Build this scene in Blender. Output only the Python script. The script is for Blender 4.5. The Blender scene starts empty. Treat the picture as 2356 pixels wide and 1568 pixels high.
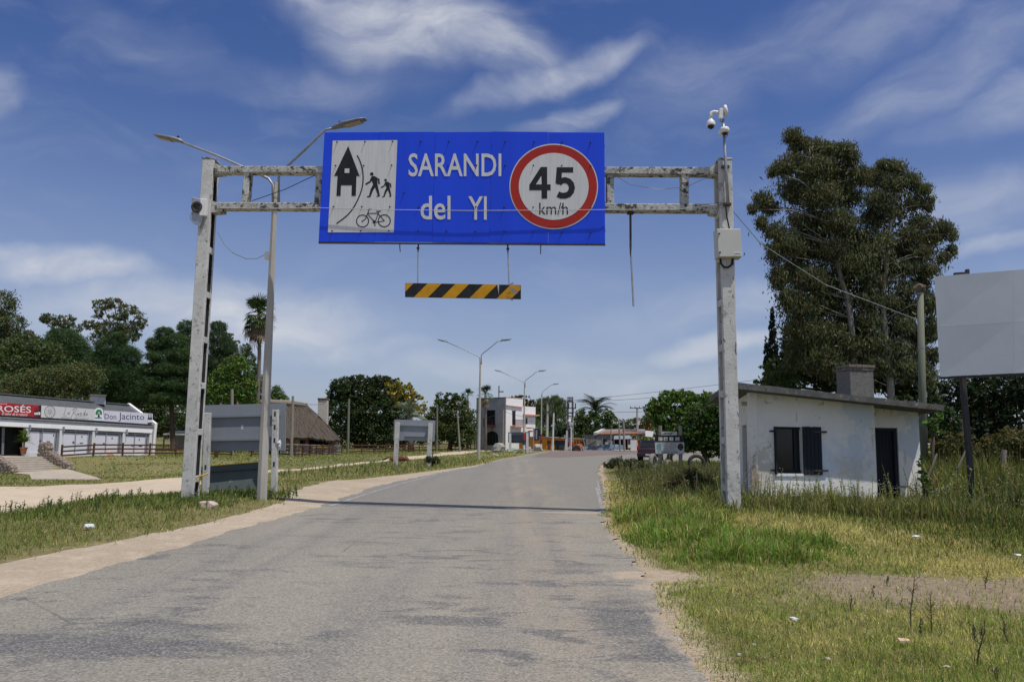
import bpy, bmesh, math, random
import numpy as np
from mathutils import Matrix, Vector
random.seed(7)
RNG = np.random.default_rng(11)
R = math.radians
scene = bpy.context.scene
COL = scene.collection

# ------------------------------------------------------------------ camera
# Survey frame: pixel (u, v) of a 2356 x 1568 print, focal length in the same unit.
FOC, EYE, U0, V0 = 1800.0, 1.55, 1178.0, 784.0
PITCH, ROLL = math.atan(223.0 / FOC), 0.0143
CAM_ROT = Matrix.Rotation(R(90) + PITCH, 3, 'X') @ Matrix.Rotation(ROLL, 3, 'Z')
cam_data = bpy.data.cameras.new('camera')
cam_data.sensor_width = 36.0
cam_data.lens = 36.0 * FOC / 2356.0
cam_data.clip_start, cam_data.clip_end = 0.1, 5000
camera = bpy.data.objects.new('camera', cam_data)
camera.matrix_world = Matrix.Translation((0, 0, EYE)) @ CAM_ROT.to_4x4()
COL.objects.link(camera)
scene.camera = camera

def ray(u, v):
    return CAM_ROT @ Vector(((u - U0) / FOC, -(v - V0) / FOC, -1.0))
def at(u, v, Y):
    d = ray(u, v)
    k = Y / d.y
    return Vector((d.x * k, Y, EYE + d.z * k))
def gnd(u, v, z=0.0):
    d = ray(u, v)
    k = (z - EYE) / d.z
    return Vector((d.x * k, d.y * k, z))
def Z(x0, y0, f):
    return lambda x, y: ((x0 + x / f) / 1.7385, (y0 + y / f) / 1.7385)

# ------------------------------------------------------------------ light
SUN = Vector((0.31, -0.25, 1.0)).normalized()
SUN_EL = math.asin(SUN.z)
SUN_AZ = math.atan2(SUN.x, SUN.y)
sun_data = bpy.data.lights.new('sun', 'SUN')
sun_data.energy = 4.2
sun_data.angle = R(0.53)
sun_data.color = (1.0, 0.95, 0.88)
sun = bpy.data.objects.new('sun', sun_data)
sun.rotation_mode = 'QUATERNION'
sun.rotation_quaternion = SUN.to_track_quat('Z', 'Y')
sun.location = (0, 0, 60)
COL.objects.link(sun)
scene.view_settings.view_transform = 'Standard'
scene.view_settings.look = 'None'
scene.view_settings.gamma = 1.0
scene.view_settings.use_curve_mapping = False
scene.view_settings.exposure = -0.12
scene.cycles.max_bounces = 6
scene.cycles.diffuse_bounces = 3
scene.cycles.glossy_bounces = 3
scene.cycles.transmission_bounces = 4
scene.cycles.transparent_max_bounces = 8
scene.cycles.use_denoising = True

class NT:
    """small helper round a node tree"""
    def __init__(s, tree):
        s.t = tree; s.n = tree.nodes; s.l = tree.links
    def add(s, kind, **kw):
        nd = s.n.new(kind)
        for k, v in kw.items():
            setattr(nd, k, v)
        return nd
    def put(s, sock, val):
        if isinstance(val, bpy.types.NodeSocket):
            s.l.new(val, sock)
        elif val is not None:
            sock.default_value = val
    def math(s, op, a, b=None, c=None, clamp=False):
        nd = s.add('ShaderNodeMath', operation=op, use_clamp=clamp)
        s.put(nd.inputs[0], a)
        if b is not None: s.put(nd.inputs[1], b)
        if c is not None: s.put(nd.inputs[2], c)
        return nd.outputs[0]
    def vmath(s, op, a, b=None):
        nd = s.add('ShaderNodeVectorMath', operation=op)
        s.put(nd.inputs[0], a)
        if b is not None: s.put(nd.inputs[1], b)
        return nd.outputs['Value'] if op in ('LENGTH', 'DOT_PRODUCT') else nd.outputs[0]
    def mix(s, fac, a, b, blend='MIX'):
        nd = s.add('ShaderNodeMix', data_type='RGBA', blend_type=blend)
        s.put(nd.inputs[0], fac)
        s.put(nd.inputs[6], a if not isinstance(a, tuple) else (*a[:3], 1))
        s.put(nd.inputs[7], b if not isinstance(b, tuple) else (*b[:3], 1))
        return nd.outputs[2]
    def noise(s, vec, scale, detail=4, rough=0.55, dist=0.0):
        nd = s.add('ShaderNodeTexNoise')
        if vec is not None: s.put(nd.inputs['Vector'], vec)
        nd.inputs['Scale'].default_value = scale
        nd.inputs['Detail'].default_value = detail
        nd.inputs['Roughness'].default_value = rough
        nd.inputs['Distortion'].default_value = dist
        return nd.outputs['Fac']
    def ramp(s, x, lo, hi, a=0.0, b=1.0, smooth=True):
        nd = s.add('ShaderNodeMapRange', interpolation_type='SMOOTHSTEP' if smooth else 'LINEAR')
        s.put(nd.inputs[0], x)
        for i, v in zip((1, 2, 3, 4), (lo, hi, a, b)):
            nd.inputs[i].default_value = v
        return nd.outputs[0]
    def mapping(s, vec, scale=(1, 1, 1), rot=(0, 0, 0), loc=(0, 0, 0)):
        nd = s.add('ShaderNodeMapping')
        s.put(nd.inputs['Vector'], vec)
        nd.inputs['Scale'].default_value = scale
        nd.inputs['Rotation'].default_value = rot
        nd.inputs['Location'].default_value = loc
        return nd.outputs[0]

# ------------------------------------------------------------------ sky
world = bpy.data.worlds.new('World')
scene.world = world
world.use_nodes = True
w = NT(world.node_tree)
w.n.clear()
sky = w.add('ShaderNodeTexSky', sky_type='NISHITA')
sky.sun_disc = False
sky.sun_elevation = SUN_EL
sky.sun_rotation = SUN_AZ
sky.air_density = 1.0
sky.dust_density = 0.6
sky.ozone_density = 2.0
dirv = w.add('ShaderNodeTexCoord').outputs['Generated']
sp = w.add('ShaderNodeSeparateXYZ')
w.l.new(dirv, sp.inputs[0])
az = w.math('ARCTAN2', sp.outputs[0], sp.outputs[1])
el = w.math('ARCSINE', sp.outputs[2])
cb = w.add('ShaderNodeCombineXYZ')
w.l.new(az, cb.inputs[0]); w.l.new(el, cb.inputs[1])
sv = cb.outputs[0]
wn = w.add('ShaderNodeTexNoise')
w.l.new(sv, wn.inputs['Vector'])
wn.inputs['Scale'].default_value = 5.0
wn.inputs['Detail'].default_value = 5.0
warp = w.vmath('SUBTRACT', wn.outputs['Color'], (0.5, 0.5, 0.5))
warp = w.vmath('MULTIPLY', warp, (0.16, 0.10, 0.0))
svw = w.vmath('ADD', sv, warp)
#        u     v    half-w half-h tilt  strength  (cirrus seen over the road)
CLOUDS = [(940, 50, 350, 125, -8, 1.0), (1120, 120, 250, 85, -6, .85), (760, -10, 220, 60, -14, .8),
          (1240, 190, 300, 50, 17, .75), (1360, 130, 150, 50, 10, .6), (1310, 275, 180, 32, 14, .55),
          (1960, 60, 340, 120, 4, .34), (2190, 170, 360, 90, 17, .30), (1600, 180, 260, 120, 12, .2), (2290, 260, 200, 60, 12, .40),
          (2260, 470, 220, 90, 6, .45), (2280, 578, 170, 24, 5, .5), (10, 200, 70, 70, 0, .5),
          (110, 606, 260, 42, 1, 1.0), (300, 690, 350, 75, 3, .95), (560, 730, 430, 100, -2, 1.0),
          (780, 800, 260, 45, 3, .55), (1180, 840, 420, 55, 2, .5), (1650, 800, 230, 34, 4, .7), (1500, 880, 500, 60, 0, .5),
          (700, 190, 420, 60, 5, .2), (350, 90, 260, 60, -20, .16), (1700, 700, 420, 60, 8, .3), (-300, 640, 300, 80, 0, .7),
          (2650, 650, 350, 70, 0, .5), (-400, 100, 300, 120, 10, .5), (2800, 150, 300, 120, -10, .5)]
total = None
for (cu, cv, hw, hh, tilt, amp) in CLOUDS:
    d = ray(cu, cv).normalized()
    d2 = ray(cu + 10, cv).normalized(); 
    ctr = (math.atan2(d.x, d.y), math.asin(d.z), 0)
    q = w.vmath('SUBTRACT', svw, ctr)
    rt = w.add('ShaderNodeVectorRotate', rotation_type='Z_AXIS')
    w.put(rt.inputs['Vector'], q)
    rt.inputs['Angle'].default_value = R(-tilt)
    q = w.vmath('MULTIPLY', rt.outputs[0], (FOC / hw, FOC / hh, 0))
    ln = w.vmath('LENGTH', q)
    b = w.ramp(ln, 0.15, 1.05, amp, 0.0)
    total = b if total is None else w.math('MAXIMUM', total, b)
# cloud veil goes on unseen overhead and behind, thickened to brighten the shade
veil = w.ramp(el, 0.55, 0.95, 0.0, 0.55)
total = w.math('MAXIMUM', total, veil)
behind = w.ramp(w.math('ABSOLUTE', az), 0.75, 1.3, 0.0, 0.5)
total = w.math('MAXIMUM', total, behind)
st = w.mapping(svw, scale=(3.2, 8, 1), rot=(0, 0, R(-14)))
n1 = w.noise(st, 2.2, 9, 0.57, 0.5)
n2 = w.noise(w.mapping(svw, scale=(1.6, 3.4, 1), rot=(0, 0, R(-10)), loc=(3, 1, 0)), 5.0, 8, 0.6, 0.4)
tex = w.ramp(w.math('ADD', w.math('MULTIPLY', n1, 0.6), w.math('MULTIPLY', n2, 0.4)), 0.27, 0.70)
cov = w.math('MULTIPLY', total, w.math('ADD', w.math('MULTIPLY', tex, 0.78), 0.22))
wisp = w.math('MULTIPLY', w.ramp(n1, 0.45, 0.78), 0.09)      # faint streaks all over
cov = w.math('ADD', cov, wisp, clamp=True)
tint = w.mix(w.ramp(el, 0.08, 0.55, smooth=False), (.80, .84, 1.06), (.50, .65, 1.06))
skyc = w.mix(1.0, sky.outputs[0], tint, 'MULTIPLY')
lowhaze = w.ramp(el, 0.0, 0.42, 0.5, 0.0)
skyc = w.mix(lowhaze, skyc, (4.6, 5.2, 6.6))
SKY_CLOUD = (7.0, 7.3, 8.0)
out_c = w.mix(w.math('MULTIPLY', cov, 0.95), skyc, SKY_CLOUD)
bg = w.add('ShaderNodeBackground')
w.l.new(out_c, bg.inputs['Color'])
bg.inputs['Strength'].default_value = 0.095
wo = w.add('ShaderNodeOutputWorld')
w.l.new(bg.outputs[0], wo.inputs['Surface'])

# ------------------------------------------------------------------ materials
MATS = {}
def pm(name, base, base2=None, scale=4.0, detail=5, rough=0.8, bump=0.15, bscale=None, metal=0.0, spec=0.3,
       spots=None, stretch=(1, 1, 1), soft=0.2, coords='Object', grain=None, patches=()):
    """a weathered surface: two tones mixed by noise, optional spots [(colour, scale, threshold, stretch), ...]"""
    if name in MATS: return MATS[name]
    m = bpy.data.materials.new(name); m.use_nodes = True
    t = NT(m.node_tree); t.n.clear()
    tc = t.add('ShaderNodeTexCoord').outputs[coords]
    vec = t.mapping(tc, scale=stretch)
    if base2 is None: base2 = tuple(c * 0.8 for c in base)
    f = t.ramp(t.noise(vec, scale, detail, 0.6), 0.5 - soft, 0.5 + soft)
    col = t.mix(f, base, base2)
    if grain:
        g = t.noise(vec, grain[0], 2, 0.5)
        col = t.mix(t.ramp(g, 0.3, 0.7, 0, grain[1]), col, tuple(c * 0.45 for c in base))
    for sp_ in (spots or []):
        c, sc, th = sp_[:3]
        sv_ = t.mapping(tc, scale=sp_[3] if len(sp_) > 3 else (1, 1, 1), loc=(sc * .37, 1.3, .7))
        col = t.mix(t.ramp(t.noise(sv_, sc, 6, 0.65), th, th + 0.06), col, c)
    for (pc, pr, c, amt, sc) in patches:                        # stains that sit at one spot of the thing
        q = t.vmath('LENGTH', t.vmath('MULTIPLY', t.vmath('SUBTRACT', tc, pc), tuple(1 / r_ for r_ in pr)))
        q = t.math('ADD', q, t.math('MULTIPLY', t.math('SUBTRACT', t.noise(tc, sc, 8, .72), .5), 2.6))
        col = t.mix(t.ramp(q, .25, .75, amt, 0), col, c)
    bs = t.add('ShaderNodeBsdfPrincipled')
    t.put(bs.inputs['Base Color'], col)
    bs.inputs['Roughness'].default_value = rough
    bs.inputs['Metallic'].default_value = metal
    bs.inputs['Specular IOR Level'].default_value = spec
    if bump:
        bp = t.add('ShaderNodeBump')
        bp.inputs['Strength'].default_value = bump
        bp.inputs['Distance'].default_value = 0.02
        t.put(bp.inputs['Height'], t.noise(vec, bscale or scale * 6, 4, 0.6))
        t.put(bs.inputs['Normal'], bp.outputs[0])
    o = t.add('ShaderNodeOutputMaterial')
    t.l.new(bs.outputs[0], o.inputs[0])
    MATS[name] = m
    return m

def leafmat(name, transl=0.3, rough=0.6, spec=0.25):
    m = bpy.data.materials.new(name); m.use_nodes = True
    t = NT(m.node_tree); t.n.clear()
    at_ = t.add('ShaderNodeAttribute', attribute_name='Col')
    bs = t.add('ShaderNodeBsdfPrincipled')
    t.l.new(at_.outputs['Color'], bs.inputs['Base Color'])
    bs.inputs['Roughness'].default_value = rough
    bs.inputs['Specular IOR Level'].default_value = spec
    tr = t.add('ShaderNodeBsdfTranslucent')
    t.put(tr.inputs['Color'], t.mix(1.0, at_.outputs['Color'], (1.25, 1.3, 0.6), 'MULTIPLY'))
    mx = t.add('ShaderNodeMixShader'); mx.inputs[0].default_value = transl
    t.l.new(bs.outputs[0], mx.inputs[1]); t.l.new(tr.outputs[0], mx.inputs[2])
    o = t.add('ShaderNodeOutputMaterial'); t.l.new(mx.outputs[0], o.inputs[0])
    return m
M_LEAF = leafmat('leaves')
M_GRASS = leafmat('grass_blades', 0.42, 0.75, 0.12)

def asphalt():
    m = bpy.data.materials.new('worn_asphalt'); m.use_nodes = True
    t = NT(m.node_tree); t.n.clear()
    P = t.add('ShaderNodeTexCoord').outputs['Object']
    big = t.noise(t.mapping(P, scale=(.5, .16, 1)), 1.0, 4)
    col = t.mix(t.ramp(big, .35, .65), (.258, .238, .190), (.220, .204, .165))
    sx = t.add('ShaderNodeSeparateXYZ'); t.l.new(P, sx.inputs[0])
    far = t.ramp(sx.outputs[1], 17.3, 17.6)                 # newer seal starts past the gantry
    col = t.mix(t.math('MULTIPLY', far, .75), col, (.182, .173, .150))
    # sandy dust along the right-hand wheel track
    wx = t.math('ADD', sx.outputs[0], t.math('MULTIPLY', t.noise(P, .5, 3), 1.2))
    dust = t.math('MULTIPLY', t.ramp(t.math('ABSOLUTE', t.math('SUBTRACT', wx, 1.1)), 0.0, 1.5, 1, 0), t.ramp(t.noise(t.mapping(P, scale=(1.5, .25, 1)), 1.4, 4), .3, .7))
    col = t.mix(t.math('MULTIPLY', dust, .85), col, (.305, .25, .185))
    # polished tyre bands
    for cx, wd in ((-3.6, .4), (-2.9, .5), (-1.3, .5), (-.1, .45), (.6, .3)):
        band = t.ramp(t.math('ABSOLUTE', t.math('SUBTRACT', sx.outputs[0], cx)), 0, wd, 1, 0)
        band = t.math('MULTIPLY', band, t.ramp(t.noise(t.mapping(P, scale=(2.4, .12, 1)), 1.2, 5), .3, .65))
        col = t.mix(t.math('MULTIPLY', band, .5), col, (.155, .150, .146))
    # bled tar: long smears across and along
    tar = t.noise(t.mapping(P, scale=(.75, 1.7, 1), loc=(4.2, 0, 0)), 1.25, 8, .70, .6)
    tar2 = t.noise(t.mapping(P, scale=(.22, .35, 1), loc=(0, 7, 0)), 1.0, 3)
    tm = t.math('MULTIPLY', t.ramp(tar, .51, .60), t.ramp(tar2, .36, .52))
    tm = t.math('MULTIPLY', tm, t.ramp(sx.outputs[1], 15.0, 19.0, 1.0, .25))
    col = t.mix(t.math('MULTIPLY', tm, .75), col, (.092, .092, .096))
    for (cx, cy, rx, ry, a) in ((1.05, 7.0, .5, 1.5, .75), (-3.2, 6.0, 1.5, .5, .8), (-4.1, 5.2, 1.0, .5, .8), (-2.7, 6.5, .8, .3, .6), (.75, 9.9, .5, .3, .35)):
        q = t.vmath('MULTIPLY', t.vmath('SUBTRACT', P, (cx, cy, 0)), (1 / rx, 1 / ry, 0))
        ln = t.math('ADD', t.vmath('LENGTH', q), t.math('MULTIPLY', t.math('SUBTRACT', t.noise(t.mapping(P, scale=(.8, 2.2, 1)), 2.0, 6, .7), .5), 1.8))
        col = t.mix(t.ramp(ln, .25, 1.0, a, 0), col, (.085, .086, .092))
    for (cx, cy, rx, ry, a) in ((1.62, 9.3, .62, .36, 1), (1.75, 8.6, .5, .5, .8), (1.6, 16.9, 1.3, .25, .8), (1.9, 12.5, .4, 1.5, .6), (1.5, 6.6, .35, 1.6, .7)):
        q = t.vmath('MULTIPLY', t.vmath('SUBTRACT', P, (cx, cy, 0)), (1 / rx, 1 / ry, 0))
        ln = t.math('ADD', t.vmath('LENGTH', q), t.math('MULTIPLY', t.math('SUBTRACT', t.noise(P, 3.0, 6, .7), .5), 1.6))
        col = t.mix(t.ramp(ln, .6, .95, a, 0), col, (.40, .315, .225))
    # fine cracks
    vo = t.add('ShaderNodeTexVoronoi', feature='DISTANCE_TO_EDGE'); vo.inputs['Scale'].default_value = .55
    t.put(vo.inputs['Vector'], t.vmath('ADD', P, t.vmath('MULTIPLY', t.add('ShaderNodeTexNoise').outputs['Color'], (.6, .6, 0))))
    ck = t.math('MULTIPLY', t.ramp(vo.outputs['Distance'], 0.0, .012, 1, 0), t.ramp(t.noise(P, .35, 2), .52, .62))
    col = t.mix(t.math('MULTIPLY', ck, .6), col, (.07, .068, .065))
    # chippings
    vc = t.add('ShaderNodeTexVoronoi'); vc.inputs['Scale'].default_value = 62
    t.put(vc.inputs['Vector'], P)
    chip = t.add('ShaderNodeSeparateColor'); t.l.new(vc.outputs['Color'], chip.inputs[0])
    col = t.mix(t.ramp(chip.outputs[0], .45, 1.0, 0, .46, False), col, (.42, .39, .345))
    col = t.mix(t.ramp(chip.outputs[1], .6, 1.0, 0, .52, False), col, (.075, .072, .07))
    g2 = t.noise(P, 14, 5, .7)
    col = t.mix(t.ramp(g2, .52, .75, 0, .28), col, (.12, .115, .105))
    bs = t.add('ShaderNodeBsdfPrincipled')
    t.put(bs.inputs['Base Color'], col)
    bs.inputs['Roughness'].default_value = .85
    bs.inputs['Specular IOR Level'].default_value = .25
    bp = t.add('ShaderNodeBump'); bp.inputs['Strength'].default_value = .5; bp.inputs['Distance'].default_value = .008
    t.put(bp.inputs['Height'], t.math('ADD', vc.outputs['Distance'], t.noise(P, 25, 4)))
    t.put(bs.inputs['Normal'], bp.outputs[0])
    o = t.add('ShaderNodeOutputMaterial'); t.l.new(bs.outputs[0], o.inputs[0])
    return m

def groundmat(name, c1, c2, c3, pebble=.4, scale=1.0, mask=False):
    m = bpy.data.materials.new(name); m.use_nodes = True
    t = NT(m.node_tree); t.n.clear()
    P = t.add('ShaderNodeTexCoord').outputs['Object']
    col = t.mix(t.ramp(t.noise(P, .35 * scale, 5, .6), .35, .65), c1, c2)
    col = t.mix(t.ramp(t.noise(t.mapping(P, loc=(5, 3, 1)), 2.2 * scale, 6, .65), .45, .7), col, c3)
    if mask:
        gy_ = t.add('ShaderNodeSeparateXYZ'); t.l.new(P, gy_.inputs[0])
        col = t.mix(t.ramp(gy_.outputs[1], 28, 62), col, t.mix(t.ramp(t.noise(P, .05, 4), .4, .6), (.135, .14, .055), (.20, .18, .08)))
        for nm, cc in (('bare', (.27, .21, .155)), ('sand', (.42, .335, .245))):
            av = t.add('ShaderNodeAttribute', attribute_name=nm).outputs['Fac']
            av = t.math('ADD', av, t.math('MULTIPLY', t.math('SUBTRACT', t.noise(P, 2.5, 7, .7), .5), .9))
            col = t.mix(t.ramp(av, .35, .65), col, t.mix(t.ramp(t.noise(P, 6, 5, .7), .35, .65), cc, tuple(q * .82 for q in cc)))
    vc = t.add('ShaderNodeTexVoronoi'); vc.inputs['Scale'].default_value = 30 * scale
    t.put(vc.inputs['Vector'], P)
    ch = t.add('ShaderNodeSeparateColor'); t.l.new(vc.outputs['Color'], ch.inputs[0])
    col = t.mix(t.ramp(ch.outputs[0], .7, 1, 0, pebble, False), col, tuple(c * .5 for c in c1))
    col = t.mix(t.ramp(ch.outputs[1], .75, 1, 0, pebble * .8, False), col, tuple(min(.8, c * 1.5) for c in c1))
    bs = t.add('ShaderNodeBsdfPrincipled'); t.put(bs.inputs['Base Color'], col)
    bs.inputs['Roughness'].default_value = .95; bs.inputs['Specular IOR Level'].default_value = .1
    bp = t.add('ShaderNodeBump'); bp.inputs['Strength'].default_value = .6; bp.inputs['Distance'].default_value = .02
    t.put(bp.inputs['Height'], t.math('ADD', t.noise(P, 9 * scale, 6, .7), vc.outputs['Distance']))
    t.put(bs.inputs['Normal'], bp.outputs[0])
    o = t.add('ShaderNodeOutputMaterial'); t.l.new(bs.outputs[0], o.inputs[0])
    return m

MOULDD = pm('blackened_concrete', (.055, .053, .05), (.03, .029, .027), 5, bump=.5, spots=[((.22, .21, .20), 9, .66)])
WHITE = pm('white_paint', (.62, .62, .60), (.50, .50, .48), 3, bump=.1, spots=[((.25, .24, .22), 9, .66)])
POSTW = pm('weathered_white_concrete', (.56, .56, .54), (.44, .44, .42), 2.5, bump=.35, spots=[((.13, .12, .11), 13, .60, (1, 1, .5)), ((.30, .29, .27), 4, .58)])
MOULD = pm('mouldy_concrete', (.52, .52, .49), (.36, .36, .33), 4, bump=.6, spots=[((.06, .055, .05), 7, .52), ((.20, .19, .15), 17, .55), ((.30, .26, .12), 5, .66)])
CONC = pm('grey_concrete', (.44, .415, .37), (.36, .345, .315), 2.5, bump=.25, stretch=(2, 2, .4), spots=[((.16, .15, .14), 15, .67)])
GALV = pm('galvanised_steel', (.38, .40, .42), (.28, .29, .31), 6, rough=.5, metal=.5, bump=.05)
DKSTEEL = pm('dark_steel', (.035, .035, .038), (.055, .05, .048), 8, rough=.6, bump=.1)
WPLAST = pm('white_plastic', (.72, .72, .71), (.66, .66, .65), 3, rough=.4, bump=.02)
BLK = pm('black_print', (.012, .012, .014), (.02, .02, .022), 4, rough=.6, bump=0)
SBLUE = pm('blue_sign_sheet', (.014, .075, .80), (.012, .064, .72), 1.5, rough=.45, bump=.06, bscale=60, stretch=(1, 1, .1), spots=[((.02, .07, .5), 3, .68, (8, 8, .4))])
SWHITE = pm('white_sign_sheet', (.66, .67, .66), (.58, .59, .58), 2, rough=.5, bump=.05, stretch=(9, 9, .4), spots=[((.36, .36, .34), 22, .70)])
SRED = pm('red_sign_sheet', (.42, .024, .014), (.36, .022, .014), 2, rough=.5, bump=.04, spots=[((.5, .10, .06), 3, .68, (6, 6, .3))])
SYEL = pm('yellow_reflective', (.72, .36, .010), (.58, .28, .010), 5, rough=.45, bump=.05, spots=[((.10, .07, .02), 16, .66)])
SBLKP = pm('black_hazard_paint', (.014, .014, .016), (.03, .03, .032), 6, rough=.5, bump=.1, spots=[((.28, .28, .27), 14, .72)])
BOARDG = pm('grey_sign_back', (.20, .222, .25), (.18, .20, .225), 2, rough=.6, bump=.04, stretch=(1, 1, .4))
BOARDD = pm('dark_sign_back', (.085, .10, .125), (.07, .085, .105), 2, rough=.6, bump=.04)
BOARDGR = pm('greenish_board_back', (.075, .095, .09), (.06, .075, .072), 3, rough=.6, bump=.05)
BROWNW = pm('brown_fence_paint', (.095, .042, .024), (.06, .027, .017), 4, rough=.8, bump=.25, stretch=(1, 1, 4), spots=[((.2, .13, .09), 10, .68)])
OLDWOOD = pm('weathered_pole_wood', (.27, .25, .21), (.20, .185, .155), 3, rough=.9, bump=.4, stretch=(6, 6, .4), spots=[((.11, .10, .085), 5, .62, (9, 9, .3))])
GREENPOLE = pm('treated_pine_pole', (.17, .185, .135), (.13, .14, .10), 3, rough=.85, bump=.3, stretch=(6, 6, .35), spots=[((.10, .09, .06), 4, .64, (9, 9, .25))])
BLUEWOOD = pm('dark_blue_shutter_paint', (.020, .024, .032), (.014, .017, .023), 4, rough=.8, bump=.3, stretch=(8, 8, .6), spots=[((.05, .053, .058), 18, .68, (1, 1, .3))])
GLASSD = pm('dark_window_glass', (.012, .014, .016), (.018, .02, .022), 2, rough=.08, bump=0, spec=.35)
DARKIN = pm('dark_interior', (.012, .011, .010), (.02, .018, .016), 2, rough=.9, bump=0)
PLASTER = pm('stained_white_plaster', (.82, .80, .75), (.74, .73, .69), 1.4, detail=7, rough=.9, bump=.3, bscale=40,
             spots=[((.60, .66, .70), 1.1, .53), ((.50, .44, .35), 3.6, .62), ((.26, .19, .12), 11, .67), ((.56, .50, .40), 5, .60, (1, 1, .22)), ((.34, .27, .18), 22, .66)],
             patches=[((1.9, .3, 1.1), (1.5, 1.2, .9), (.56, .64, .72), .7, 1.5), ((.30, .05, .9), (.55, .8, 1.1), (.42, .35, .25), .55, 8), ((2.5, .4, .95), (.8, .8, .55), (.56, .50, .40), .5, 7), ((.06, 0, .7), (.14, .5, .8), (.34, .25, .16), .8, 12), ((2, .3, .15), (5, 2, .3), (.42, .40, .36), .6, 4)])
ROOFCON = pm('roof_slab_concrete', (.13, .13, .125), (.08, .08, .078), 5, rough=.95, bump=.6, spots=[((.26, .255, .245), 8, .60), ((.05, .05, .045), 6, .60)])
ROUGHC = pm('roughcast_grey', (.20, .195, .18), (.14, .135, .125), 16, rough=.95, bump=.9, bscale=45)
BRICK = pm('mossy_brick', (.17, .135, .105), (.20, .18, .155), 4, rough=.95, bump=.6, spots=[((.10, .09, .05), 7, .56)])
ROOFMET = pm('grey_roof_sheet', (.185, .195, .20), (.15, .16, .165), 2, rough=.55, metal=.25, bump=.05)
FACADE = pm('painted_facade', (.80, .80, .80), (.72, .72, .72), 1.5, rough=.85, bump=.1)
PILLAR = pm('pale_grey_pillar', (.62, .63, .64), (.54, .55, .555), 1.5, rough=.9, bump=.12)
STONE = pm('field_stone', (.38, .31, .25), (.22, .175, .14), 6, rough=.95, bump=.6)
MORTAR = pm('wall_mortar', (.23, .20, .17), (.17, .145, .125), 5, rough=.95, bump=.5)
STEP = pm('concrete_step', (.42, .375, .31), (.34, .30, .245), 3, rough=.95, bump=.2)
THATCH = pm('old_thatch', (.125, .10, .08), (.07, .058, .048), 3.0, rough=1.0, bump=1.0, bscale=22, stretch=(5, 5, .7), spots=[((.055, .045, .036), 5, .56, (7, 7, .6)), ((.19, .165, .135), 9, .60, (7, 7, .6))], spec=.05)
TERRA = pm('terracotta', (.42, .17, .08), (.34, .13, .06), 5, bump=.1)
RUST = pm('rusty_roof_sheet', (.34, .17, .10), (.24, .12, .08), 3, rough=.9, bump=.2, spots=[((.42, .36, .32), 2, .58)])
ORANGE = pm('orange_render', (.72, .27, .03), (.62, .22, .03), 2, bump=.1)
SOOTW = pm('sooty_grey_wall', (.24, .24, .255), (.13, .13, .14), .8, rough=.95, bump=.2, spots=[((.07, .07, .075), 1.3, .58)])
BLDWHITE = pm('whitewashed_wall', (.84, .83, .81), (.76, .75, .73), 1.2, bump=.15, spots=[((.40, .39, .37), 1.6, .66, (1, 1, .3))])
PINKTRIM = pm('pink_trim', (.55, .30, .25), (.48, .26, .22), 3, bump=.1)
DKRED = pm('dark_red_car_paint', (.022, .004, .006), (.018, .003, .005), 3, rough=.25, spec=.6, bump=0)
RUBBER = pm('tyre_rubber', (.02, .02, .02), (.035, .034, .033), 5, rough=.85, bump=.2)
TYREW = pm('white_painted_tyre', (.22, .21, .19), (.14, .135, .125), 4, rough=.8, bump=.2)
BARK = pm('brown_bark', (.10, .075, .055), (.06, .045, .035), 4, rough=.95, bump=.6, stretch=(4, 4, .6))
BARKE = pm('pale_eucalyptus_bark', (.30, .275, .24), (.17, .15, .13), 2.2, rough=.85, bump=.25, stretch=(3, 3, .5), spots=[((.13, .10, .08), 3, .58, (3, 3, .4))])
PALMT = pm('palm_trunk', (.20, .175, .145), (.13, .11, .09), 5, rough=.95, bump=.6, stretch=(1, 1, 5))
BOARDB = pm('blank_billboard_sheet', (.56, .60, .66), (.51, .55, .60), .9, rough=.55, bump=.05, spots=[((.45, .48, .53), 1.2, .64, (1, 1, .3)), ((.13, .12, .11), 11, .74, (1, 1, .35))])
YELP = pm('yellow_paint', (.62, .42, .03), (.5, .33, .03), 4, bump=.05)
REDP = pm('red_paint', (.36, .035, .025), (.28, .03, .022), 4, bump=.1)
BLUEP = pm('navy_paint', (.025, .04, .10), (.02, .03, .08), 4, bump=.1)
LITTERM = pm('crumpled_plastic', (.68, .69, .70), (.55, .57, .60), 8, rough=.4, bump=.3)
LEDM = pm('led_panel', (.42, .36, .24), (.34, .28, .18), 30, rough=.35, bump=0)
HORSE = pm('chestnut_coat', (.17, .062, .028), (.12, .042, .020), 3, rough=.6, bump=.1)
MANE = pm('dark_mane', (.03, .018, .012), (.05, .028, .018), 8, rough=.8, bump=.3)

# ------------------------------------------------------------------ object helpers
def thing(name, label, cat, loc=(0, 0, 0), rz=0.0, group=None):
    o = bpy.data.objects.new(name, None)
    o.empty_display_size = .2
    o.location = loc; o.rotation_euler = (0, 0, rz)
    COL.objects.link(o)
    o['label'] = label; o['category'] = cat
    if group: o['group'] = group
    return o
def tag(o, label=None, cat=None, group=None, kind=None):
    for k, v in (('label', label), ('category', cat), ('group', group), ('kind', kind)):
        if v: o[k] = v
    return o
def mw(o):
    m = Matrix.LocRotScale(o.location, o.rotation_euler.to_quaternion() if o.rotation_mode != 'QUATERNION' else o.rotation_quaternion, o.scale)
    return mw(o.parent) @ m if o.parent else m
def link(name, mesh, parent=None, loc=None, rz=None):
    o = bpy.data.objects.new(name, mesh); COL.objects.link(o)
    if parent: o.parent = parent
    if loc is not None: o.location = loc
    if rz is not None: o.rotation_euler = (0, 0, rz)
    return o
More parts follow.
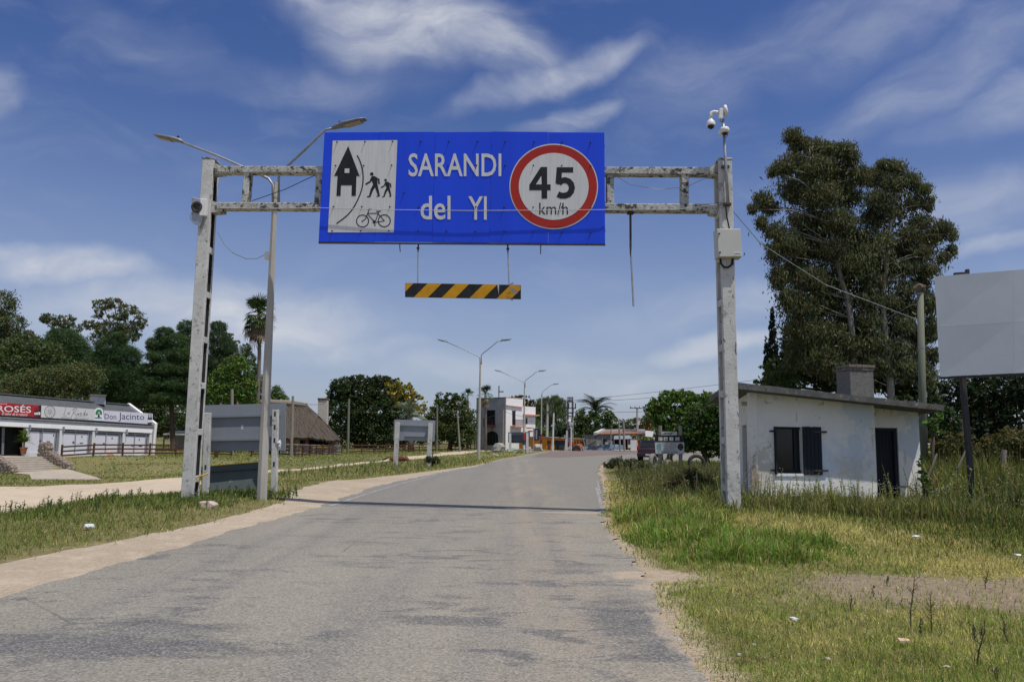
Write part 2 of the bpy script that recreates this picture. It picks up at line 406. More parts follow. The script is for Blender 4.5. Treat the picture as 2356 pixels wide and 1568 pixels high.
def copy_tree(o, parent=None):
    c = o.copy(); COL.objects.link(c)
    if parent: c.parent = parent
    for ch in list(KIDS.get(o, [])): copy_tree(ch, c)
    return c
KIDS = {}

class MB:
    def __init__(s, xf=None):
        s.v = []; s.f = []; s.xf = xf
    def add(s, vs, fs):
        n = len(s.v)
        for p in vs:
            p = Vector(p)
            s.v.append(s.xf @ p if s.xf else p)
        s.f += [tuple(i + n for i in f) for f in fs]
        return s
    def hexa(s, a, b):
        """two matching quads a (front) and b (back)"""
        return s.add(list(a) + list(b), [(0, 1, 2, 3), (7, 6, 5, 4), (0, 4, 5, 1), (1, 5, 6, 2), (2, 6, 7, 3), (3, 7, 4, 0)])
    def box(s, x0, x1, y0, y1, z0, z1):
        return s.hexa([(x0, y0, z0), (x1, y0, z0), (x1, y0, z1), (x0, y0, z1)], [(x0, y1, z0), (x1, y1, z0), (x1, y1, z1), (x0, y1, z1)])
    def bar(s, p, q, w_, h_, up=(0, 0, 1), w2=None, h2=None):
        p, q = Vector(p), Vector(q)
        d = (q - p).normalized(); up = Vector(up)
        a = d.cross(up)
        if a.length < 1e-4: a = d.cross(Vector((0, 1, 0)))
        a.normalize(); b = a.cross(d).normalized()
        w2 = w2 or w_; h2 = h2 or h_
        A = [p + a * sx * w_ / 2 + b * sy * h_ / 2 for sx, sy in ((-1, -1), (1, -1), (1, 1), (-1, 1))]
        B = [q + a * sx * w2 / 2 + b * sy * h2 / 2 for sx, sy in ((-1, -1), (1, -1), (1, 1), (-1, 1))]
        return s.hexa(A, B)
    def tube(s, pts, rad, n=8, cap=True):
        pts = [Vector(p) for p in pts]
        if not isinstance(rad, (list, tuple)): rad = [rad] * len(pts)
        vs = []; fs = []
        ref = None
        for i, p in enumerate(pts):
            d = (pts[min(i + 1, len(pts) - 1)] - pts[max(i - 1, 0)])
            d.normalize()
            if ref is None:
                ref = d.cross(Vector((0, 0, 1)))
                if ref.length < .05: ref = d.cross(Vector((0, 1, 0)))
            ref = (ref - d * ref.dot(d)).normalized()
            b = d.cross(ref)
            for k in range(n):
                t_ = 2 * math.pi * k / n
                vs.append(p + (ref * math.cos(t_) + b * math.sin(t_)) * rad[i])
        for i in range(len(pts) - 1):
            for k in range(n):
                fs.append((i * n + k, i * n + (k + 1) % n, (i + 1) * n + (k + 1) % n, (i + 1) * n + k))
        if cap:
            fs.append(tuple(range(n - 1, -1, -1))); fs.append(tuple((len(pts) - 1) * n + k for k in range(n)))
        return s.add(vs, fs)
    def lathe(s, prof, c=(0, 0, 0), n=16, axis=None):
        q = Vector((0, 0, 1)).rotation_difference(Vector(axis).normalized()) if axis else None
        vs = []; fs = []
        for r_, z_ in prof:
            for k in range(n):
                t_ = 2 * math.pi * k / n
                p = Vector((r_ * math.cos(t_), r_ * math.sin(t_), z_))
                vs.append((q @ p if q else p) + Vector(c))
        for i in range(len(prof) - 1):
            for k in range(n):
                fs.append((i * n + k, i * n + (k + 1) % n, (i + 1) * n + (k + 1) % n, (i + 1) * n + k))
        fs.append(tuple(range(n - 1, -1, -1))); fs.append(tuple((len(prof) - 1) * n + k for k in range(n)))
        return s.add(vs, fs)
    def prism(s, pts, off):
        """polygon pts (3-D, front) extruded by the vector off"""
        n = len(pts); off = Vector(off)
        vs = [Vector(p) for p in pts] + [Vector(p) + off for p in pts]
        fs = [tuple(range(n)), tuple(range(2 * n - 1, n - 1, -1))] + [(i, i + n, (i + 1) % n + n, (i + 1) % n) for i in range(n)]
        return s.add(vs, fs)
    def blob(s, c, r, n=9, m=6, jit=.12, seed=0):
        rr = random.Random(seed)
        vs = [Vector(c) + Vector((0, 0, -r[2]))]; fs = []
        for j in range(1, m):
            ph = -math.pi / 2 + math.pi * j / m
            for k in range(n):
                t_ = 2 * math.pi * (k + .5 * (j % 2)) / n
                q = 1 + rr.uniform(-jit, jit)
                vs.append(Vector(c) + Vector((r[0] * math.cos(ph) * math.cos(t_) * q, r[1] * math.cos(ph) * math.sin(t_) * q, r[2] * math.sin(ph) * q)))
        vs.append(Vector(c) + Vector((0, 0, r[2])))
        for k in range(n):
            fs.append((0, 1 + (k + 1) % n, 1 + k)); L = len(vs) - 1; b0 = 1 + (m - 2) * n
            fs.append((L, b0 + k, b0 + (k + 1) % n))
        for j in range(m - 2):
            for k in range(n):
                fs.append((1 + j * n + k, 1 + j * n + (k + 1) % n, 1 + (j + 1) * n + (k + 1) % n, 1 + (j + 1) * n + k))
        return s.add(vs, fs)
    def build(s, name, mat, parent=None, smooth=False, bevel=0.0, base=None, label=None):
        me = bpy.data.meshes.new(name)
        inv = None; base_ = None
        if parent is not None: inv = mw(parent).inverted()
        elif base is not None: base_ = Vector(base)
        vs = [inv @ p for p in s.v] if inv else ([p - base_ for p in s.v] if base_ else s.v)
        me.from_pydata([tuple(p) for p in vs], [], s.f)
        bm = bmesh.new(); bm.from_mesh(me)
        bmesh.ops.recalc_face_normals(bm, faces=bm.faces)
        if bevel:
            bmesh.ops.bevel(bm, geom=list(bm.edges), offset=bevel, segments=1, affect='EDGES', clamp_overlap=True)
        bm.to_mesh(me); bm.free()
        if smooth:
            me.shade_smooth()
        me.materials.append(mat)
        o = link(name, me, parent)
        if base_: o.location = base_
        if parent is not None: KIDS.setdefault(parent, []).append(o)
        if label: o['label'] = label
        return o

def np_mesh(name, verts, faces_n, cols, mat, parent=None, base=None, extra_tri=None):
    """big mesh from numpy: verts (N, k, 3) per face with k corners, cols (N, 3)"""
    N, k, _ = verts.shape
    V = verts.reshape(-1, 3).astype(np.float32)
    if base is not None: V = V - np.array(base, np.float32)
    me = bpy.data.meshes.new(name)
    me.vertices.add(N * k); me.vertices.foreach_set('co', V.ravel())
    me.loops.add(N * k); me.loops.foreach_set('vertex_index', np.arange(N * k, dtype=np.int32))
    me.polygons.add(N); me.polygons.foreach_set('loop_start', np.arange(0, N * k, k, dtype=np.int32))
    me.polygons.foreach_set('loop_total', np.full(N, k, np.int32))
    me.update(calc_edges=True)
    ca = me.color_attributes.new('Col', 'FLOAT_COLOR', 'POINT')
    c = np.ones((N * k, 4), np.float32); c[:, :3] = np.repeat(np.clip(cols, 0, 1), k, axis=0)
    ca.data.foreach_set('color', c.ravel())
    me.materials.append(mat)
    o = link(name, me, parent)
    if base is not None and parent is None: o.location = base
    if parent is not None: KIDS.setdefault(parent, []).append(o)
    return o

class Plane:
    """a flat face in the place (a board, a facade), used to set things out on it"""
    def __init__(s, p0, p1, p2):
        s.p = Vector(p0); n = (Vector(p1) - s.p).cross(Vector(p2) - s.p).normalized()
        if n.dot(Vector((0, 0, EYE)) - s.p) < 0: n = -n
        s.n = n
    def pt(s, uv, off=0.0):
        o = Vector((0, 0, EYE)); d = ray(*uv)
        k = (s.p - o).dot(s.n) / d.dot(s.n)
        return o + d * k + s.n * off
    def slab(s, mb, uvs, o0, o1):
        pts = [s.pt(q, o1) for q in uvs]
        return mb.prism(pts, s.n * (o0 - o1))
    def quad(s, mb, uvs, off, th=.004):
        return s.slab(mb, uvs, off - th, off)

FONTC = {}
def text2d(txt, bold=0.0):
    key = (txt, bold)
    if key in FONTC: return FONTC[key]
    cu = bpy.data.curves.new('lettering', 'FONT')
    cu.body = txt; cu.size = 1; cu.offset = bold; cu.resolution_u = 3
    ob = bpy.data.objects.new('lettering', cu)
    me = bpy.data.meshes.new_from_object(ob)
    vs = np.array([v.co[:2] for v in me.vertices]); fs = [tuple(p.vertices) for p in me.polygons]
    bpy.data.objects.remove(ob); bpy.data.curves.remove(cu); bpy.data.meshes.remove(me)
    lo, hi = vs.min(0), vs.max(0)
    FONTC[key] = ((vs - lo) / (hi - lo), fs)
    return FONTC[key]
def text_on(pl, txt, quad, off, mat, parent, name='lettering', bold=0.0, shear=0.0):
    """quad: print corners TL, TR, BR, BL"""
    vs, fs = text2d(txt, bold)
    TL, TR, BR, BL = [Vector((*q, 0)) for q in quad]
    mb = MB(); out = []
    for a, b in vs:
        p = (BL.lerp(BR, a)).lerp(TL.lerp(TR, a), b)
        out.append(pl.pt((p.x + shear * (b - .5), p.y), off))
    mb.add(out, fs)
    return mb.build(name, mat, parent)
def rectq(x0, y0, x1, y1, zz):
    return [zz(x0, y0), zz(x1, y0), zz(x1, y1), zz(x0, y1)]
def stroke(pl, mb, pts, wd, off, zz, th=.003):
    """a drawn line of width wd through print points"""
    P_ = [Vector((p[0], p[1])) for p in pts]
    L_, R_ = [], []
    for i, p in enumerate(P_):
        d = (P_[min(i + 1, len(P_) - 1)] - P_[max(i - 1, 0)]).normalized()
        n = Vector((-d.y, d.x))
        w_ = wd[i] if isinstance(wd, (list, tuple)) else wd
        L_.append(p + n * w_ / 2); R_.append(p - n * w_ / 2)
    poly = L_ + R_[::-1]
    pl.quad(mb, [zz(q.x, q.y) for q in poly], off, th)
def disc(pl, mb, cx, cy, rx, ry, off, zz, n=24, th=.003):
    pl.quad(mb, [zz(cx + rx * math.cos(2 * math.pi * k / n), cy + ry * math.sin(2 * math.pi * k / n)) for k in range(n)], off, th)
# ------------------------------------------------------------------ ground, road, track
ROAD_L = [(-4.9, -8), (-4.85, 3), (-4.8, 7.3), (-4.7, 9.2), (-4.5, 10.9), (-4.45, 13), (-4.3, 15.9), (-4.15, 18), (-4.2, 25), (-3.1, 34.8), (-2.0, 42), (-.4, 59), (1.8, 75.6), (4.5, 97), (10, 112), (18, 118), (70, 121)]
ROAD_R = [(1.0, -8), (1.2, 3), (1.35, 6.5), (1.42, 7.6), (1.6, 9.3), (1.6, 10.3), (1.64, 11.8), (1.7, 14.5), (2.2, 19), (3.2, 27.4), (4.2, 38), (5.2, 46), (6.5, 54.7), (8.5, 59), (13, 62), (30, 66), (70, 70)]
TRACK_NEAR = [(-9.6, 6), (-9.9, 12), (-10.6, 18), (-12, 25), (-12.8, 35), (-13.2, 45), (-12.5, 52), (-10.6, 58), (-8.0, 70), (-5.0, 92), (-1.5, 108)]
TRACK_FAR = [(-26, 6), (-26, 20), (-26, 33), (-25.5, 41), (-24, 46), (-20, 48.5), (-15.8, 56), (-12.4, 63), (-10.5, 76), (-8.0, 95), (-5, 112)]
SHOULDER = [(-6.5, -8), (-6.2, 5), (-5.95, 9), (-5.6, 12), (-5.25, 13.6), (-5.1, 17.9), (-6.0, 22), (-6.2, 28.8), (-4.3, 33.7), (-3.3, 38), (-2.2, 43), (-1.2, 50)]
CTRL = np.array([(-8, 17.5, .08), (-9, 14, .0), (-7, 10, .0), (-10, 8, -.1), (-6, 18.3, .1), (-5.8, 25, .02), (-7, 35, -.1), (-6, 42, -.08), (-5, 50, -.03), (-2.5, 60, 0), (1, 82, .1), (3.8, 102, .12),
                 (-12, 18, -.5), (-10.5, 12, -.3), (-14.5, 26, -.9), (-20, 35, -1.2), (-17, 45, -1.15), (-25, 45, -1.42), (-14, 54, -.9), (-10.5, 68, -.62), (-8, 85, -.45), (-5, 105, -.3), (-20, 20, -.85), (-26, 30, -1.2),
                 (-31, 56.5, -1.44), (-27, 53, -1.42), (-34.5, 56, -1.4), (-38, 53, -1.4), (-36, 61, -.5), (-28.5, 60, -.8), (-26, 65, -.42), (-33, 64, -.36), (-30, 68, -.38), (-20, 70, -.38), (-15, 86, -.34), (-18.6, 77, -.36), (-9, 104, -.3), (-5, 124, -.2), (-40, 63, -.38), (-45, 58, -.5), (-30, 90, -.3), (-60, 80, 0), (-60, 50, -.8), (-40, 40, -1.3), (-35, 25, -1.1), (-20, 6, -.8), (-60, 15, -.8),
                 (4.4, 15.8, .22), (5.7, 17.0, .14), (8, 17, .07), (5, 25, .05), (8, 35, .12), (7.5, 45, .1), (12, 20, .12), (10, 12, .08), (16, 18, .3), (20, 25, .5), (3, 8, .02), (8, 8, .05), (12, 30, .15), (12, 45, .1), (20, 58, .05), (40, 55, .3), (60, 40, .5), (30, 80, 0), (10, 125, .05), (30, 130, .1), (70, 130, .3),
                 (0, 220, .6), (100, 220, .8), (-120, 220, .3), (-200, 60, 0), (200, 60, 1), (0, -40, 0), (-60, -30, -.3), (60, -30, .3), (0, 500, 1), (-300, 400, 1), (300, 400, 1)])

def seg_dist(x, y, poly, closed=True):
    d = np.full(x.shape, 1e9); n = len(poly)
    for i in range(n if closed else n - 1):
        ax, ay = poly[i]; bx, by = poly[(i + 1) % n]
        vx, vy = bx - ax, by - ay
        t = np.clip(((x - ax) * vx + (y - ay) * vy) / (vx * vx + vy * vy + 1e-9), 0, 1)
        d = np.minimum(d, np.hypot(x - ax - t * vx, y - ay - t * vy))
    return d
def inside(x, y, poly):
    r = np.zeros(x.shape, bool); n = len(poly)
    for i in range(n):
        ax, ay = poly[i]; bx, by = poly[(i + 1) % n]
        c = ((ay > y) != (by > y)) & (x < (bx - ax) * (y - ay) / (by - ay + 1e-12) + ax)
        r ^= c
    return r
ROADP = ROAD_L + ROAD_R[::-1]
TRACKP = TRACK_NEAR + TRACK_FAR[::-1]
def sdf(x, y, poly):
    d = seg_dist(x, y, poly)
    return np.where(inside(x, y, poly), -d, d)
def sstep(a, b, x):
    t = np.clip((x - a) / (b - a), 0, 1)
    return t * t * (3 - 2 * t)
_H = RNG.random((64, 64))
def vnoise(x, y, s=1.0):
    x = np.asarray(x) * s + 100.3; y = np.asarray(y) * s + 57.7
    xi = np.floor(x).astype(int); yi = np.floor(y).astype(int); fx = x - xi; fy = y - yi
    fx = fx * fx * (3 - 2 * fx); fy = fy * fy * (3 - 2 * fy)
    h = lambda a, b: _H[a % 64, b % 64]
    return (h(xi, yi) * (1 - fx) + h(xi + 1, yi) * fx) * (1 - fy) + (h(xi, yi + 1) * (1 - fx) + h(xi + 1, yi + 1) * fx) * fy
def fnoise(x, y, s=1.0):
    return (vnoise(x, y, s) * .5 + vnoise(x, y, s * 2.1) * .3 + vnoise(x, y, s * 4.7) * .2)

def gz_arr(x, y):
    x = np.asarray(x, float); y = np.asarray(y, float)
    num = np.zeros(x.shape); den = np.zeros(x.shape)
    for cx, cy, cz in CTRL:
        w_ = 1 / ((x - cx) ** 2 + (y - cy) ** 2 + .8) ** 1.7
        num += w_ * cz; den += w_
    z = num / den
    d = sdf(x, y, ROADP)
    k = sstep(0.0, 3.0, d)
    z = z * k - .016 * (1 - sstep(.05, .9, d)) - .05 * sstep(-.15, -.7, d)
    z += (fnoise(x, y, .6) - .5) * .10 * sstep(.6, 4, d) * np.clip(np.hypot(x, y) / 15, .3, 1.5) * .7
    return z
def gz(x, y):
    return float(gz_arr(np.array([x]), np.array([y]))[0])
def ong(u, Y):
    """the spot on the ground at depth Y under print column u"""
    z_ = 0
    for _ in range(6):
        lo = at(u, 1000, Y); hi = at(u, 1200, Y)
        t_ = (z_ - lo.z) / (hi.z - lo.z)
        p = lo.lerp(hi, t_); z_ = gz(p.x, p.y)
    return Vector((p.x, Y, z_))
def upto(u, v, p):
    """height above spot p of print row v"""
    return at(u, v, p.y).z - p.z
def gpx(u, v):
    """where the sight line of a print pixel meets the ground"""
    d = ray(u, v); k = 3.0; o = Vector((0, 0, EYE))
    p = gnd(u, v, 0)
    for _ in range(12):
        z_ = gz(p.x, p.y); p = gnd(u, v, z_)
    return p

def axis(a, b, near, n0, grow):
    """grid line positions: fine in the middle, coarse far away"""
    out = [0.0]; st = n0
    while out[-1] < b:
        out.append(out[-1] + st)
        if out[-1] > near: st *= grow
    neg = [0.0]; st = n0
    while neg[-1] > a:
        neg.append(neg[-1] - st)
        if neg[-1] < -near: st *= grow
    return np.array(sorted(set(neg + out)))
gx = axis(-1500, 1500, 14, .45, 1.055); gy = axis(-60, 2500, 60, .6, 1.06)
GX, GY = np.meshgrid(gx, gy)
GZ = gz_arr(GX, GY)
nx, ny = len(gx), len(gy)
verts = np.stack([GX.ravel(), GY.ravel(), GZ.ravel()], 1)
idx = np.arange(nx * ny).reshape(ny, nx)
faces = np.stack([idx[:-1, :-1].ravel(), idx[:-1, 1:].ravel(), idx[1:, 1:].ravel(), idx[1:, :-1].ravel()], 1)
me = bpy.data.meshes.new('ground')
me.vertices.add(len(verts)); me.vertices.foreach_set('co', verts.astype(np.float32).ravel())
me.loops.add(faces.size); me.loops.foreach_set('vertex_index', faces.astype(np.int32).ravel())
me.polygons.add(len(faces)); me.polygons.foreach_set('loop_start', np.arange(0, faces.size, 4, dtype=np.int32)); me.polygons.foreach_set('loop_total', np.full(len(faces), 4, np.int32))
me.update(calc_edges=True); me.shade_smooth()
me.materials.append(groundmat('grassy_soil', (.175, .155, .068), (.135, .13, .05), (.25, .20, .11), .5, mask=True))
def ell(x, y, cx, cy, rx, ry, rot=0):
    dx, dy = x - cx, y - cy
    a, b = dx * math.cos(rot) + dy * math.sin(rot), -dx * math.sin(rot) + dy * math.cos(rot)
    return np.hypot(a / rx, b / ry)
def attr(nm, v):
    me.attributes.new(nm, 'FLOAT', 'POINT').data.foreach_set('value', v.astype(np.float32).ravel())
def bare_r(x, y): return np.minimum(ell(x, y, 7.6, 8.2, 4.2, 1.3, R(6)), ell(x, y, 4.2, 8.6, 1.3, .85))
attr('bare', np.clip(1.25 - .75 * bare_r(GX, GY), 0, 1))
attr('sand', np.clip(1.2 - .75 * np.minimum(np.minimum(ell(GX, GY, 1.75, 9.2, .75, .6), ell(GX, GY, 2.6, 17, .9, .5)), sdf(GX, GY, ROADP) / .45 + .35), 0, 1))
tag(link('ground', me), kind='structure')

def interp(poly, ts):
    p = np.array(poly); s = np.r_[0, np.cumsum(np.hypot(*np.diff(p, axis=0).T))]
    return np.stack([np.interp(ts * s[-1], s, p[:, 0]), np.interp(ts * s[-1], s, p[:, 1])], 1)
def ribbon(name, L, Rr, n, m, zoff, mat, jag=0.0, flat=None, js=3.0, pairs=False):
    """a sheet between two edge lines; flat = fixed height, otherwise it follows the ground"""
    ts = np.linspace(0, 1, n)
    if pairs:
        k = np.linspace(0, len(L) - 1, n); a = np.array(L); b = np.array(Rr); kk = np.arange(len(L))
        A = np.stack([np.interp(k, kk, a[:, 0]), np.interp(k, kk, a[:, 1])], 1); B = np.stack([np.interp(k, kk, b[:, 0]), np.interp(k, kk, b[:, 1])], 1)
    else:
        A = interp(L, ts); B = interp(Rr, ts)
    if jag:
        d = B - A; d /= np.linalg.norm(d, axis=1)[:, None]
        sc = np.clip(A[:, 1] / 12, .6, 2)
        A = A + d * ((fnoise(A[:, 0] + 9, A[:, 1], js) - .5) * jag * sc)[:, None]
        B = B + d * ((fnoise(B[:, 0], B[:, 1] + 5, js) - .5) * jag * sc)[:, None]
    w_ = np.linspace(0, 1, m)
    X = A[:, None, :] * (1 - w_)[None, :, None] + B[:, None, :] * w_[None, :, None]
    x = X[..., 0].ravel(); y = X[..., 1].ravel()
    z = np.full(x.shape, flat) if flat is not None else gz_arr(x, y) + zoff
    ix = np.arange(n * m).reshape(n, m)
    f = np.stack([ix[:-1, :-1].ravel(), ix[:-1, 1:].ravel(), ix[1:, 1:].ravel(), ix[1:, :-1].ravel()], 1)
    me = bpy.data.meshes.new(name)
    me.from_pydata(np.stack([x, y, z], 1).tolist(), [], f.tolist()); me.shade_smooth()
    me.materials.append(mat)
    bm = bmesh.new(); bm.from_mesh(me); bmesh.ops.recalc_face_normals(bm, faces=bm.faces)
    if sum(q.normal.z for q in bm.faces) < 0: bmesh.ops.reverse_faces(bm, faces=bm.faces)
    bm.to_mesh(me); bm.free()
    return tag(link(name, me), kind='structure')
M_ASPH = asphalt()
# equal-index edge pairs keep the cross joints of the road square to its run
ribbon('road', ROAD_L, ROAD_R, 520, 14, 0, M_ASPH, jag=.30, flat=0.0, js=2.2, pairs=True)
M_SAND = groundmat('pale_sand', (.41, .335, .25), (.35, .285, .21), (.45, .375, .29), .35)
M_TRACK = groundmat('dirt_track', (.50, .415, .305), (.44, .36, .26), (.54, .45, .34), .25, .6)
ribbon('sand_shoulder', SHOULDER, [(p[0] + .4, p[1]) for p in ROAD_L[:11]], 240, 10, .013, M_SAND, jag=.5)
ribbon('dirt_track', TRACK_NEAR, TRACK_FAR, 150, 34, .018, M_TRACK, jag=1.2, js=.8)
# faded edge lines
M_LINE = pm('faded_road_paint', (.36, .35, .34), (.24, .232, .225), 5, rough=.8, bump=.1, spots=[((.17, .165, .16), 9, .50)])
def linestrip(name, pts, wd, z_):
    c = interp(pts, np.linspace(0, 1, 90))
    d = np.gradient(c, axis=0); d /= np.linalg.norm(d, axis=1)[:, None]; nrm = np.stack([-d[:, 1], d[:, 0]], 1)
    w_ = wd * (.75 + .5 * fnoise(c[:, 0], c[:, 1], 1.5))[:, None]
    A = c + nrm * w_ / 2; B = c - nrm * w_ / 2
    vs = [(x, y, z_) for x, y in A] + [(x, y, z_) for x, y in B]; n = len(c)
    me = bpy.data.meshes.new(name); me.from_pydata(vs, [], [(i, i + 1, n + i + 1, n + i) for i in range(n - 1)]); me.materials.append(M_LINE)
    return tag(link(name, me), kind='structure')
def onroad(pts): return [tuple(gnd(u, v)[:2]) for u, v in pts]
linestrip('edge_line', onroad([(760, 1163), (800, 1150), (858, 1131), (940, 1107), (1035, 1084), (1095, 1073)]), .11, .004)
linestrip('edge_line', onroad([(1387, 1178), (1380, 1150), (1372, 1120)]), .08, .004)
linestrip('edge_line', onroad([(1381, 1135), (1377, 1118), (1374, 1104)]), .05, .004)
M_PAVE = groundmat('reddish_paving', (.20, .155, .14), (.17, .135, .122), (.22, .18, .165), .3, 1.5)
ribbon('reddish_paving', [(1.8, 66), (2.6, 75.6), (5.2, 97), (10.4, 111), (17, 117)], [(4.5, 66), (8, 75), (14, 88), (22, 98), (30, 104)], 60, 10, 0, M_PAVE, jag=.4, flat=.005)
# the raised verge with the pedestal across the side road
def strip_slab(name, poly, z0, z1, mat):
    mb = MB(); mb.prism([(x, y, z1) for x, y in poly], (0, 0, z0 - z1))
    return tag(mb.build(name, mat), kind='structure')
strip_slab('pavement', [(13.5, 103), (28, 99), (34, 99), (34, 108), (14.5, 110)], -.1, .13, M_SAND)

# ------------------------------------------------------------------ grass
STRAW = np.array((.52, .44, .215)); OLIVE = np.array((.31, .315, .105)); GREEN = np.array((.19, .27, .058)); LUSH = np.array((.19, .33, .065)); DARK = np.array((.10, .145, .05)); BROWN = np.array((.32, .25, .14))
def blades(name, zone_t, zone_y, n, hfun, cfun, dfun, gain=1.0, wfac=.0011, wmin=.0035, bend=.5, power=2, seg2=False, label=None):
    """scatter grass blades: zone_t = range of x/y, zone_y = range of depth"""
    th = RNG.uniform(*zone_t, n); ly = RNG.uniform(math.log(zone_y[0]), math.log(zone_y[1]), n)
    y = np.exp(ly); x = th * y
    d = dfun(x, y)
    k = RNG.random(n) < d
    x, y = x[k], y[k]; n = len(x)
    h = hfun(x, y) * RNG.uniform(.45, 1.25, n)
    c = cfun(x, y) * (RNG.uniform(.42, 1.5, n) * (.70 + .6 * fnoise(x + 5, y, 2.6)) * gain)[:, None]
    z = gz_arr(x, y) - .01
    z = np.where(sdf(x, y, TRACKP) < 0, z + .03, z)
    w_ = np.maximum(wmin, wfac * y) * RNG.uniform(.7, 1.3, n)
    a = RNG.uniform(0, 2 * math.pi, n); b = RNG.uniform(0, 2 * math.pi, n)
    s = np.stack([np.cos(a), np.sin(a), np.zeros(n)], 1) * w_[:, None] / 2
    ln = RNG.random(n) ** .7 * bend
    lean = np.stack([np.cos(b) * ln, np.sin(b) * ln, np.sqrt(np.maximum(.15, 1 - ln ** 2))], 1) * h[:, None]
    p = np.stack([x, y, z], 1)
    if seg2:
        mid = p + lean * np.array((.35, .35, .62)); tip = p + lean
        tip[:, 2] -= h * ln * .25
        q1 = np.stack([p - s, p + s, mid + s * .75, mid - s * .75], 1)
        q2 = np.stack([mid - s * .75, mid + s * .75, tip + s * .08, tip - s * .08], 1)
        V = np.concatenate([q1, q2]); C = np.concatenate([c * .9, c])
    else:
        V = np.stack([p - s, p + s, p + lean], 1); C = c
    o = np_mesh(name, V, 0, C, M_GRASS)
    return tag(o, kind='stuff', label=label)
def mixc(ws, x):
    out = np.zeros((len(x), 3)); tot = np.zeros(len(x))
    for c, w_ in ws:
        w_ = np.clip(w_, 0, None); out += w_[:, None] * c; tot += w_
    return out / (tot[:, None] + 1e-6)
def pick(ws, x):
    W = np.stack([np.clip(w_, 0, None) * np.ones(len(x)) for _, w_ in ws], 1); W /= W.sum(1, keepdims=True) + 1e-9
    r = RNG.random(len(x)); cum = np.cumsum(W, 1)
    i = (r[:, None] > cum).sum(1).clip(0, len(ws) - 1)
    return np.array([c for c, _ in ws])[i]
def offroad(x, y, soft=.35):
    return sstep(-.05, soft, sdf(x, y, ROADP) + (fnoise(x, y, 1.3) - .5) * .5)
HUT = [(5.3, 18.2), (10.6, 18.9), (11.2, 22.8), (5.9, 22.4)]
def bare_k(x, y):
    return 1 - sstep(.55, 1.2, bare_r(x, y) + (fnoise(x, y, 1.2) - .5) * .8)
# short dry turf, right of the road
def dR(x, y):
    sand = 1 - sstep(.7, 1.2, ell(x, y, 1.62, 9.35, .6, .5))
    return offroad(x, y) * (1 - .84 * bare_k(x, y)) * (1 - sand) * (~inside(x, y, HUT)) * (.35 + .65 * sstep(.25, .5, fnoise(x, y, .8)))
def cR(x, y):
    g = fnoise(x + 31, y, .45); g2 = fnoise(x, y + 17, 1.1)
    far = sstep(11, 16, y)
    return pick([(STRAW, .95 * sstep(.62, .38, g) + .12), (OLIVE, .40 + .3 * g2), (GREEN, sstep(.45, .70, g) * .6 + .12 * far), (BROWN, .30 * sstep(.5, .7, g2) + .08), (DARK, .14 + .2 * far)], x)
def hR(x, y):
    return .035 + .075 * fnoise(x, y, .7) + .10 * sstep(10.5, 15, y) * fnoise(x, y + 9, .5)
blades('turf', (.1, .85), (4.4, 30), 360000, hR, cR, dR, 1.18, wfac=.0014, bend=1.45, label='short dry olive turf on the verge beside the road')
# lush clump of long blades
def lushk(x, y):
    a = ell(x, y, 3.35, 11.2, 1.15, 1.05, R(10)); b = ell(x, y, 3.0, 14.8, 1.0, 2.4, R(-5)); c = ell(x, y, 2.75, 12.6, .8, 1.4)
    return 1 - sstep(.35, 1.45, np.minimum(np.minimum(a, b), c) + (fnoise(x, y, 1.3) - .5) * 1.5)
blades('tall_grass', (.13, .45), (9.3, 18.5), 46000, lambda x, y: .05 + .27 * lushk(x, y) ** 1.6 * (.5 + fnoise(x, y, 1.4)) + .1 * sstep(13, 16, y), lambda x, y: pick([(LUSH, .45 * sstep(15, 12, y) + .2), (GREEN, .3 + 0 * x), (OLIVE, .35 + .3 * sstep(12, 16, y)), (STRAW, .2 + 0 * x)], x), lambda x, y: lushk(x, y) * offroad(x, y, .2), wfac=.0014, bend=.75, seg2=True, label='lush clump of long green grass blades by the road edge')
# rank weeds from the gantry back to the hotel sign
def dRW(x, y):
    k = sstep(.1, 1.6, sdf(x, y, ROADP)) * sstep(14.2, 17, y + (fnoise(x, y, .6) - .5) * 3) * (~inside(x, y, HUT))
    return k * (.25 + .75 * sstep(.3, .55, fnoise(x, y, .5)))
def hRW(x, y):
    q = sstep(.3, 3.0, sdf(x, y, ROADP))
    return (.08 + .46 * q * fnoise(x + 3, y, .5) * (.25 + 1.5 * fnoise(x, y, 1.7))) * (1 + .5 * (1 - sstep(.6, 1.3, ell(x, y, 6.5, 37, 2.6, 4)))) * (1 - .35 * sstep(24, 34, y))
blades('rank_weeds', (.09, .62), (14, 52), 120000, hRW, lambda x, y: pick([(OLIVE, .45 + 0 * x), (GREEN, .18 + .3 * sstep(25, 40, y)), (DARK, .55 + .5 * fnoise(x, y, .4)), (STRAW, .2 * sstep(36, 18, y) + .03), (BROWN, .3 * sstep(34, 16, y))], x), dRW, .85, bend=.6, seg2=True, label='rank weedy grass standing round the concrete hut')
# weeds on the far right, under and behind the billboard
def dFR(x, y):
    return sstep(10.6, 12.2, y + (fnoise(x, y, .5) - .5) * 2.5 - .18 * (x - 6)) * (~inside(x, y, HUT)) * sstep(5.0, 7.5, x)
blades('rank_weeds', (.36, 1.0), (10.5, 32), 80000, lambda x, y: .10 + .42 * sstep(7, 11, x) * fnoise(x, y, .6) * (.3 + 1.4 * fnoise(x, y, 1.7)) + .75 * sstep(9, 12, x) * sstep(14.5, 18, y) * (.4 + fnoise(x, y, .7)), lambda x, y: pick([(OLIVE, .45 + 0 * x), (GREEN, .25 + 0 * x), (DARK, .35 + .5 * fnoise(x, y, .5)), (STRAW, .1 + 0 * x), (BROWN, .3 * sstep(14, 20, y))], x), dFR, .72, bend=.6, seg2=True, label='tall olive weeds growing beneath the blank billboard')
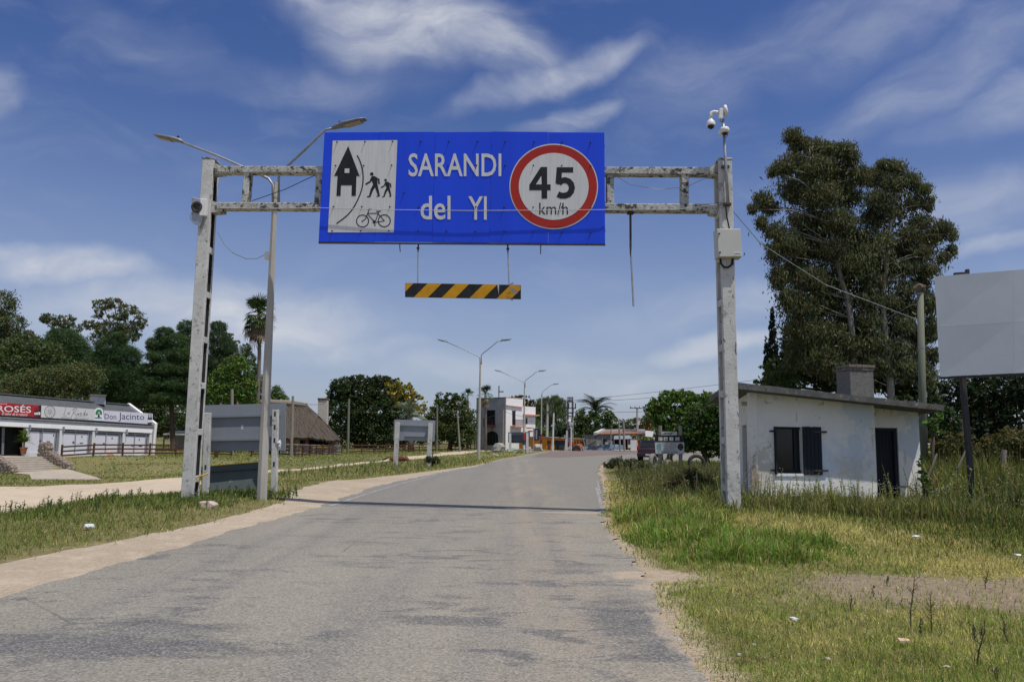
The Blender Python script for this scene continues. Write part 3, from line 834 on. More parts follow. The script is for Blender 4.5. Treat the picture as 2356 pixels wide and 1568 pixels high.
# left-hand verge between road and dirt track
def sh_d(x, y):
    p = np.array(SHOULDER); xs = np.interp(y, p[:, 1], p[:, 0])
    xs = np.where(y > 50, np.interp(y, [q[1] for q in ROAD_L], [q[0] for q in ROAD_L]) - .5, xs)
    return xs - x                                             # >0 on the grass side
def dL(x, y):
    nr = np.interp(y, [p[1] for p in TRACK_NEAR], [p[0] for p in TRACK_NEAR])
    j = (fnoise(x, y, .9) - .5)
    return sstep(-.35, .9, sh_d(x, y) + j * .9) * sstep(-.5, .8, x - nr + j * 1.6) * (y < 104)
def hump(x, y):
    return 1 - sstep(.5, 1.2, np.minimum(np.minimum(ell(x, y, -8.0, 17.0, 2.2, 1.6), ell(x, y, -9.4, 15.5, 1.6, 1.8)), ell(x, y, -6.2, 19.6, 1.3, 1.5)) + (fnoise(x, y, .8) - .5) * .5)
def hL(x, y):
    return .06 + .11 * fnoise(x, y, .8) + .12 * hump(x, y) * fnoise(x, y, 1.0) + .10 * sstep(30, 45, y) * fnoise(x, y, .3)
def cL(x, y):
    g = fnoise(x + 11, y + 3, .5); e = sstep(1.0, .1, sh_d(x, y))
    return pick([(STRAW, .16 + .6 * e - .2 * g + .25 * sstep(20, 30, y)), (OLIVE, .6 + 0 * x), (GREEN, .25 + .6 * sstep(.4, .65, g)), (DARK, .22 + .5 * hump(x, y)), (BROWN, .1 + 0 * x)], x)
blades('verge_grass', (-1.25, .02), (4.8, 104), 390000, hL, cL, dL, .90, bend=1.1, label='olive verge grass between the road and the dirt track')
blades('rank_weeds', (-.62, -.27), (13.5, 23), 11000, lambda x, y: .04 + .22 * fnoise(x, y, 1.3), lambda x, y: pick([(DARK, .45 + 0 * x), (GREEN, .45 + 0 * x), (OLIVE, .3 + 0 * x), (STRAW, .06 + 0 * x)], x), lambda x, y: hump(x, y) * dL(x, y) * .8, bend=.5, seg2=True, wfac=.0013, label='dark weeds round the foot of the gantry column')
# the mown bank rising to the brown fence, and lawns beyond
APRON = [(-34.6, 55.0), (-32.6, 58.4), (-26.5, 51), (-25.0, 48.6), (-28.5, 47.3), (-31.5, 52)]
TERRACE = [(-40.5, 55.5), (-34.2, 55.0), (-32.6, 58.3), (-35.0, 60.2), (-31.0, 69), (-32.5, 73), (-44, 62)]
def dB(x, y):
    return (~inside(x, y, APRON)) * (~inside(x, y, TERRACE)) * sstep(0, 1.5, np.where(y < 112, np.interp(y, [p[1] for p in TRACK_FAR], [p[0] for p in TRACK_FAR]), 0) - x + (fnoise(x, y, .3) - .5) * 3)
def cB(x, y):
    g = fnoise(x, y, .12)
    s = sstep(64, 54, y) * sstep(-28, -22, x)
    return pick([(STRAW, .10 + .45 * s + .35 * (.6 - g)), (OLIVE, .6 + 0 * x), (DARK, .25 + 0 * x), (GREEN, .3 + .35 * sstep(.4, .6, g) + .35 * sstep(-24, -30, x))], x)
blades('lawn', (-1.0, -.03), (34, 125), 150000, lambda x, y: .07 + .09 * fnoise(x, y, .4), cB, dB, .88, bend=1.0, wfac=.0016, label='mown lawn on the bank below the brown fence')
# ------------------------------------------------------------------ gantry
YL, YR = 18.0, 15.8
def gy(u): return YL + (YR - YL) * (u - 450) / (1680 - 450)
pl0, pl1 = at(439, 1143, YL), at(487, 373, YL)
pr0, pr1 = at(1682, 1166, YR), at(1662, 376, YR)
pl0.z = gz(pl0.x, pl0.y) - .05; pr0.z = gz(pr0.x, pr0.y) - .05
gantry = thing('sign_gantry', 'tall mouldy white concrete gantry spanning the asphalt road', 'gantry', (pl0.x, pl0.y, pl0.z + .05))
def column(p0, p1, side):
    """channel-section post, open towards the road (side = +1 opens to +x), with battens across the opening"""
    ax = (p1 - p0).normalized(); X = Vector((1, 0, 0)) - ax * ax.x; X.normalize(); Y = Vector((0, 1, 0))
    H = (p1 - p0).length
    mb = MB(Matrix((X, Y, ax)).transposed().to_4x4().copy() if False else Matrix.Translation(p0) @ Matrix((X, Y, ax)).transposed().to_4x4())
    w_, d1, d2 = .27, .105, .09
    for z0 in [0]:
        mb.box(-w_ / 2, w_ / 2, -.235, -.235 + d1, 0, H)                      # flange facing the traffic
        m1 = MB(mb.xf); m1.box(-w_ / 2 + .004, w_ / 2 - .03, .235 - d2, .235, 0, H - .02)      # flange behind
        m1.build('back_flange', POSTW, gantry, bevel=.008)
        mb2 = MB(mb.xf); xa = -w_ / 2 if side > 0 else w_ / 2 - .08
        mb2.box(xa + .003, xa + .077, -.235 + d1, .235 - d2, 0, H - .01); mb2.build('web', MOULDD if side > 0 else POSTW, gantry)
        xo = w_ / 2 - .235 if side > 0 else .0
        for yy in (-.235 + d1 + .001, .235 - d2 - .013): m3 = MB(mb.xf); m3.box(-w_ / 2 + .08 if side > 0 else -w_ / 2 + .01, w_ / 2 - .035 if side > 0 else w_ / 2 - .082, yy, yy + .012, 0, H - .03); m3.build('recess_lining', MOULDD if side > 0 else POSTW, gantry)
    o = mb.build('column', POSTW, gantry, bevel=.012)
    xf = Matrix.Translation(p0) @ Matrix((X, Y, ax)).transposed().to_4x4()
    for i in range(7):
        z0 = .42 + i * (H - 1.6) / 6 * 1.0
        m2 = MB(xf); xb = w_ / 2 - .055 if side > 0 else -w_ / 2 - .003
        m2.box(xb, xb + .058, -.235 + d1 - .0, .235 - d2, z0, z0 + .14)
        m2.build('batten', POSTW, gantry, bevel=.006)
    # cap block
    m3 = MB(xf); m3.box(-w_ / 2 - .01, w_ / 2 + .01, -.245, .245, H, H + .04); m3.build('cap', MOULD, gantry, bevel=.01)
column(pl0, pl1, 1); column(pr0, pr1, -1)
BUP = Vector((0, 0, 1))
def gp(u, v, dy=0): return at(u, v, gy(u) + dy)
for (ua, va, ub, vb) in ((505, 393, 1646, 397), (500, 476, 1652, 481)):
    MB().bar(gp(ua, va), gp(ub, vb), .26, .15).build('beam', MOULD, gantry, bevel=.012)
for u, v0, v1 in ((572, 400, 470), (737, 400, 470), (905, 400, 470), (1075, 400, 470), (1235, 400, 470), (1403, 403, 475), (1574, 403, 475)):
    MB().bar(gp(u + (6 if u < 600 else 4 if u < 800 else 0) * -1, v1), gp(u, v0), .15, .24, up=(0, 1, 0)).build('strut', MOULD, gantry, bevel=.01)
# haunches where the beams meet the columns
for (u, v, s) in ((498, 386, 1), (496, 474, 1), (1650, 388, -1), (1655, 476, -1)):
    p = gp(u, v)
    MB().prism([p + Vector((-.05 * s, -.132, .10)), p + Vector((.22 * s, -.132, -.02)), p + Vector((.22 * s, -.132, -.17)), p + Vector((-.05 * s, -.132, -.19))], (0, .264, 0)).build('haunch', MOULD, gantry)

tape = MB(); p_ = at(462, 1098, 17.74); tape.hexa([p_ + Vector(q) for q in ((-.05, 0, -.10), (-.01, 0, -.11), (.03, 0, .03), (-.02, 0, .05))], [p_ + Vector(q) for q in ((-.05, .01, -.10), (-.01, .01, -.11), (.03, .01, .03), (-.02, .01, .05))]); tape.tube([p_ + Vector((-.08, .02, .02)), p_ + Vector((.02, -.01, .04)), p_ + Vector((.14, .04, .09))], .018, 5)
tag(tape.build('plastic_tape', YELP, base=p_), 'scrap of yellow tape knotted low on the gantry column', 'tape')
# ------------------------------------------------------------------ the blue sign
zs = Z(1250, 480, 1.8848)
sTL, sTR, sBR, sBL = at(*zs(90, 93), 17.2), at(*zs(2201, 93), 16.02), at(*zs(2207, 932), 16.07), at(*zs(45, 918), 17.26)
SP = Plane(sBL, sBR, (sTL + sTR) / 2)
sign = thing('road_sign', 'large blue overhead place-name board with pictogram and 45 km/h disc', 'road sign', (sBL + sBR) / 2)
seam_t = [90, 503, 925, 1350, 1776, 2201]; seam_b = [45, 468, 900, 1335, 1776, 2207]
topy = [93, 91, 90, 88, 91, 93]; boty = [918, 918, 920, 925, 930, 932]
for i in range(5):
    g = 1.3
    jy = (0, -1, 1, -1, 1)[i]
    q = [zs(seam_t[i] + (g if i else 0), topy[i] + jy), zs(seam_t[i + 1] - g, topy[i + 1] + jy), zs(seam_b[i + 1] - g, boty[i + 1] + jy), zs(seam_b[i] + (g if i else 0), boty[i] + jy)]
    mb = MB(); SP.slab(mb, q, -.035 + (i % 2) * .002, (i % 2) * .003)
    mb.build('panel', SBLUE, sign, bevel=.003)
for t_ in (.12, .37, .63, .88):
    mb = MB(); mb.bar(sBL.lerp(sTL, t_) + SP.n * -.06, sBR.lerp(sTR, t_) + SP.n * -.06, .05, .06); mb.build('back_rail', DKSTEEL, sign)
mb = MB(); mb.bar(sBL + SP.n * -.02 - Vector((0, 0, .02)), sBR + SP.n * -.02 - Vector((0, 0, .02)), .05, .03); mb.build('bottom_angle', DKSTEEL, sign)
mb = MB(); SP.quad(mb, [zs(153, 157), zs(640, 153), zs(613, 847), zs(117, 847)], .007); pict = mb.build('pictogram_panel', SWHITE, sign)
zp = Z(1280, 540, 3.733)
mb = MB()
SP.quad(mb, [zp(*p) for p in [(423, 168), (593, 614), (547, 615), (537, 910), (473, 910), (478, 752), (315, 752), (309, 911), (248, 911), (265, 613), (213, 613)]], .011)
mb.build('house_symbol', BLK, pict)
mb = MB(); SP.quad(mb, [zp(373, 503), zp(442, 503), zp(440, 569), zp(371, 569)], .0135); mb.build('house_window', SWHITE, pict)
mb = MB(); stroke(SP, mb, [(556, 305), (585, 358), (610, 420), (628, 480), (641, 550), (646, 620), (645, 690), (638, 750), (625, 815), (600, 890), (565, 970), (525, 1050), (475, 1125), (420, 1190), (350, 1250), (300, 1285), (250, 1322)], 17, .011, zp)
mb.build('boundary_arc', BLK, pict)
def walker(ox, oy, k, name):
    f = lambda p: (ox + (p[0] - 776) * k, oy + (p[1] - 584) * k)
    mb = MB()
    disc(SP, mb, ox, oy, 26 * k, 26 * k, .011, zp)
    SP.quad(mb, [zp(*f(p)) for p in [(768, 628), (790, 614), (815, 614), (850, 635), (858, 650), (860, 700), (858, 745), (845, 775), (800, 770), (795, 730), (775, 690), (760, 660)]], .011)
    for pts, wd in (([(772, 645), (752, 698), (692, 732)], 24), ([(835, 645), (878, 664), (884, 722)], 24), ([(822, 745), (778, 815), (745, 918)], [52, 40, 26]), ([(838, 745), (858, 820), (884, 912)], [46, 40, 24])):
        stroke(SP, mb, [f(p) for p in pts], [q * k for q in wd] if isinstance(wd, list) else wd * k, .0108, zp, .0026)
    for c, r in (((692, 732), 13), ((884, 724), 13), ((752, 698), 12), ((880, 664), 12)):
        disc(SP, mb, *f(c), r * k, r * k, .0106, zp, 12, .0024)
    for q in ([(703, 918), (735, 908), (758, 914), (756, 930), (702, 930)], [(845, 912), (868, 904), (896, 908), (896, 916), (850, 926)]):
        SP.quad(mb, [zp(*f(p)) for p in q], .0104, .0022)
    mb.build(name, BLK, pict)
walker(776, 584, 1.0, 'adult_symbol'); walker(981, 675, .73, 'child_symbol')
mb = MB()
for cx, cy in ((638, 1284), (962, 1281)):
    stroke(SP, mb, [(cx + 90 * math.cos(2 * math.pi * k / 32), cy + 89 * math.sin(2 * math.pi * k / 32)) for k in range(33)], 14, .011, zp)
for pts, wd in (([(632, 1290), (680, 1255), (733, 1125)], 13), ([(717, 1114), (738, 1103), (773, 1104)], 13), ([(715, 1170), (872, 1170)], 13), ([(714, 1180), (806, 1288)], 12), ([(872, 1172), (828, 1295)], 12),
                ([(872, 1178), (964, 1281)], 12), ([(966, 1282), (838, 1303)], 11), ([(874, 1146), (870, 1176)], 13), ([(820, 1300), (822, 1352)], 9), ([(808, 1268), (808, 1300)], 9), ([(808, 1350), (834, 1350)], 8)):
    stroke(SP, mb, pts, wd, .0106, zp, .0026)
SP.quad(mb, [zp(*p) for p in [(836, 1134), (917, 1131), (905, 1146), (870, 1152), (855, 1148)]], .0104)
disc(SP, mb, 812, 1300, 23, 25, .0102, zp); disc(SP, mb, 632, 1290, 11, 11, .0102, zp, 12)
mb.build('bicycle_symbol', BLK, pict)
for a in (('SARANDI', rectq(725, 252, 1424, 427, zs)), ('del', rectq(815, 572, 1041, 752, zs)), ('YI', rectq(1175, 576, 1314, 752, zs))):
    text_on(SP, a[0], a[1], .0085, SWHITE, sign, bold=.012)
mb = MB(); disc(SP, mb, 1819, 502, 334, 322, .008, zs, 64); lim = mb.build('speed_disc', SWHITE, sign)
mb = MB(); disc(SP, mb, 1819, 502, 326, 313, .0115, zs, 64); mb.build('red_ring', SRED, lim)
mb = MB(); disc(SP, mb, 1819, 502, 263, 252, .015, zs, 64); mb.build('white_field', SWHITE, lim)
# digits drawn as heavy strokes
mb = MB(); SP.quad(mb, [zs(*p) for p in [(1722, 356), (1770, 356), (1770, 487), (1796, 487), (1796, 531), (1770, 531), (1770, 594), (1728, 594), (1728, 531), (1636, 531), (1636, 490)]], .0185)
mb.build('numeral', BLK, lim)
mb = MB(); SP.quad(mb, [zs(*p) for p in [(1726, 424), (1728, 487), (1686, 487)]], .0205, .0018); mb.build('numeral_counter', SWHITE, lim)
mb = MB(); stroke(SP, mb, [(1850, 560), (1875, 572), (1905, 572), (1932, 562), (1950, 540), (1957, 512), (1950, 485), (1932, 464), (1906, 455), (1880, 459), (1858, 478)], 46, .0185, zs)
SP.quad(mb, [zs(*p) for p in [(1842, 358), (1966, 358), (1966, 398), (1881, 398), (1877, 452), (1860, 490), (1833, 480)]], .0181, .0026)
mb.build('numeral', BLK, lim)
text_on(SP, 'km/h', rectq(1710, 624, 1927, 714, zs), .0185, BLK, lim, bold=-.002)
bolt_me = None
for x, y in [(187, 168), (397, 166), (605, 163), (176, 345), (387, 345), (598, 343), (160, 654), (373, 654), (584, 655), (150, 836), (365, 836), (576, 836), (812, 343), (1022, 343), (1238, 343), (1451, 343), (1667, 344), (1880, 346), (2098, 348),
             (800, 656), (1013, 655), (1232, 656), (1445, 657), (1665, 658), (1880, 658), (2098, 662), (817, 163), (1028, 164), (1243, 163), (1453, 164), (1671, 165), (1881, 167), (2097, 170), (690, 548), (795, 836), (1009, 838), (1227, 840), (1443, 840), (1664, 842), (1880, 845), (2097, 848)]:
    p = SP.pt(zs(x, y), .02)
    if bolt_me is None:
        mb = MB(); mb.lathe([(.017, -.016), (.017, 0), (.008, .002), (.008, .03)], (0, 0, 0), 8, SP.n)
        b = mb.build('bolt', DKSTEEL); bolt_me = b.data
        b.parent = sign; KIDS.setdefault(sign, []).append(b)
    else:
        b = link('bolt', bolt_me, sign)
    b.location = p - sign.location
# cable stretched across the face of the sign
def wire(name, pts, rad, mat, label, cat='cable', group=None, sag=0.0, n=10, ret=False):
    pp = [Vector(p) for p in pts]
    if len(pp) == 2:
        a, b = pp; pp = [a.lerp(b, t) - Vector((0, 0, sag * 4 * t * (1 - t))) for t in np.linspace(0, 1, n)]
    mb = MB(); mb.tube(pp, rad, 5, False)
    o = mb.build(name, mat, base=pp[0])
    return tag(o, label, cat, group)
WIREG = pm('grey_cable', (.42, .42, .42), (.34, .34, .34), 4, bump=0); WIREB = pm('black_cable', (.02, .02, .022), None, 4, bump=0)
wire('cable', [at(500, 478, 17.76), at(620, 480, 17.54), SP.pt(zs(50, 668), .07), SP.pt(zs(600, 684), .085), SP.pt(zs(1200, 691), .085), SP.pt(zs(2205, 683), .07), at(1560, 482, 15.85), at(1652, 470, 15.55)], .008, WIREG, 'thin pale cable strung across the face of the blue sign')
wire('cable', [at(580, 462, 17.62), at(655, 436, 17.5), at(736, 398, 17.38)], .009, WIREB, 'black cable sloping between the gantry beams beside the blue sign')
wire('cable', [at(1412, 402, 16.2), at(1450, 425, 16.12), at(1515, 436, 16.0), at(1580, 430, 15.93), at(1640, 402, 15.82)], .007, WIREG, 'slack cable drooping between the gantry beams under the mast')

# ------------------------------------------------------------------ clearance marker
MP_ = [at(*zs(697, 1227), 16.85), at(*zs(1570, 1242), 16.4), at(*zs(1570, 1350), 16.42), at(*zs(697, 1334), 16.87)]
HP = Plane(MP_[3], MP_[2], MP_[0])
haz = thing('clearance_marker', 'black and yellow striped clearance bar hanging below the blue sign', 'clearance marker', (MP_[2] + MP_[3]) / 2)
mb = MB(); HP.slab(mb, [zs(697, 1227), zs(1570, 1242), zs(1570, 1350), zs(697, 1334)], -.03, 0); mb.build('plate', SBLKP, haz, bevel=.004)
def ytop(x): return 1228.5 + (x - 697) * 15 / 873
def ybot(x): return 1333 + (x - 697) * 16 / 873
def stripe(xa, xb):
    # leaning stripe clipped to the plate
    q = []
    for x in (xa, xb): q.append((x, ytop(x)))
    for x in (xb - 103, xa - 103): q.append((x, ybot(x)))
    out = []
    lo, hi = 699, 1568
    for i in range(4):
        a, b = q[i], q[(i + 1) % 4]
        for lim_, sg in ((lo, 1), (hi, -1)): pass
        out.append(a)
    def clip(poly, lim_, sg):
        res = []
        for i in range(len(poly)):
            a, b = poly[i], poly[(i + 1) % len(poly)]
            ia, ib = (a[0] - lim_) * sg >= 0, (b[0] - lim_) * sg >= 0
            if ia: res.append(a)
            if ia != ib:
                t = (lim_ - a[0]) / (b[0] - a[0]); res.append((lim_, a[1] + t * (b[1] - a[1])))
        return res
    out = clip(clip(out, lo, 1), hi, -1)
    mb = MB(); HP.quad(mb, [zs(*p) for p in out], .004, .0035); mb.build('stripe', SYEL, haz)
for xa, xb in ((660, 763), (868, 973), (1077, 1180), (1287, 1392), (1492, 1600)): stripe(xa, xb)
mb = MB()
for q in ([(1483, 1258), (1530, 1280), (1550, 1308), (1522, 1312), (1497, 1282)], [(1490, 1350), (1512, 1352), (1508, 1366)], [(1488, 1238), (1512, 1224), (1520, 1234), (1500, 1242)]):
    HP.quad(mb, [zs(*p) for p in q], .03, .004)
mb.build('bent_bracket', GALV, haz)
mb = MB(); HP.quad(mb, [zs(1393, 1240), (zs(1408, 1240)), zs(1404, 1300), zs(1410, 1330), zs(1402, 1300)], .0075); mb.build('paint_streak', WHITE, haz)
for (xa, ya, xb, yb, xc, yc) in ((797, 925, 795, 1000, 790, 1232), (1470, 930, 1473, 1000, 1480, 1245)):
    mb = MB(); mb.tube([SP.pt(zs(xa, ya), -.02), at(*zs(xb, yb), HP.pt(zs(xb, 1270), -.06).y)], .018, 6); h = mb.build('hanger', DKSTEEL, haz)
    mb = MB(); mb.tube([at(*zs(xb, yb - 10), HP.pt(zs(xb, 1270), -.05).y), HP.pt(zs(xc, yc + 10), -.03)], .014, 6); mb.build('hanger_tube', GALV, haz)
    mb = MB(); mb.blob(at(*zs(xb, ya + 40), HP.pt(zs(xb, 1270), -.06).y), (.035, .03, .03)); mb.build('coupling', DKSTEEL, h)
zc = Z(2400, 380, 1.743)
rod = thing('hanging_rod', 'loose steel rod dangling from the gantry beam', 'rod', at(*zc(232, 1470), 16.13))
mb = MB(); mb.tube([at(*zc(212, 812), 16.18), at(*zc(213, 1050), 16.18), at(*zc(213, 1130), 16.18)], [.024, .024, .012], 6); mb.build('upper_rod', DKSTEEL, rod)
mb = MB(); mb.tube([at(*zc(215, 1120), 16.16), at(*zc(220, 1200), 16.15), at(*zc(233, 1470), 16.13)], .020, 6); mb.build('lower_rod', GALV, rod)
mb = MB(); p = at(*zc(212, 818), 16.18); mb.box(p.x - .07, p.x + .07, p.y - .06, p.y + .06, p.z - .04, p.z + .05); mb.build('clamp', DKSTEEL, rod, bevel=.01)
for (xa, ya, xb, yb, xc, yc) in ((657, 925, 657, 955, 662, 992), (1720, 935, 1720, 970, 1720, 1010)):
    mb = MB(); mb.tube([SP.pt(zs(xa, ya), -.02), SP.pt(zs(xb, yb), -.01), SP.pt(zs(xc, yc), 0)], .012, 5)
    tag(mb.build('bent_rod', DKSTEEL, base=SP.pt(zs(xa, ya), -.02)), 'short bent rod sticking out under the blue sign ' + ('near its pictogram' if xa < 1000 else 'below its speed disc'), 'rod')

# ------------------------------------------------------------------ cameras, cabinet, lamp box on the columns
zm = Z(2700, 380, 3.016)
YM = 15.50
mast = thing('camera_mast', 'steel pipe mast strapped to the gantry column carrying cameras', 'mast', at(*zm(640, 1320), YM))
mb = MB(); mb.tube([at(*zm(640, 1320), YM), at(*zm(612, 850), YM), at(*zm(572, 165), YM)], [.034, .032, .026], 10); mb.build('pipe', GALV, mast, smooth=True)
for x, y in ((597, 875), (620, 1325)):
    p = at(*zm(x + 12, y), YM + .07); mb = MB(); mb.box(p.x - .09, p.x + .06, p.y - .08, p.y + .14, p.z - .025, p.z + .025); mb.build('strap', DKSTEEL, mast)
cam = thing('dome_camera', 'white dome camera on a curved gooseneck arm atop the mast', 'security camera', at(*zm(430, 410), YM))
mb = MB(); mb.tube([at(*zm(560, 225), YM), at(*zm(520, 212), YM), at(*zm(470, 205), YM), at(*zm(440, 215), YM), at(*zm(430, 240), YM), at(*zm(430, 285), YM)], [.04, .038, .036, .036, .036, .036], 10); mb.build('gooseneck', WPLAST, cam, smooth=True)
c = at(*zm(432, 365), YM); s_ = (at(*zm(486, 365), YM) - at(*zm(378, 365), YM)).length / 2
mb = MB(); mb.lathe([(.3 * s_, 1.55 * s_), (.45 * s_, 1.3 * s_), (.85 * s_, .85 * s_), (.98 * s_, .4 * s_), (1.0 * s_, .05 * s_), (1.0 * s_, -.1 * s_), (.8 * s_, -.15 * s_)], c, 20); mb.build('housing', WPLAST, cam, smooth=True)
mb = MB(); mb.lathe([(.78 * s_, -.12 * s_), (.74 * s_, -.4 * s_), (.55 * s_, -.7 * s_), (.25 * s_, -.86 * s_), (.02, -.9 * s_)], c, 16); mb.build('dome', GLASSD, cam, smooth=True)
mb = MB(); mb.bar(at(*zm(553, 285), YM - .05), at(*zm(560, 165), YM - .05), .10, .06, up=(0, 1, 0)); mb.build('bracket', WPLAST, cam, bevel=.01)
cam = thing('dome_camera', 'small white dome camera halfway up the mast', 'security camera', at(*zm(598, 480), YM - .08))
c = at(*zm(600, 440), YM - .1); s_ = .095
mb = MB(); mb.lathe([(.2 * s_, .95 * s_), (.8 * s_, .85 * s_), (1.0 * s_, .5 * s_), (1.0 * s_, -.3 * s_), (.8 * s_, -.35 * s_)], c, 16); mb.build('housing', WPLAST, cam, smooth=True)
mb = MB(); mb.lathe([(.62 * s_, -.3 * s_), (.55 * s_, -.65 * s_), (.3 * s_, -.85 * s_), (.02 * s_, -.9 * s_)], c, 12); mb.build('dome', GLASSD, cam, smooth=True)
mb = MB(); mb.bar(c + Vector((-.1, .02, 0)), c + Vector((-.03, .10, 0)), .06, .09); mb.build('bracket', WPLAST, cam)
ant = thing('dish_antenna', 'little round white antenna at the very top of the mast', 'antenna', at(*zm(620, 230), YM))
c = at(*zm(612, 190), YM); mb = MB(); mb.lathe([(.02, -.05), (.11, -.03), (.125, 0), (.11, .03), (.02, .045)], c, 16, (1, -.35, .1)); mb.build('dish', WPLAST, ant, smooth=True)
mb = MB(); mb.tube([at(*zm(575, 190), YM), c], .025, 6); mb.build('arm', GALV, ant)
wire('cable', [at(*zm(545, 290), YM), at(*zm(545, 318), YM), at(*zm(560, 330), YM), at(*zm(578, 300), YM)], .007, WIREB, 'black cable loop just below the camera bracket on the mast')
wire('cable', [at(*zm(632, 460), YM - .1), at(*zm(632, 490), YM - .1), at(*zm(612, 515), YM - .05)], .007, WIREB, 'black cable loop under the small dome camera')
cab = thing('control_cabinet', 'pale grey metal control cabinet bolted to the gantry column', 'cabinet', at(*zc(905, 1130), 15.43))
cq = [at(*zc(812, 932), 15.43), at(*zc(980, 932), 15.43), at(*zc(990, 1130), 15.43), at(*zc(822, 1130), 15.43)]
CPl = Plane(cq[3], cq[2], (cq[0] + cq[1]) / 2)
mb = MB(); CPl.slab(mb, [zc(812, 932), zc(980, 932), zc(990, 1130), zc(822, 1130)], -.26, 0)
CAB = pm('pale_cabinet_paint', (.50, .50, .47), (.46, .46, .43), 3, bump=.03, rough=.5)
mb.build('body', CAB, cab, bevel=.008)
mb = MB(); CPl.slab(mb, [zc(815, 935), zc(978, 935), zc(987, 1127), zc(825, 1127)], .001, .018); mb.build('door', CAB, cab, bevel=.006)
for x, y in ((829, 968), (834, 1098)):
    mb = MB(); mb.lathe([(.018, 0), (.018, .02), (.01, .025)], CPl.pt(zc(x, y), .018), 10, CPl.n); mb.build('lock', DKSTEEL, cab)
mb = MB(); CPl.quad(mb, rectq(928, 1096, 983, 1121, zc), .021, .002); mb.build('label_plate', WPLAST, cab)
text_on(CPl, 'QB0002', rectq(931, 1102, 980, 1116, zc), .0225, BLK, cab, bold=.01)
mb = MB(); p0, p1 = zc(985, 935), zc(993, 1130)
wire('cable', [at(*zc(838, 1135), 15.56), at(*zc(842, 1175), 15.54), at(*zc(865, 1200), 15.52), at(*zc(895, 1200), 15.52), at(*zc(920, 1180), 15.54), at(*zc(926, 1135), 15.56)], .022, WIREB, 'thick black cable looping under the control cabinet')
wire('cable', [at(*zc(876, 765), 15.48), at(*zc(885, 850), 15.50), at(*zc(902, 930), 15.54)], .016, WIREB, 'black cable running down the mast into the control cabinet')
zl = Z(500, 400, 1.742)
fl = thing('floodlight', 'small angled floodlight box clamped to the outer side of the gantry column', 'floodlight', at(*zl(510, 800), 17.84))
p = at(*zl(510, 765), 17.79)
mb = MB(); mb.prism([p + Vector(q) for q in ((-.13, -.1, .28), (.13, -.1, .22), (.16, -.1, -.26), (.10, -.1, -.44), (-.10, -.1, -.26))], (0, .14, 0)); mb.build('housing', GALV, fl, bevel=.01)
mb = MB(); mb.lathe([(.13, 0), (.13, .05), (.09, .055), (.07, .02)], p + Vector((0.02, -.105, .03)), 16, (0, -1, 0)); mb.build('lens_ring', DKSTEEL, fl, smooth=False)
mb = MB(); q = at(*zl(553, 750), 17.70); mb.box(q.x - .09, q.x + .06, q.y - .05, q.y + .07, q.z - .2, q.z + .2); mb.build('junction_box', WPLAST, fl, bevel=.01)
wire('cable', [at(*zl(505, 760), 17.68), at(*zl(460, 790), 17.68), at(*zl(455, 830), 17.70), at(*zl(485, 865), 17.72), at(*zl(530, 868), 17.74)], .008, WIREG, 'pale cable looping from the floodlight to the column')

# ------------------------------------------------------------------ lamp posts
L1 = at(604, 1112, 18.35); L1.z = gz(L1.x, L1.y)
ltop = at(634, 420, 18.35)
LH = ltop.z - L1.z; LX = ltop.x - L1.x
def lamp(base, scale=1.0, arms=(1, 1), rings=False, label='', sway=0.0):
    r = thing('street_lamp', label, 'street lamp', base, 0, 'concrete street lamps along the road')
    B = Vector(base); k = scale
    top = B + Vector((sway, 0, LH * k))
    mb = MB(); mb.tube([B - Vector((0, 0, .1)), B.lerp(top, .5), top], [.122 * k, .094 * k, .056 * k], 8); mb.build('pole', CONC, r)
    T0 = Vector((604 / 1, 0, 0))
    def o(u, v, Y):        # a point read off the nearest lamp, moved to this one
        q = at(u, v, Y) - L1
        return B + Vector(((q.x - LX) * k + sway, q.y * k, q.z * k))
    if arms[0]:
        mb = MB(); mb.tube([o(628, 470, 18.3), o(628, 425, 18.3), o(618, 411, 18.3), o(590, 398, 18.35), o(500, 358, 18.6), o(418, 327, 18.85)], [.033 * k] * 4 + [.030 * k] * 2, 8); mb.build('arm', GALV, r, smooth=True)
        a, b = o(420, 326, 18.85), o(357, 313, 19.0)
        head(r, a, b, k)
    if arms[1]:
        mb = MB(); mb.tube([o(641, 468, 18.4), o(641, 408, 18.4), o(647, 395, 18.35), o(700, 346, 18.1), o(748, 299, 17.9), o(770, 294, 17.85)], [.033 * k] * 4 + [.030 * k] * 2, 8); mb.build('arm', GALV, r, smooth=True)
        a, b = o(768, 294, 17.85), o(842, 275, 17.6)
        head(r, a, b, k)
    for z_ in (.95, .9):
        p = B.lerp(top, z_); mb = MB(); mb.lathe([(.066 * k, -.02), (.066 * k, .02)], p, 10); mb.build('band', GALV, r)
    if rings:
        for (z0, z1, m) in ((.055, .115, WHITE), (.115, .185, BLUEP), (.185, .285, REDP)):
            a, b = B.lerp(top, z0), B.lerp(top, z1)
            mb = MB(); mb.tube([a, b], [(.123 - z0 * .058) * k + .006, (.123 - z1 * .058) * k + .006], 8); mb.build('painted_band', m, r)
    return r
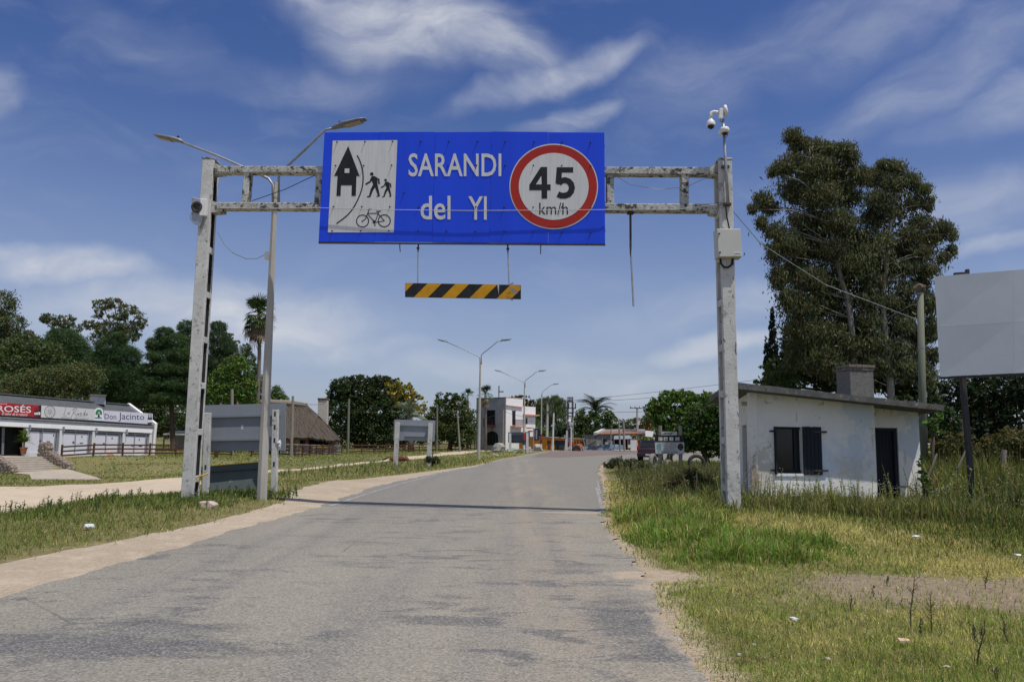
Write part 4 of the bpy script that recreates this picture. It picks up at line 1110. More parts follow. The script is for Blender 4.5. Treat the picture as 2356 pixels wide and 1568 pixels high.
def head(r, a, b, k):
    d = (b - a); L = d.length; d.normalize(); side = d.cross(Vector((0, 0, 1))).normalized(); up = side.cross(d)
    mb = MB(); secs = [(-.05, .05, .045, -.02), (.10, .09, .07, 0), (.35, .14, .085, 0), (.8, .14, .06, 0), (1.0, .08, .03, .01)]
    vs = []; fs = []; n = 8
    for t, w_, h_, dz in secs:
        c = a + d * (L * t) + up * dz
        for j in range(n):
            th = 2 * math.pi * j / n
            vs.append(c + side * (w_ * k * math.cos(th)) + up * (h_ * k * (math.sin(th) if math.sin(th) > 0 else .45 * math.sin(th)) ))
    for i in range(len(secs) - 1):
        for j in range(n): fs.append((i * n + j, i * n + (j + 1) % n, (i + 1) * n + (j + 1) % n, (i + 1) * n + j))
    fs += [tuple(range(n)), tuple((len(secs) - 1) * n + j for j in range(n))]
    mb.add(vs, fs); h = mb.build('lamp_head', pm('lamp_housing', (.22, .23, .24), (.18, .19, .20), 6, rough=.5, metal=.3, bump=0), r, smooth=True)
    mb = MB(); m0, m1 = a + d * (L * .38) - up * .045 * k, a + d * (L * .86) - up * .034 * k
    mb.bar(m0, m1, .19 * k, .014, up=up); mb.build('lens', LEDM, h)
    mb = MB(); mb.lathe([(.03 * k, 0), (.03 * k, .05 * k)], a + d * (L * .2) + up * .07 * k, 8, up); mb.build('photocell', DKSTEEL, h)
lamp(L1, 1.0, label='tall twin-armed street lamp right behind the gantry column', sway=LX)
for (u, v, H_px, Y, arms, rings, lab) in ((1101, 1050, 228, 56, (1, 1), False, 'twin-armed street lamp beside the road before the white house'),
                                       (1205, 1035, 155, 81, (1, 1), True, 'twin-armed street lamp with red, blue and white bands'),
                                       (1245, 1030, 125, 100, (0, 1), True, 'single-armed street lamp with a red and blue banded foot')):
    p = ong(u, Y); top = at(u - 2, v - H_px, Y)
    lamp(p, (top.z - p.z) / LH, arms, rings, lab, 0.0)
p = at(596 + 0, 612, 18.2); p = at(*zl(990, 1085), 18.15)
jb = MB(); jb.box(p.x - .05, p.x + .05, p.y - .05, p.y + .05, p.z - .09, p.z + .10)
tag(jb.build('junction_box', WPLAST, bevel=.01, base=p), 'small white junction box halfway up the nearest lamp post', 'junction box')
wire('cable', [at(*zl(645, 920), 17.6), at(*zl(690, 1000), 17.75), at(*zl(750, 1065), 17.9), at(*zl(840, 1105), 18.0), at(*zl(920, 1105), 18.1), at(*zl(985, 1072), 18.15)], .008, WIREG, 'pale cable sagging from gantry column to lamp post box')
for u0, z_ in ((1, 0),):
    pass

# ------------------------------------------------------------------ sign boards seen from behind
def tall_post(p, q, w_, d_, mat, parent, holes=()):
    mb = MB(); mb.bar(p, q, w_, d_, up=(0, 1, 0)); o = mb.build('post', mat, parent, bevel=.008)
    for t in holes:
        c = p.lerp(q, t); m = MB(); m.box(c.x - w_ * .16, c.x + w_ * .16, c.y - d_ / 2 - .004, c.y - d_ / 2 + .01, c.z - .06, c.z + .06); m.build('slot', DKSTEEL, o)
zb = Z(700, 1500, 3.136)
ad1 = thing('sign_board', 'large grey sign board seen from behind on two white posts near the gantry', 'sign board', ong(560, 20.6), 0, 'grey sign boards turned away from the camera')
Yb = 20.75
BP = Plane(at(*zb(390, 945), Yb), at(*zb(1392, 945), Yb - .1), at(*zb(1000, 350), Yb))
mb = MB(); BP.slab(mb, [zb(290, 378), zb(1392, 350), zb(1385, 945), zb(270, 948)], -.03, 0); mb.build('board', BOARDG, ad1, bevel=.003)
for ya, yb_ in ((522, 500), (812, 800)):
    mb = MB(); mb.bar(BP.pt(zb(290, ya + 5), .04), BP.pt(zb(1325, yb_), .04), .07, .045); mb.build('rail', BOARDG, ad1)
mb = MB(); BP.quad(mb, rectq(828, 622, 858, 682, zb), .004); st = mb.build('sticker', pm('faded_sticker', (.42, .44, .46), (.36, .38, .40), 30, bump=0), ad1)
for (x0, x1, x2, x3, yt, yb_) in ((385, 440, 395, 425, 470, 1400), (1226, 1302, 1215, 1285, 432, 1375)):
    a = at(*zb((x2 + x3) / 2 - (18 if x0 < 400 else 0), yb_), 20.45); b = at(*zb((x0 + x1) / 2, yt), 20.45); a.z = gz(a.x, a.y) - .1
    tall_post(a, b, (x1 - x0) / zb(1, 0)[0] * 0 + .15, .13, POSTW, ad1, (.95, .80, .65, .38) if x0 > 1000 else (.36,))
mb = MB(); p = at(*zb(1308, 870), 20.4); mb.blob(p, (.05, .05, .12), 7, 5, .3); tag(mb.build('plastic_bag', LITTERM, base=p), 'scrap of white plastic caught on the white sign post', 'plastic bag')
ad0 = thing('sign_board', 'dark board with yellow top edge lying on the grass under the grey sign', 'sign board', ong(535, 21.0))
DP = Plane(at(*zb(430, 1400), 20.9), at(*zb(1030, 1350), 20.8), at(*zb(430, 1140), 21.15))
mb = MB(); DP.slab(mb, [zb(330, 1150), zb(1060, 1090), zb(1060, 1420), zb(330, 1450)], -.03, 0); mb.build('board', BOARDGR, ad0)
mb = MB(); DP.slab(mb, [zb(330, 1143), zb(1060, 1083), zb(1060, 1091), zb(330, 1151)], -.035, .012); mb.build('edge_strip', YELP, ad0)
mb = MB(); mb.bar(DP.pt(zb(330, 1215), .03), DP.pt(zb(1060, 1165), .03), .05, .04); mb.build('rail', BOARDGR, ad0)
mb = MB(); DP.quad(mb, [zb(672, 1295), zb(715, 1292), zb(722, 1352), zb(680, 1352)], .004); mb.build('sticker', pm('dark_sticker', (.16, .17, .17), (.05, .05, .05), 40, bump=0), ad0)
zb2 = Z(1250, 1450, 3.485)
ad2 = thing('sign_board', 'pale grey sign board on two leaning white posts beside the horse', 'sign board', ong(950, 44), 0, 'grey sign boards turned away from the camera')
B2 = Plane(at(*zb2(1130, 1080), 44.3), at(*zb2(1700, 1095), 44.0), at(*zb2(1140, 790), 44.3))
BOARD2 = pm('pale_grey_sign_back', (.28, .305, .335), (.255, .28, .31), 2, rough=.6, bump=.03)
mb = MB(); B2.slab(mb, [zb2(1140, 790), zb2(1713, 803), zb2(1697, 1096), zb2(1128, 1080)], -.04, 0); mb.build('board', BOARD2, ad2)
for a in ((1200, 868, 1675, 882), (1290, 1020, 1665, 1028)):
    mb = MB(); mb.bar(B2.pt(zb2(a[0], a[1]), .04), B2.pt(zb2(a[2], a[3]), .04), .06, .05); mb.build('rail', BOARD2, ad2)
for (xb_, yb_, xt, yt) in ((1155, 1400, 1188, 828), (1620, 1370, 1647, 842)):
    a = at(*zb2(xb_, yb_), 43.9); b = at(*zb2(xt, yt), 43.9); a.z = gz(a.x, a.y) - .1
    tall_post(a, b, .24, .2, POSTW, ad2)
zw = Z(1850, 1500, 4.6125)
ad3 = thing('sign_board', 'dark grey sign board on white posts in front of the white house', 'sign board', ong(1190, 83), 0, 'grey sign boards turned away from the camera')
B3 = Plane(at(*zw(842, 1245), 83.5), at(*zw(1240, 1250), 83.0), at(*zw(842, 1048), 83.5))
mb = MB(); B3.slab(mb, [zw(842, 1050), zw(1243, 1043), zw(1237, 1252), zw(840, 1243)], -.05, 0); mb.build('board', BOARDD, ad3)
for y in (1100, 1195):
    mb = MB(); mb.bar(B3.pt(zw(885, y), .05), B3.pt(zw(1200, y - 3), .05), .08, .06); mb.build('rail', BOARDD, ad3)
for (x, yb_, yt) in ((879, 1440, 1070), (1196, 1400, 1063)):
    a = at(*zw(x, yb_), 83); b = at(*zw(x - 2, yt), 83); a.z = gz(a.x, a.y) - .1
    tall_post(a, b, .26, .22, WHITE, ad3)
# ------------------------------------------------------------------ concrete hut
def lp(p, q, t): return Vector(p).lerp(Vector(q), t)
C0 = Vector((5.64, 18.5, 0)); HT = Vector((.987, .16, 0)); HE = Vector((.16, .987, 0)); HN = Vector((.16, -.987, 0))
hz0 = .0
F1 = C0 + HT * 3.2; D0 = F1 + HE * .55; D1 = D0 + HT * 1.40
BL_ = C0 + HE * 3.5; BR_ = D1 + HE * 3.0
ztop = lambda p: 2.70 - .077 * (Vector(p) - C0).dot(HT)          # soffit falls towards the door end
hut = thing('hut', 'small abandoned white concrete hut with sloping slab roof and dark shutters', 'hut', C0)
def wallseg(a, b, name='wall', hole=None, th=.15):
    """one wall, outer face on a-b; hole = (s0, s1, z0, z1)"""
    a = Vector(a); b = Vector(b); d = (b - a); L = d.length; d.normalize()
    n = Vector((d.y, -d.x, 0))
    mb = MB()
    P_ = lambda s, z: a + d * s + Vector((0, 0, z))
    za, zb_ = ztop(a), ztop(b)
    zt = lambda s: za + (zb_ - za) * s / L - .002
    cells = [(0, L, -.3, None)] if hole is None else [(0, hole[0], -.3, None), (hole[1], L, -.3, None), (hole[0], hole[1], -.3, hole[2]), (hole[0], hole[1], hole[3], None)]
    for s0, s1, z0, z1 in cells:
        q = [P_(s0, z0), P_(s1, z0), P_(s1, z1 if z1 is not None else zt(s1)), P_(s0, z1 if z1 is not None else zt(s0))]
        mb.prism(q, -n * th)
    o = mb.build(name, PLASTER, hut)
    return o, P_, n
zh = Z(2500, 1350, 1.476)
FP = Plane(C0, F1, C0 + Vector((0, 0, 2)))
def sz(pl, a, d, uv):
    p = pl.pt(uv); return (p - a).dot(d), p.z
s0, zt_ = sz(FP, C0, HT, zh(884, 524)); s1, _ = sz(FP, C0, HT, zh(1042, 524)); _, zb_ = sz(FP, C0, HT, zh(890, 800))
fw, FPt, fn = wallseg(C0, F1, hole=(s0, s1, zb_, zt_))
DPl = Plane(D0, D1, D0 + Vector((0, 0, 2)))
ds0, dzt = sz(DPl, D0, HT, zh(1475, 530)); ds1, _ = sz(DPl, D0, HT, zh(1608, 530))
dw, DPt, dn = wallseg(D0, D1, hole=(max(.02, ds0), ds1, .0, dzt))
wallseg(F1 - HT * .0, D0 + HE * .1)
lw, LPt, ln_ = wallseg(BL_, C0, hole=(3.5 - 1.55, 3.5 - .72, -.1, 1.95))
wallseg(D1, BR_); wallseg(BR_, BL_)
# doorway on the side facing the road: a plank door set deep in the opening
for i in range(5):
    mb = MB(); a = LPt(3.5 - 1.54 + i * .162, 0) - ln_ * .10; b = LPt(3.5 - 1.54 + i * .162 + .157, 0) - ln_ * .10
    mb.prism([a + Vector((0, 0, -.05)), b + Vector((0, 0, -.05)), b + Vector((0, 0, 1.93)), a + Vector((0, 0, 1.93))], ln_ * -.03); mb.build('door_plank', BLUEWOOD, lw)
# window
win = MB(); win.prism([FPt(s0 + .001, zb_ + .001) - fn * .12, FPt(s1 - .001, zb_ + .001) - fn * .12, FPt(s1 - .001, zt_) - fn * .12, FPt(s0 + .001, zt_) - fn * .12], fn * -.01)
wn_ = win.build('window', GLASSD, hut)
fr = .055
for (a, b, c, d) in ((s0, s0 + fr, zb_, zt_), (s1 - .16, s1 - .10, zb_, zt_), (s0, s1, zt_ - fr, zt_), (s0, s1, zb_, zb_ + fr * 1.4)):
    mb = MB(); mb.prism([FPt(a, c) - fn * .08, FPt(b, c) - fn * .08, FPt(b, d) - fn * .08, FPt(a, d) - fn * .08], fn * -.04); mb.build('frame', BLUEWOOD, wn_)
mb = MB(); mb.prism([FPt(s0 - .02, zb_ - .06) + fn * .03, FPt(s1 + .02, zb_ - .06) + fn * .03, FPt(s1 + .02, zb_) + fn * .03, FPt(s0 - .02, zb_) + fn * .03], fn * -.12); mb.build('sill', PLASTER, wn_)
# shutters of vertical boards: one folded back against the wall, one edge-on at the other jamb
xs1, _ = sz(FP, C0, HT, zh(1156, 600))
sh = thing('tmp', 'x', 'x')
bpy.data.objects.remove(sh)
npl = 5; wd = (xs1 - s1) / npl
shut = MB(); shut.prism([FPt(s1 + .02, zt_ - .2) + fn * .012, FPt(xs1 - .02, zt_ - .2) + fn * .012, FPt(xs1 - .02, zt_ - .1) + fn * .012, FPt(s1 + .02, zt_ - .1) + fn * .012], fn * -.008)
so = shut.build('shutter', BLUEWOOD, hut)
for i in range(npl):
    mb = MB(); a, b = s1 + i * wd + .003, s1 + (i + 1) * wd - .004; j = (.0, .004, -.003, .003, 0)[i]
    mb.prism([FPt(a, zb_ - .03 + j) + fn * .045, FPt(b, zb_ - .03 + j) + fn * .045, FPt(b, zt_ + .01 + j) + fn * .045, FPt(a, zt_ + .01 + j) + fn * .045], fn * -.03); mb.build('plank', BLUEWOOD, so, bevel=.004)
mb = MB(); mb.prism([FPt(s0 - .03, zb_ - .02) + fn * .07, FPt(s0 - .03, zt_) + fn * .07, FPt(s0 - .03, zt_) + fn * .002, FPt(s0 - .03, zb_ - .02) + fn * .002], HT * .035); mb.build('shutter', BLUEWOOD, hut)
for z_ in (zt_ - .13, zb_ + .05):
    for (a, b, off) in ((s0 - .14, s0 - .0, .02), (xs1 - .22, xs1 + .13, .062)):
        mb = MB(); mb.prism([FPt(a, z_) + fn * off, FPt(b, z_) + fn * off, FPt(b, z_ + .045) + fn * off, FPt(a, z_ + .045) + fn * off], fn * -.012); mb.build('hinge', DKSTEEL, hut)
# door of boards behind its frame
do = MB(); do.prism([DPt(max(.03, ds0), 0) - dn * .14, DPt(ds1 - .01, 0) - dn * .14, DPt(ds1 - .01, dzt - .01) - dn * .14, DPt(max(.03, ds0), dzt - .01) - dn * .14], dn * -.03)
doo = do.build('door', DARKIN, hut)
n_ = 6; a0, b0 = max(.03, ds0), ds1 - .09
for i in range(n_):
    mb = MB(); a, b = a0 + (b0 - a0) * i / n_ + .003, a0 + (b0 - a0) * (i + 1) / n_ - .003
    mb.prism([DPt(a, 0) - dn * .11, DPt(b, 0) - dn * .11, DPt(b, dzt - .09) - dn * .11, DPt(a, dzt - .09) - dn * .11], dn * -.025); mb.build('plank', BLUEWOOD, doo, bevel=.003)
mb = MB(); mb.prism([DPt(ds1 - .085, 0) - dn * .03, DPt(ds1 - .004, 0) - dn * .03, DPt(ds1 - .004, dzt - .004) - dn * .03, DPt(ds1 - .085, dzt - .004) - dn * .03], dn * -.1); mb.build('frame', BLUEWOOD, doo)
mb = MB(); mb.prism([DPt(a0, dzt - .085) - dn * .03, DPt(ds1 - .087, dzt - .085) - dn * .03, DPt(ds1 - .087, dzt - .004) - dn * .03, DPt(a0, dzt - .004) - dn * .03], dn * -.1); mb.build('frame', BLUEWOOD, doo)
# slab roof
RA, RB = Vector((4.94, 17.85, 0)), Vector((10.34, 18.72, 0))
RC, RD = Vector((11.1, 23.3, 0)), Vector((5.74, 22.7, 0))
mb = MB(); top = []; 
zr_ = lambda p: ztop(p) + .14
n = 14
for i in range(n + 1):
    t = i / n
    for (a, b) in ((RA, RB), (RD, RC)):
        p = a.lerp(b, t); jj = .008 * math.sin(i * 2.7)
        mb.v.append(Vector((p.x, p.y, zr_(p) + jj))); mb.v.append(Vector((p.x, p.y, ztop(p) + .0)))
for i in range(n):
    b = i * 4; c = b + 4
    mb.f += [(b, c, c + 2, b + 2), (b + 1, b + 3, c + 3, c + 1), (b, b + 1, c + 1, c), (b + 2, c + 2, c + 3, b + 3)]
mb.f += [(0, 2, 3, 1), (n * 4, n * 4 + 1, n * 4 + 3, n * 4 + 2)]
roof = mb.build('roof', ROOFCON, hut)
# chimney: rough-cast stack with a course of bricks on top
CP = Plane(C0 + HE * 1.3, F1 + HE * 1.3, C0 + HE * 1.3 + Vector((0, 0, 2)))
c_l = CP.pt(zh(1332, 345)); c_r = CP.pt(zh(1473, 360)); ct = CP.pt(zh(1470, 195))
cw = (c_r - c_l).length; ch0 = ztop(c_l) + .1
mb = MB(Matrix.Translation(c_l) @ Matrix.Rotation(math.atan2(HT.y, HT.x), 4, 'Z')); mb.box(0, cw, 0, .62, ch0 - c_l.z, ct.z - c_l.z); chm = mb.build('chimney', ROUGHC, roof, bevel=.012)
tz = ct.z - c_l.z
for lay in range(2):
    nb = 4
    for side in range(4):
        for i in range(nb):
            j = random.uniform(-.006, .006)
            off = .5 * lay / nb
            L_ = cw if side % 2 == 0 else .62
            a, b = (i) / nb * L_ + .006, (i + 1) / nb * L_ - .006
            mb = MB(Matrix.Translation(c_l) @ Matrix.Rotation(math.atan2(HT.y, HT.x), 4, 'Z'))
            o = .02 + .015 * lay + j; z0 = tz + .006 + lay * .075; z1 = z0 + .066 + j
            if side == 0: mb.box(a - o * (i == 0), b + o * (i == nb - 1), -o, .10, z0, z1)
            elif side == 2: mb.box(a, b, .52, .62 + o, z0, z1)
            elif side == 1: mb.box(cw - .10, cw + o, max(a, .103), min(b, .517), z0, z1)
            else: mb.box(-o, .10, max(a, .103), min(b, .517), z0, z1)
            if min(b, .517) > max(a, .103): mb.build('brick', BRICK, chm)
mb = MB(); p = at(*zh(672, 362), 18.9)
mb.tube([C0 + HE * .3 + Vector((-.02, 0, 2.45)), C0 + HE * .3 + Vector((-.16, 0, 2.44))], .05, 8); mb.build('spout', CONC, hut)
# debris leaning by the door and tub in the weeds
pipe = MB(); pipe.tube([D0 + HN * .35 + HT * .02 + Vector((0, 0, .25)), D0 + HN * .30 + HT * .25 + Vector((0, 0, .52)), D0 + HN * .2 + HT * .9 + Vector((0, 0, .5)), D0 + HN * .45 + HT * 1.25 + Vector((0, 0, .15))], .018, 6)
tag(pipe.build('bent_pipe', pm('rusty_pipe', (.14, .06, .035), (.09, .04, .03), 8), base=D0 + HN * .3), 'bent rusty pipe leaning in the hut doorway', 'pipe')
tub = MB(); tp = C0 + HT * 1.3 + HN * .7
tp.z = gz(tp.x, tp.y)
tub.hexa([tp + Vector(q) for q in ((-.75, -.25, 0), (.75, -.2, 0), (.82, -.25, .26), (-.82, -.3, .26))], [tp + Vector(q) for q in ((-.75, .2, 0), (.75, .25, 0), (.82, .3, .26), (-.82, .25, .26))])
tag(tub.build('trough', pm('pale_blue_trough', (.25, .31, .34), (.2, .25, .28), 3), base=tp), 'pale blue trough half hidden in weeds under the hut window', 'trough')

# ------------------------------------------------------------------ billboard, pole, fence stakes on the right
def bb(u, v, Y): return at(u, v, Y)
bT0, bB0 = at(2150, 636, 16.9), at(2163, 866, 17.0)
bT1, bB1 = at(2360, 619, 16.3), at(2358, 857, 16.4)
ext = 1.9
bT1 = bT0 + (bT1 - bT0) * ext; bB1 = bB0 + (bB1 - bB0) * ext
bill = thing('billboard', 'blank weathered white billboard on a dark steel post beside the hut', 'billboard', ong(2240, 17.1))
nrm = (bB1 - bB0).cross(bT0 - bB0).normalized()
if nrm.y > 0: nrm = -nrm
for (i, j) in ((0, 0), (1, 0), (0, 1), (1, 1)):
    S = lambda a, b: (bB0.lerp(bB1, a)).lerp(bT0.lerp(bT1, a), b)
    a0, a1 = (0, .46) if i == 0 else (.4603, 1); b0, b1 = (0, .49) if j == 0 else (.4905, 1)
    o = .0006 * (i + j)
    mb = MB(); mb.prism([S(a0, b0) + nrm * o, S(a1, b0) + nrm * o, S(a1, b1) + nrm * o, S(a0, b1) + nrm * o], -nrm * .02); mb.build('panel', BOARDB, bill)
for t in (.06, .49, .94):
    mb = MB(); mb.bar(bB0.lerp(bT0, t) - nrm * .06, bB1.lerp(bT1, t) - nrm * .06, .06, .06); mb.build('rail', DKSTEEL, bill)
mb = MB(); mb.bar(bB0 - nrm * .05 - Vector((0, 0, .03)), bB1 - nrm * .05 - Vector((0, 0, .03)), .07, .05); mb.build('rail', DKSTEEL, bill)
for (u, du) in ((2240, 0), (2450, 0)):
    a = at(u, 1150, 17.15); a.z = gz(a.x, a.y) - .1; b = at(u - 26 * (u / 2240), 866, 17.15)
    b2 = a.lerp(b, 1.62)
    mb = MB(); mb.bar(a, b2, .105, .105, up=(0, 1, 0)); mb.build('post', DKSTEEL, bill, bevel=.01)
zq = Z(3600, 1050, 1.568)
p = at(*zq(392, 68), 16.95); mb = MB(); mb.prism([p + Vector(q) for q in ((-.16, 0, -.06), (.16, 0, -.03), (.16, 0, .10), (.10, 0, .10), (.10, 0, .04), (-.16, 0, .02))], (0, .08, 0)); mb.build('bracket', DKSTEEL, bill)
pole_b = ong(2127, 25); pole_t = at(2117, 672, 25)
up_ = thing('utility_pole', 'tall greenish treated wooden pole behind the hut with a bird nest on top', 'utility pole', pole_b)
mb = MB(); mb.tube([pole_b - Vector((0, 0, .2)), pole_b.lerp(pole_t, .5), pole_t], [.125, .112, .098], 12); mb.build('pole', GREENPOLE, up_, smooth=True)
for y in (195, 530, 540):
    c = at(*zq(135, y), 25); t_ = (c.z - pole_b.z) / (pole_t.z - pole_b.z); c = pole_b.lerp(pole_t, t_)
    mb = MB(); mb.lathe([(.127 - .025 * t_, -.012), (.127 - .025 * t_, .012)], c, 12); mb.build('wire_band', GALV, up_)
nest = MB(); nest.blob(pole_t + Vector((.02, 0, .13)), (.19, .18, .16), 9, 6, .22, 5)
tag(nest.build('bird_nest', pm('mud_nest', (.16, .12, .085), (.11, .08, .06), 6, bump=.8), base=pole_t), 'brown mud nest sitting on the wooden pole by the billboard', 'bird nest')
wire('cable', [at(1683, 482, 15.7), at(1750, 560, 18.6), at(1900, 655, 21.5), at(2110, 735, 24.9)], .009, WIREG, 'thin cable from the gantry column to the wooden pole behind the hut')
for (xa, ya, xb, yb_, w_, lab) in ((197, 1290, 232, 1197, .05, 'thin pale fence stake leaning just right of the wooden pole'), (380, 1250, 415, 1172, .05, 'thin fence stake leaning beside the black billboard post'), (640, 1335, 652, 1172, .14, 'thick grey weathered fence post in the weeds under the billboard')):
    Y = 21.5
    a = at(*zq(xa, ya), Y); b = at(*zq(xb, yb_), Y); d = a - b; a = a + d * .5
    mb = MB(); mb.tube([a, b], [w_ * .62, w_ * .5], 7); tag(mb.build('fence_stake', OLDWOOD, base=a), lab, 'fence post', 'old fence stakes among the weeds')
a = at(*zq(395, 720), 26); b = at(*zq(393, 935), 26); b.z = gz(b.x, b.y); a = b + (a - b) * 1.02
mb = MB(); mb.tube([b, a], [.07, .06], 8); tag(mb.build('stake', pm('pale_stake', (.42, .38, .34), (.34, .31, .27), 4), base=b), 'slim pale post standing before the dark trees under the billboard', 'post')

# ------------------------------------------------------------------ restaurant
zr = Z(0, 1500, 3.409)
RB0, RB1, RE0 = at(0, 1049, 59.0), at(347, 1051.8, 71.3), at(0, 956.5, 59.0)
RP = Plane(RB0, RB1, RE0)
rt = (RB1 - RB0).normalized(); rn = RP.n
rest = thing('restaurant', 'long white roadside restaurant with grey metal roof and curtained glass doors', 'restaurant', RP.pt(zr(1000, 1110)))
def rs(q, o0, o1, mat, name, parent=None, bevel=0):
    mb = MB(); RP.slab(mb, [zr(*p) for p in q], o0, o1); return mb.build(name, mat, parent or rest, bevel=bevel)
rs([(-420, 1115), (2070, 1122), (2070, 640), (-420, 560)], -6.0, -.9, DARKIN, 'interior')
rs([(-420, 546 + 30), (2078, 688), (2078, 738), (-420, 625 - 10)], -.3, .06, PILLAR, 'fascia')
rs([(-420, 612), (2076, 735), (2062, 790), (-420, 672)], -.3, .10, FACADE, 'lintel')
for a, b, yt, yb_ in ((330, 398, 700, 1102), (790, 856, 722, 1110), (1237, 1300, 742, 1114), (1652, 1706, 762, 1118), (2015, 2066, 780, 1122), (-180, -100, 676, 1098)):
    rs([(a + 25, yt), (b + 5, yt + 3), (b - 18 if b < 900 else b - 10, yb_), (a - 3, yb_)], -.3, .05, PILLAR, 'pillar', bevel=.01)
    rs([(a + 52, yt - 22), (a + 70, yt - 20), (a + 68, yt + 48), (a + 50, yt + 46)], .05, .22, GALV, 'wall_lamp') if a > 0 and a < 2000 else None
rs([(330, 1050), (2066, 1078), (2066, 1122), (330, 1104)], -.3, .02, PILLAR, 'plinth')
CURT = pm('lace_curtain', (.62, .62, .66), (.52, .52, .56), 14, rough=.35, bump=0, spec=.6, spots=[((.70, .70, .73), 26, .54)], stretch=(1, 1, .8))
DKCURT = pm('dark_curtain', (.10, .095, .105), (.14, .13, .14), 5, rough=.4, bump=0)  # dark tone of the valances and hanging ornaments
for k, (a, b, a2, b2, yt, yb_, m) in enumerate(((410, 775, 385, 745, 727, 1050, 590), (868, 1222, 850, 1198, 748, 1062, 1042), (1306, 1634, 1292, 1612, 768, 1070, 1458), (1712, 2004, 1700, 1985, 788, 1076, 1847))):
    dy = 20
    wnd = rs([(a, yt + 6), (b, yt + dy), (b2, yb_ + 10), (a2, yb_)], -.16, -.10, CURT, 'window')
    for (x0, x1, x2, x3) in ((a - 4, a + 6, a2 - 4, a2 + 6), (b - 10, b + 4, b2 - 10, b2 + 4), (m - 6, m + 8, m - 24, m - 12), (b + 16, b + 26, b2 + 14, b2 + 24)):
        rs([(x0, yt), (x1, yt), (x3, yb_ + 8), (x2, yb_ + 8)], -.14, -.05, GALV, 'frame', wnd)
    rs([(a - 6, yt - 2), (b + 26, yt + dy - 6), (b + 26, yt + dy + 3), (a - 6, yt + 8)], -.14, -.045, GALV, 'frame', wnd)
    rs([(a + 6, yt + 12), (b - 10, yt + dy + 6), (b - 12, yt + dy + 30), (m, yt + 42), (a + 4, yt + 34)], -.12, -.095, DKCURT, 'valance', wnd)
    rs([(m - 40, yt + 20), (m - 8, yt + 20), (m - 30, yb_ - 10), (m - 44, yb_ - 10)], -.12, -.096, pm('curtain_gap', (.22, .21, .22), (.3, .29, .30), 6, rough=.4, bump=0), 'curtain_gap', wnd) if k == 0 else None
    cx, cy = m - 32, yt + 165
    mb = MB(); disc(RP, mb, cx, cy, 14, 16, -.085, zr, 14); lg = mb.build('sticker', REDP, wnd)
    mb = MB(); RP.quad(mb, [zr(*q) for q in [(cx - 14, cy + 4), (cx + 4, cy - 6), (cx + 14, cy - 2), (cx + 12, cy + 8), (cx, cy + 17), (cx - 11, cy + 12)]], -.08); mb.build('sticker', pm('blue_print', (.02, .05, .30), None, 3, bump=0), wnd)
    rs([(cx + 28, cy + 2), (cx + 84, cy + 4), (cx + 82, cy + 16), (cx + 26, cy + 13)], -.09, -.083, WPLAST, 'sticker', wnd)
    rs([(cx + 88, cy + 4), (cx + 134, cy + 6), (cx + 130, cy + 18), (cx + 86, cy + 16)], -.09, -.083, BLK, 'sticker', wnd)
    mb = MB(); disc(RP, mb, b - 95 if k else b - 35, yt + 88, 9, 14, -.083, zr, 8); mb.build('hanging_ornament', DKCURT, wnd)
# open bay with glazing bars
for x in (95, 112): rs([(x, 706), (x + 9, 706), (x - 2, 1080), (x - 11, 1080)], -.6, -.5, GALV, 'door_frame')
# eaves gutter, corrugated roof in one sheet of folds, ridge, gable parapet
ev0, ev1 = RP.pt(zr(-440, 540), .16), RP.pt(zr(2082, 690), .16)
rg0 = at(*zr(-440, 215), 60.2); rg1 = at(*zr(1650, 388), 74.0)
back = rn * -3.6
EV = lambda t: ev0.lerp(ev1, t)
hgt = (at(*zr(0, 270), 61.2).z - RP.pt(zr(0, 565)).z) + .42
RID = lambda t: EV(t) + back + Vector((0, 0, hgt + .02))
mb = MB(); N = 150
for i in range(N * 4 + 1):
    t = i / (N * 4); zj = (0, .07, .07, 0)[i % 4]
    a, b = EV(t), RID(t)
    mb.v += [a + Vector((0, 0, zj)), b + Vector((0, 0, zj))]
mb.f += [(2 * i, 2 * i + 2, 2 * i + 3, 2 * i + 1) for i in range(N * 4)]
roof = mb.build('roof', ROOFMET, rest)
mb = MB(); mb.bar(RID(0) + Vector((0, 0, .08)), RID(1) + Vector((0, 0, .08)), .55, .07); mb.build('ridge_cap', ROOFMET, roof)
mb = MB(); mb.bar(EV(0) - Vector((0, 0, .06)), EV(1) - Vector((0, 0, .06)), .10, .09); mb.build('gutter', GALV, roof)
mb = MB(); a, b = EV(1), RID(1)
mb.prism([a + rn * .1 + Vector((0, 0, -.2)), a + rn * .1 + Vector((0, 0, .22)), b + Vector((0, 0, .22)), b + back + Vector((0, 0, .22)) - Vector((0, 0, hgt)), b + back + Vector((0, 0, -3)) - Vector((0, 0, hgt)), a + rn * .0 + Vector((0, 0, -3))], rt * .28); mb.build('gable_wall', BLDWHITE, rest)
c = RID(.80) ; cpx = at(*zr(1340, 380), c.y)
q = [at(*zr(1240, 385), 69.5), at(*zr(1438, 400), 69.7), at(*zr(1440, 282), 69.7), at(*zr(1240, 276), 69.5)]
mb = MB(); mb.prism(q, (-.6, .9, 0)); ch_ = mb.build('chimney', pm('dirty_white_render', (.62, .62, .60), (.46, .46, .44), 3, bump=.2), roof)
q = [at(*zr(1228, 278), 69.3), at(*zr(1452, 286), 69.5), at(*zr(1452, 266), 69.5), at(*zr(1228, 256), 69.3)]
mb = MB(); mb.prism(q, (-.8, 1.2, 0)); mb.build('chimney_cap', ROUGHC, ch_)
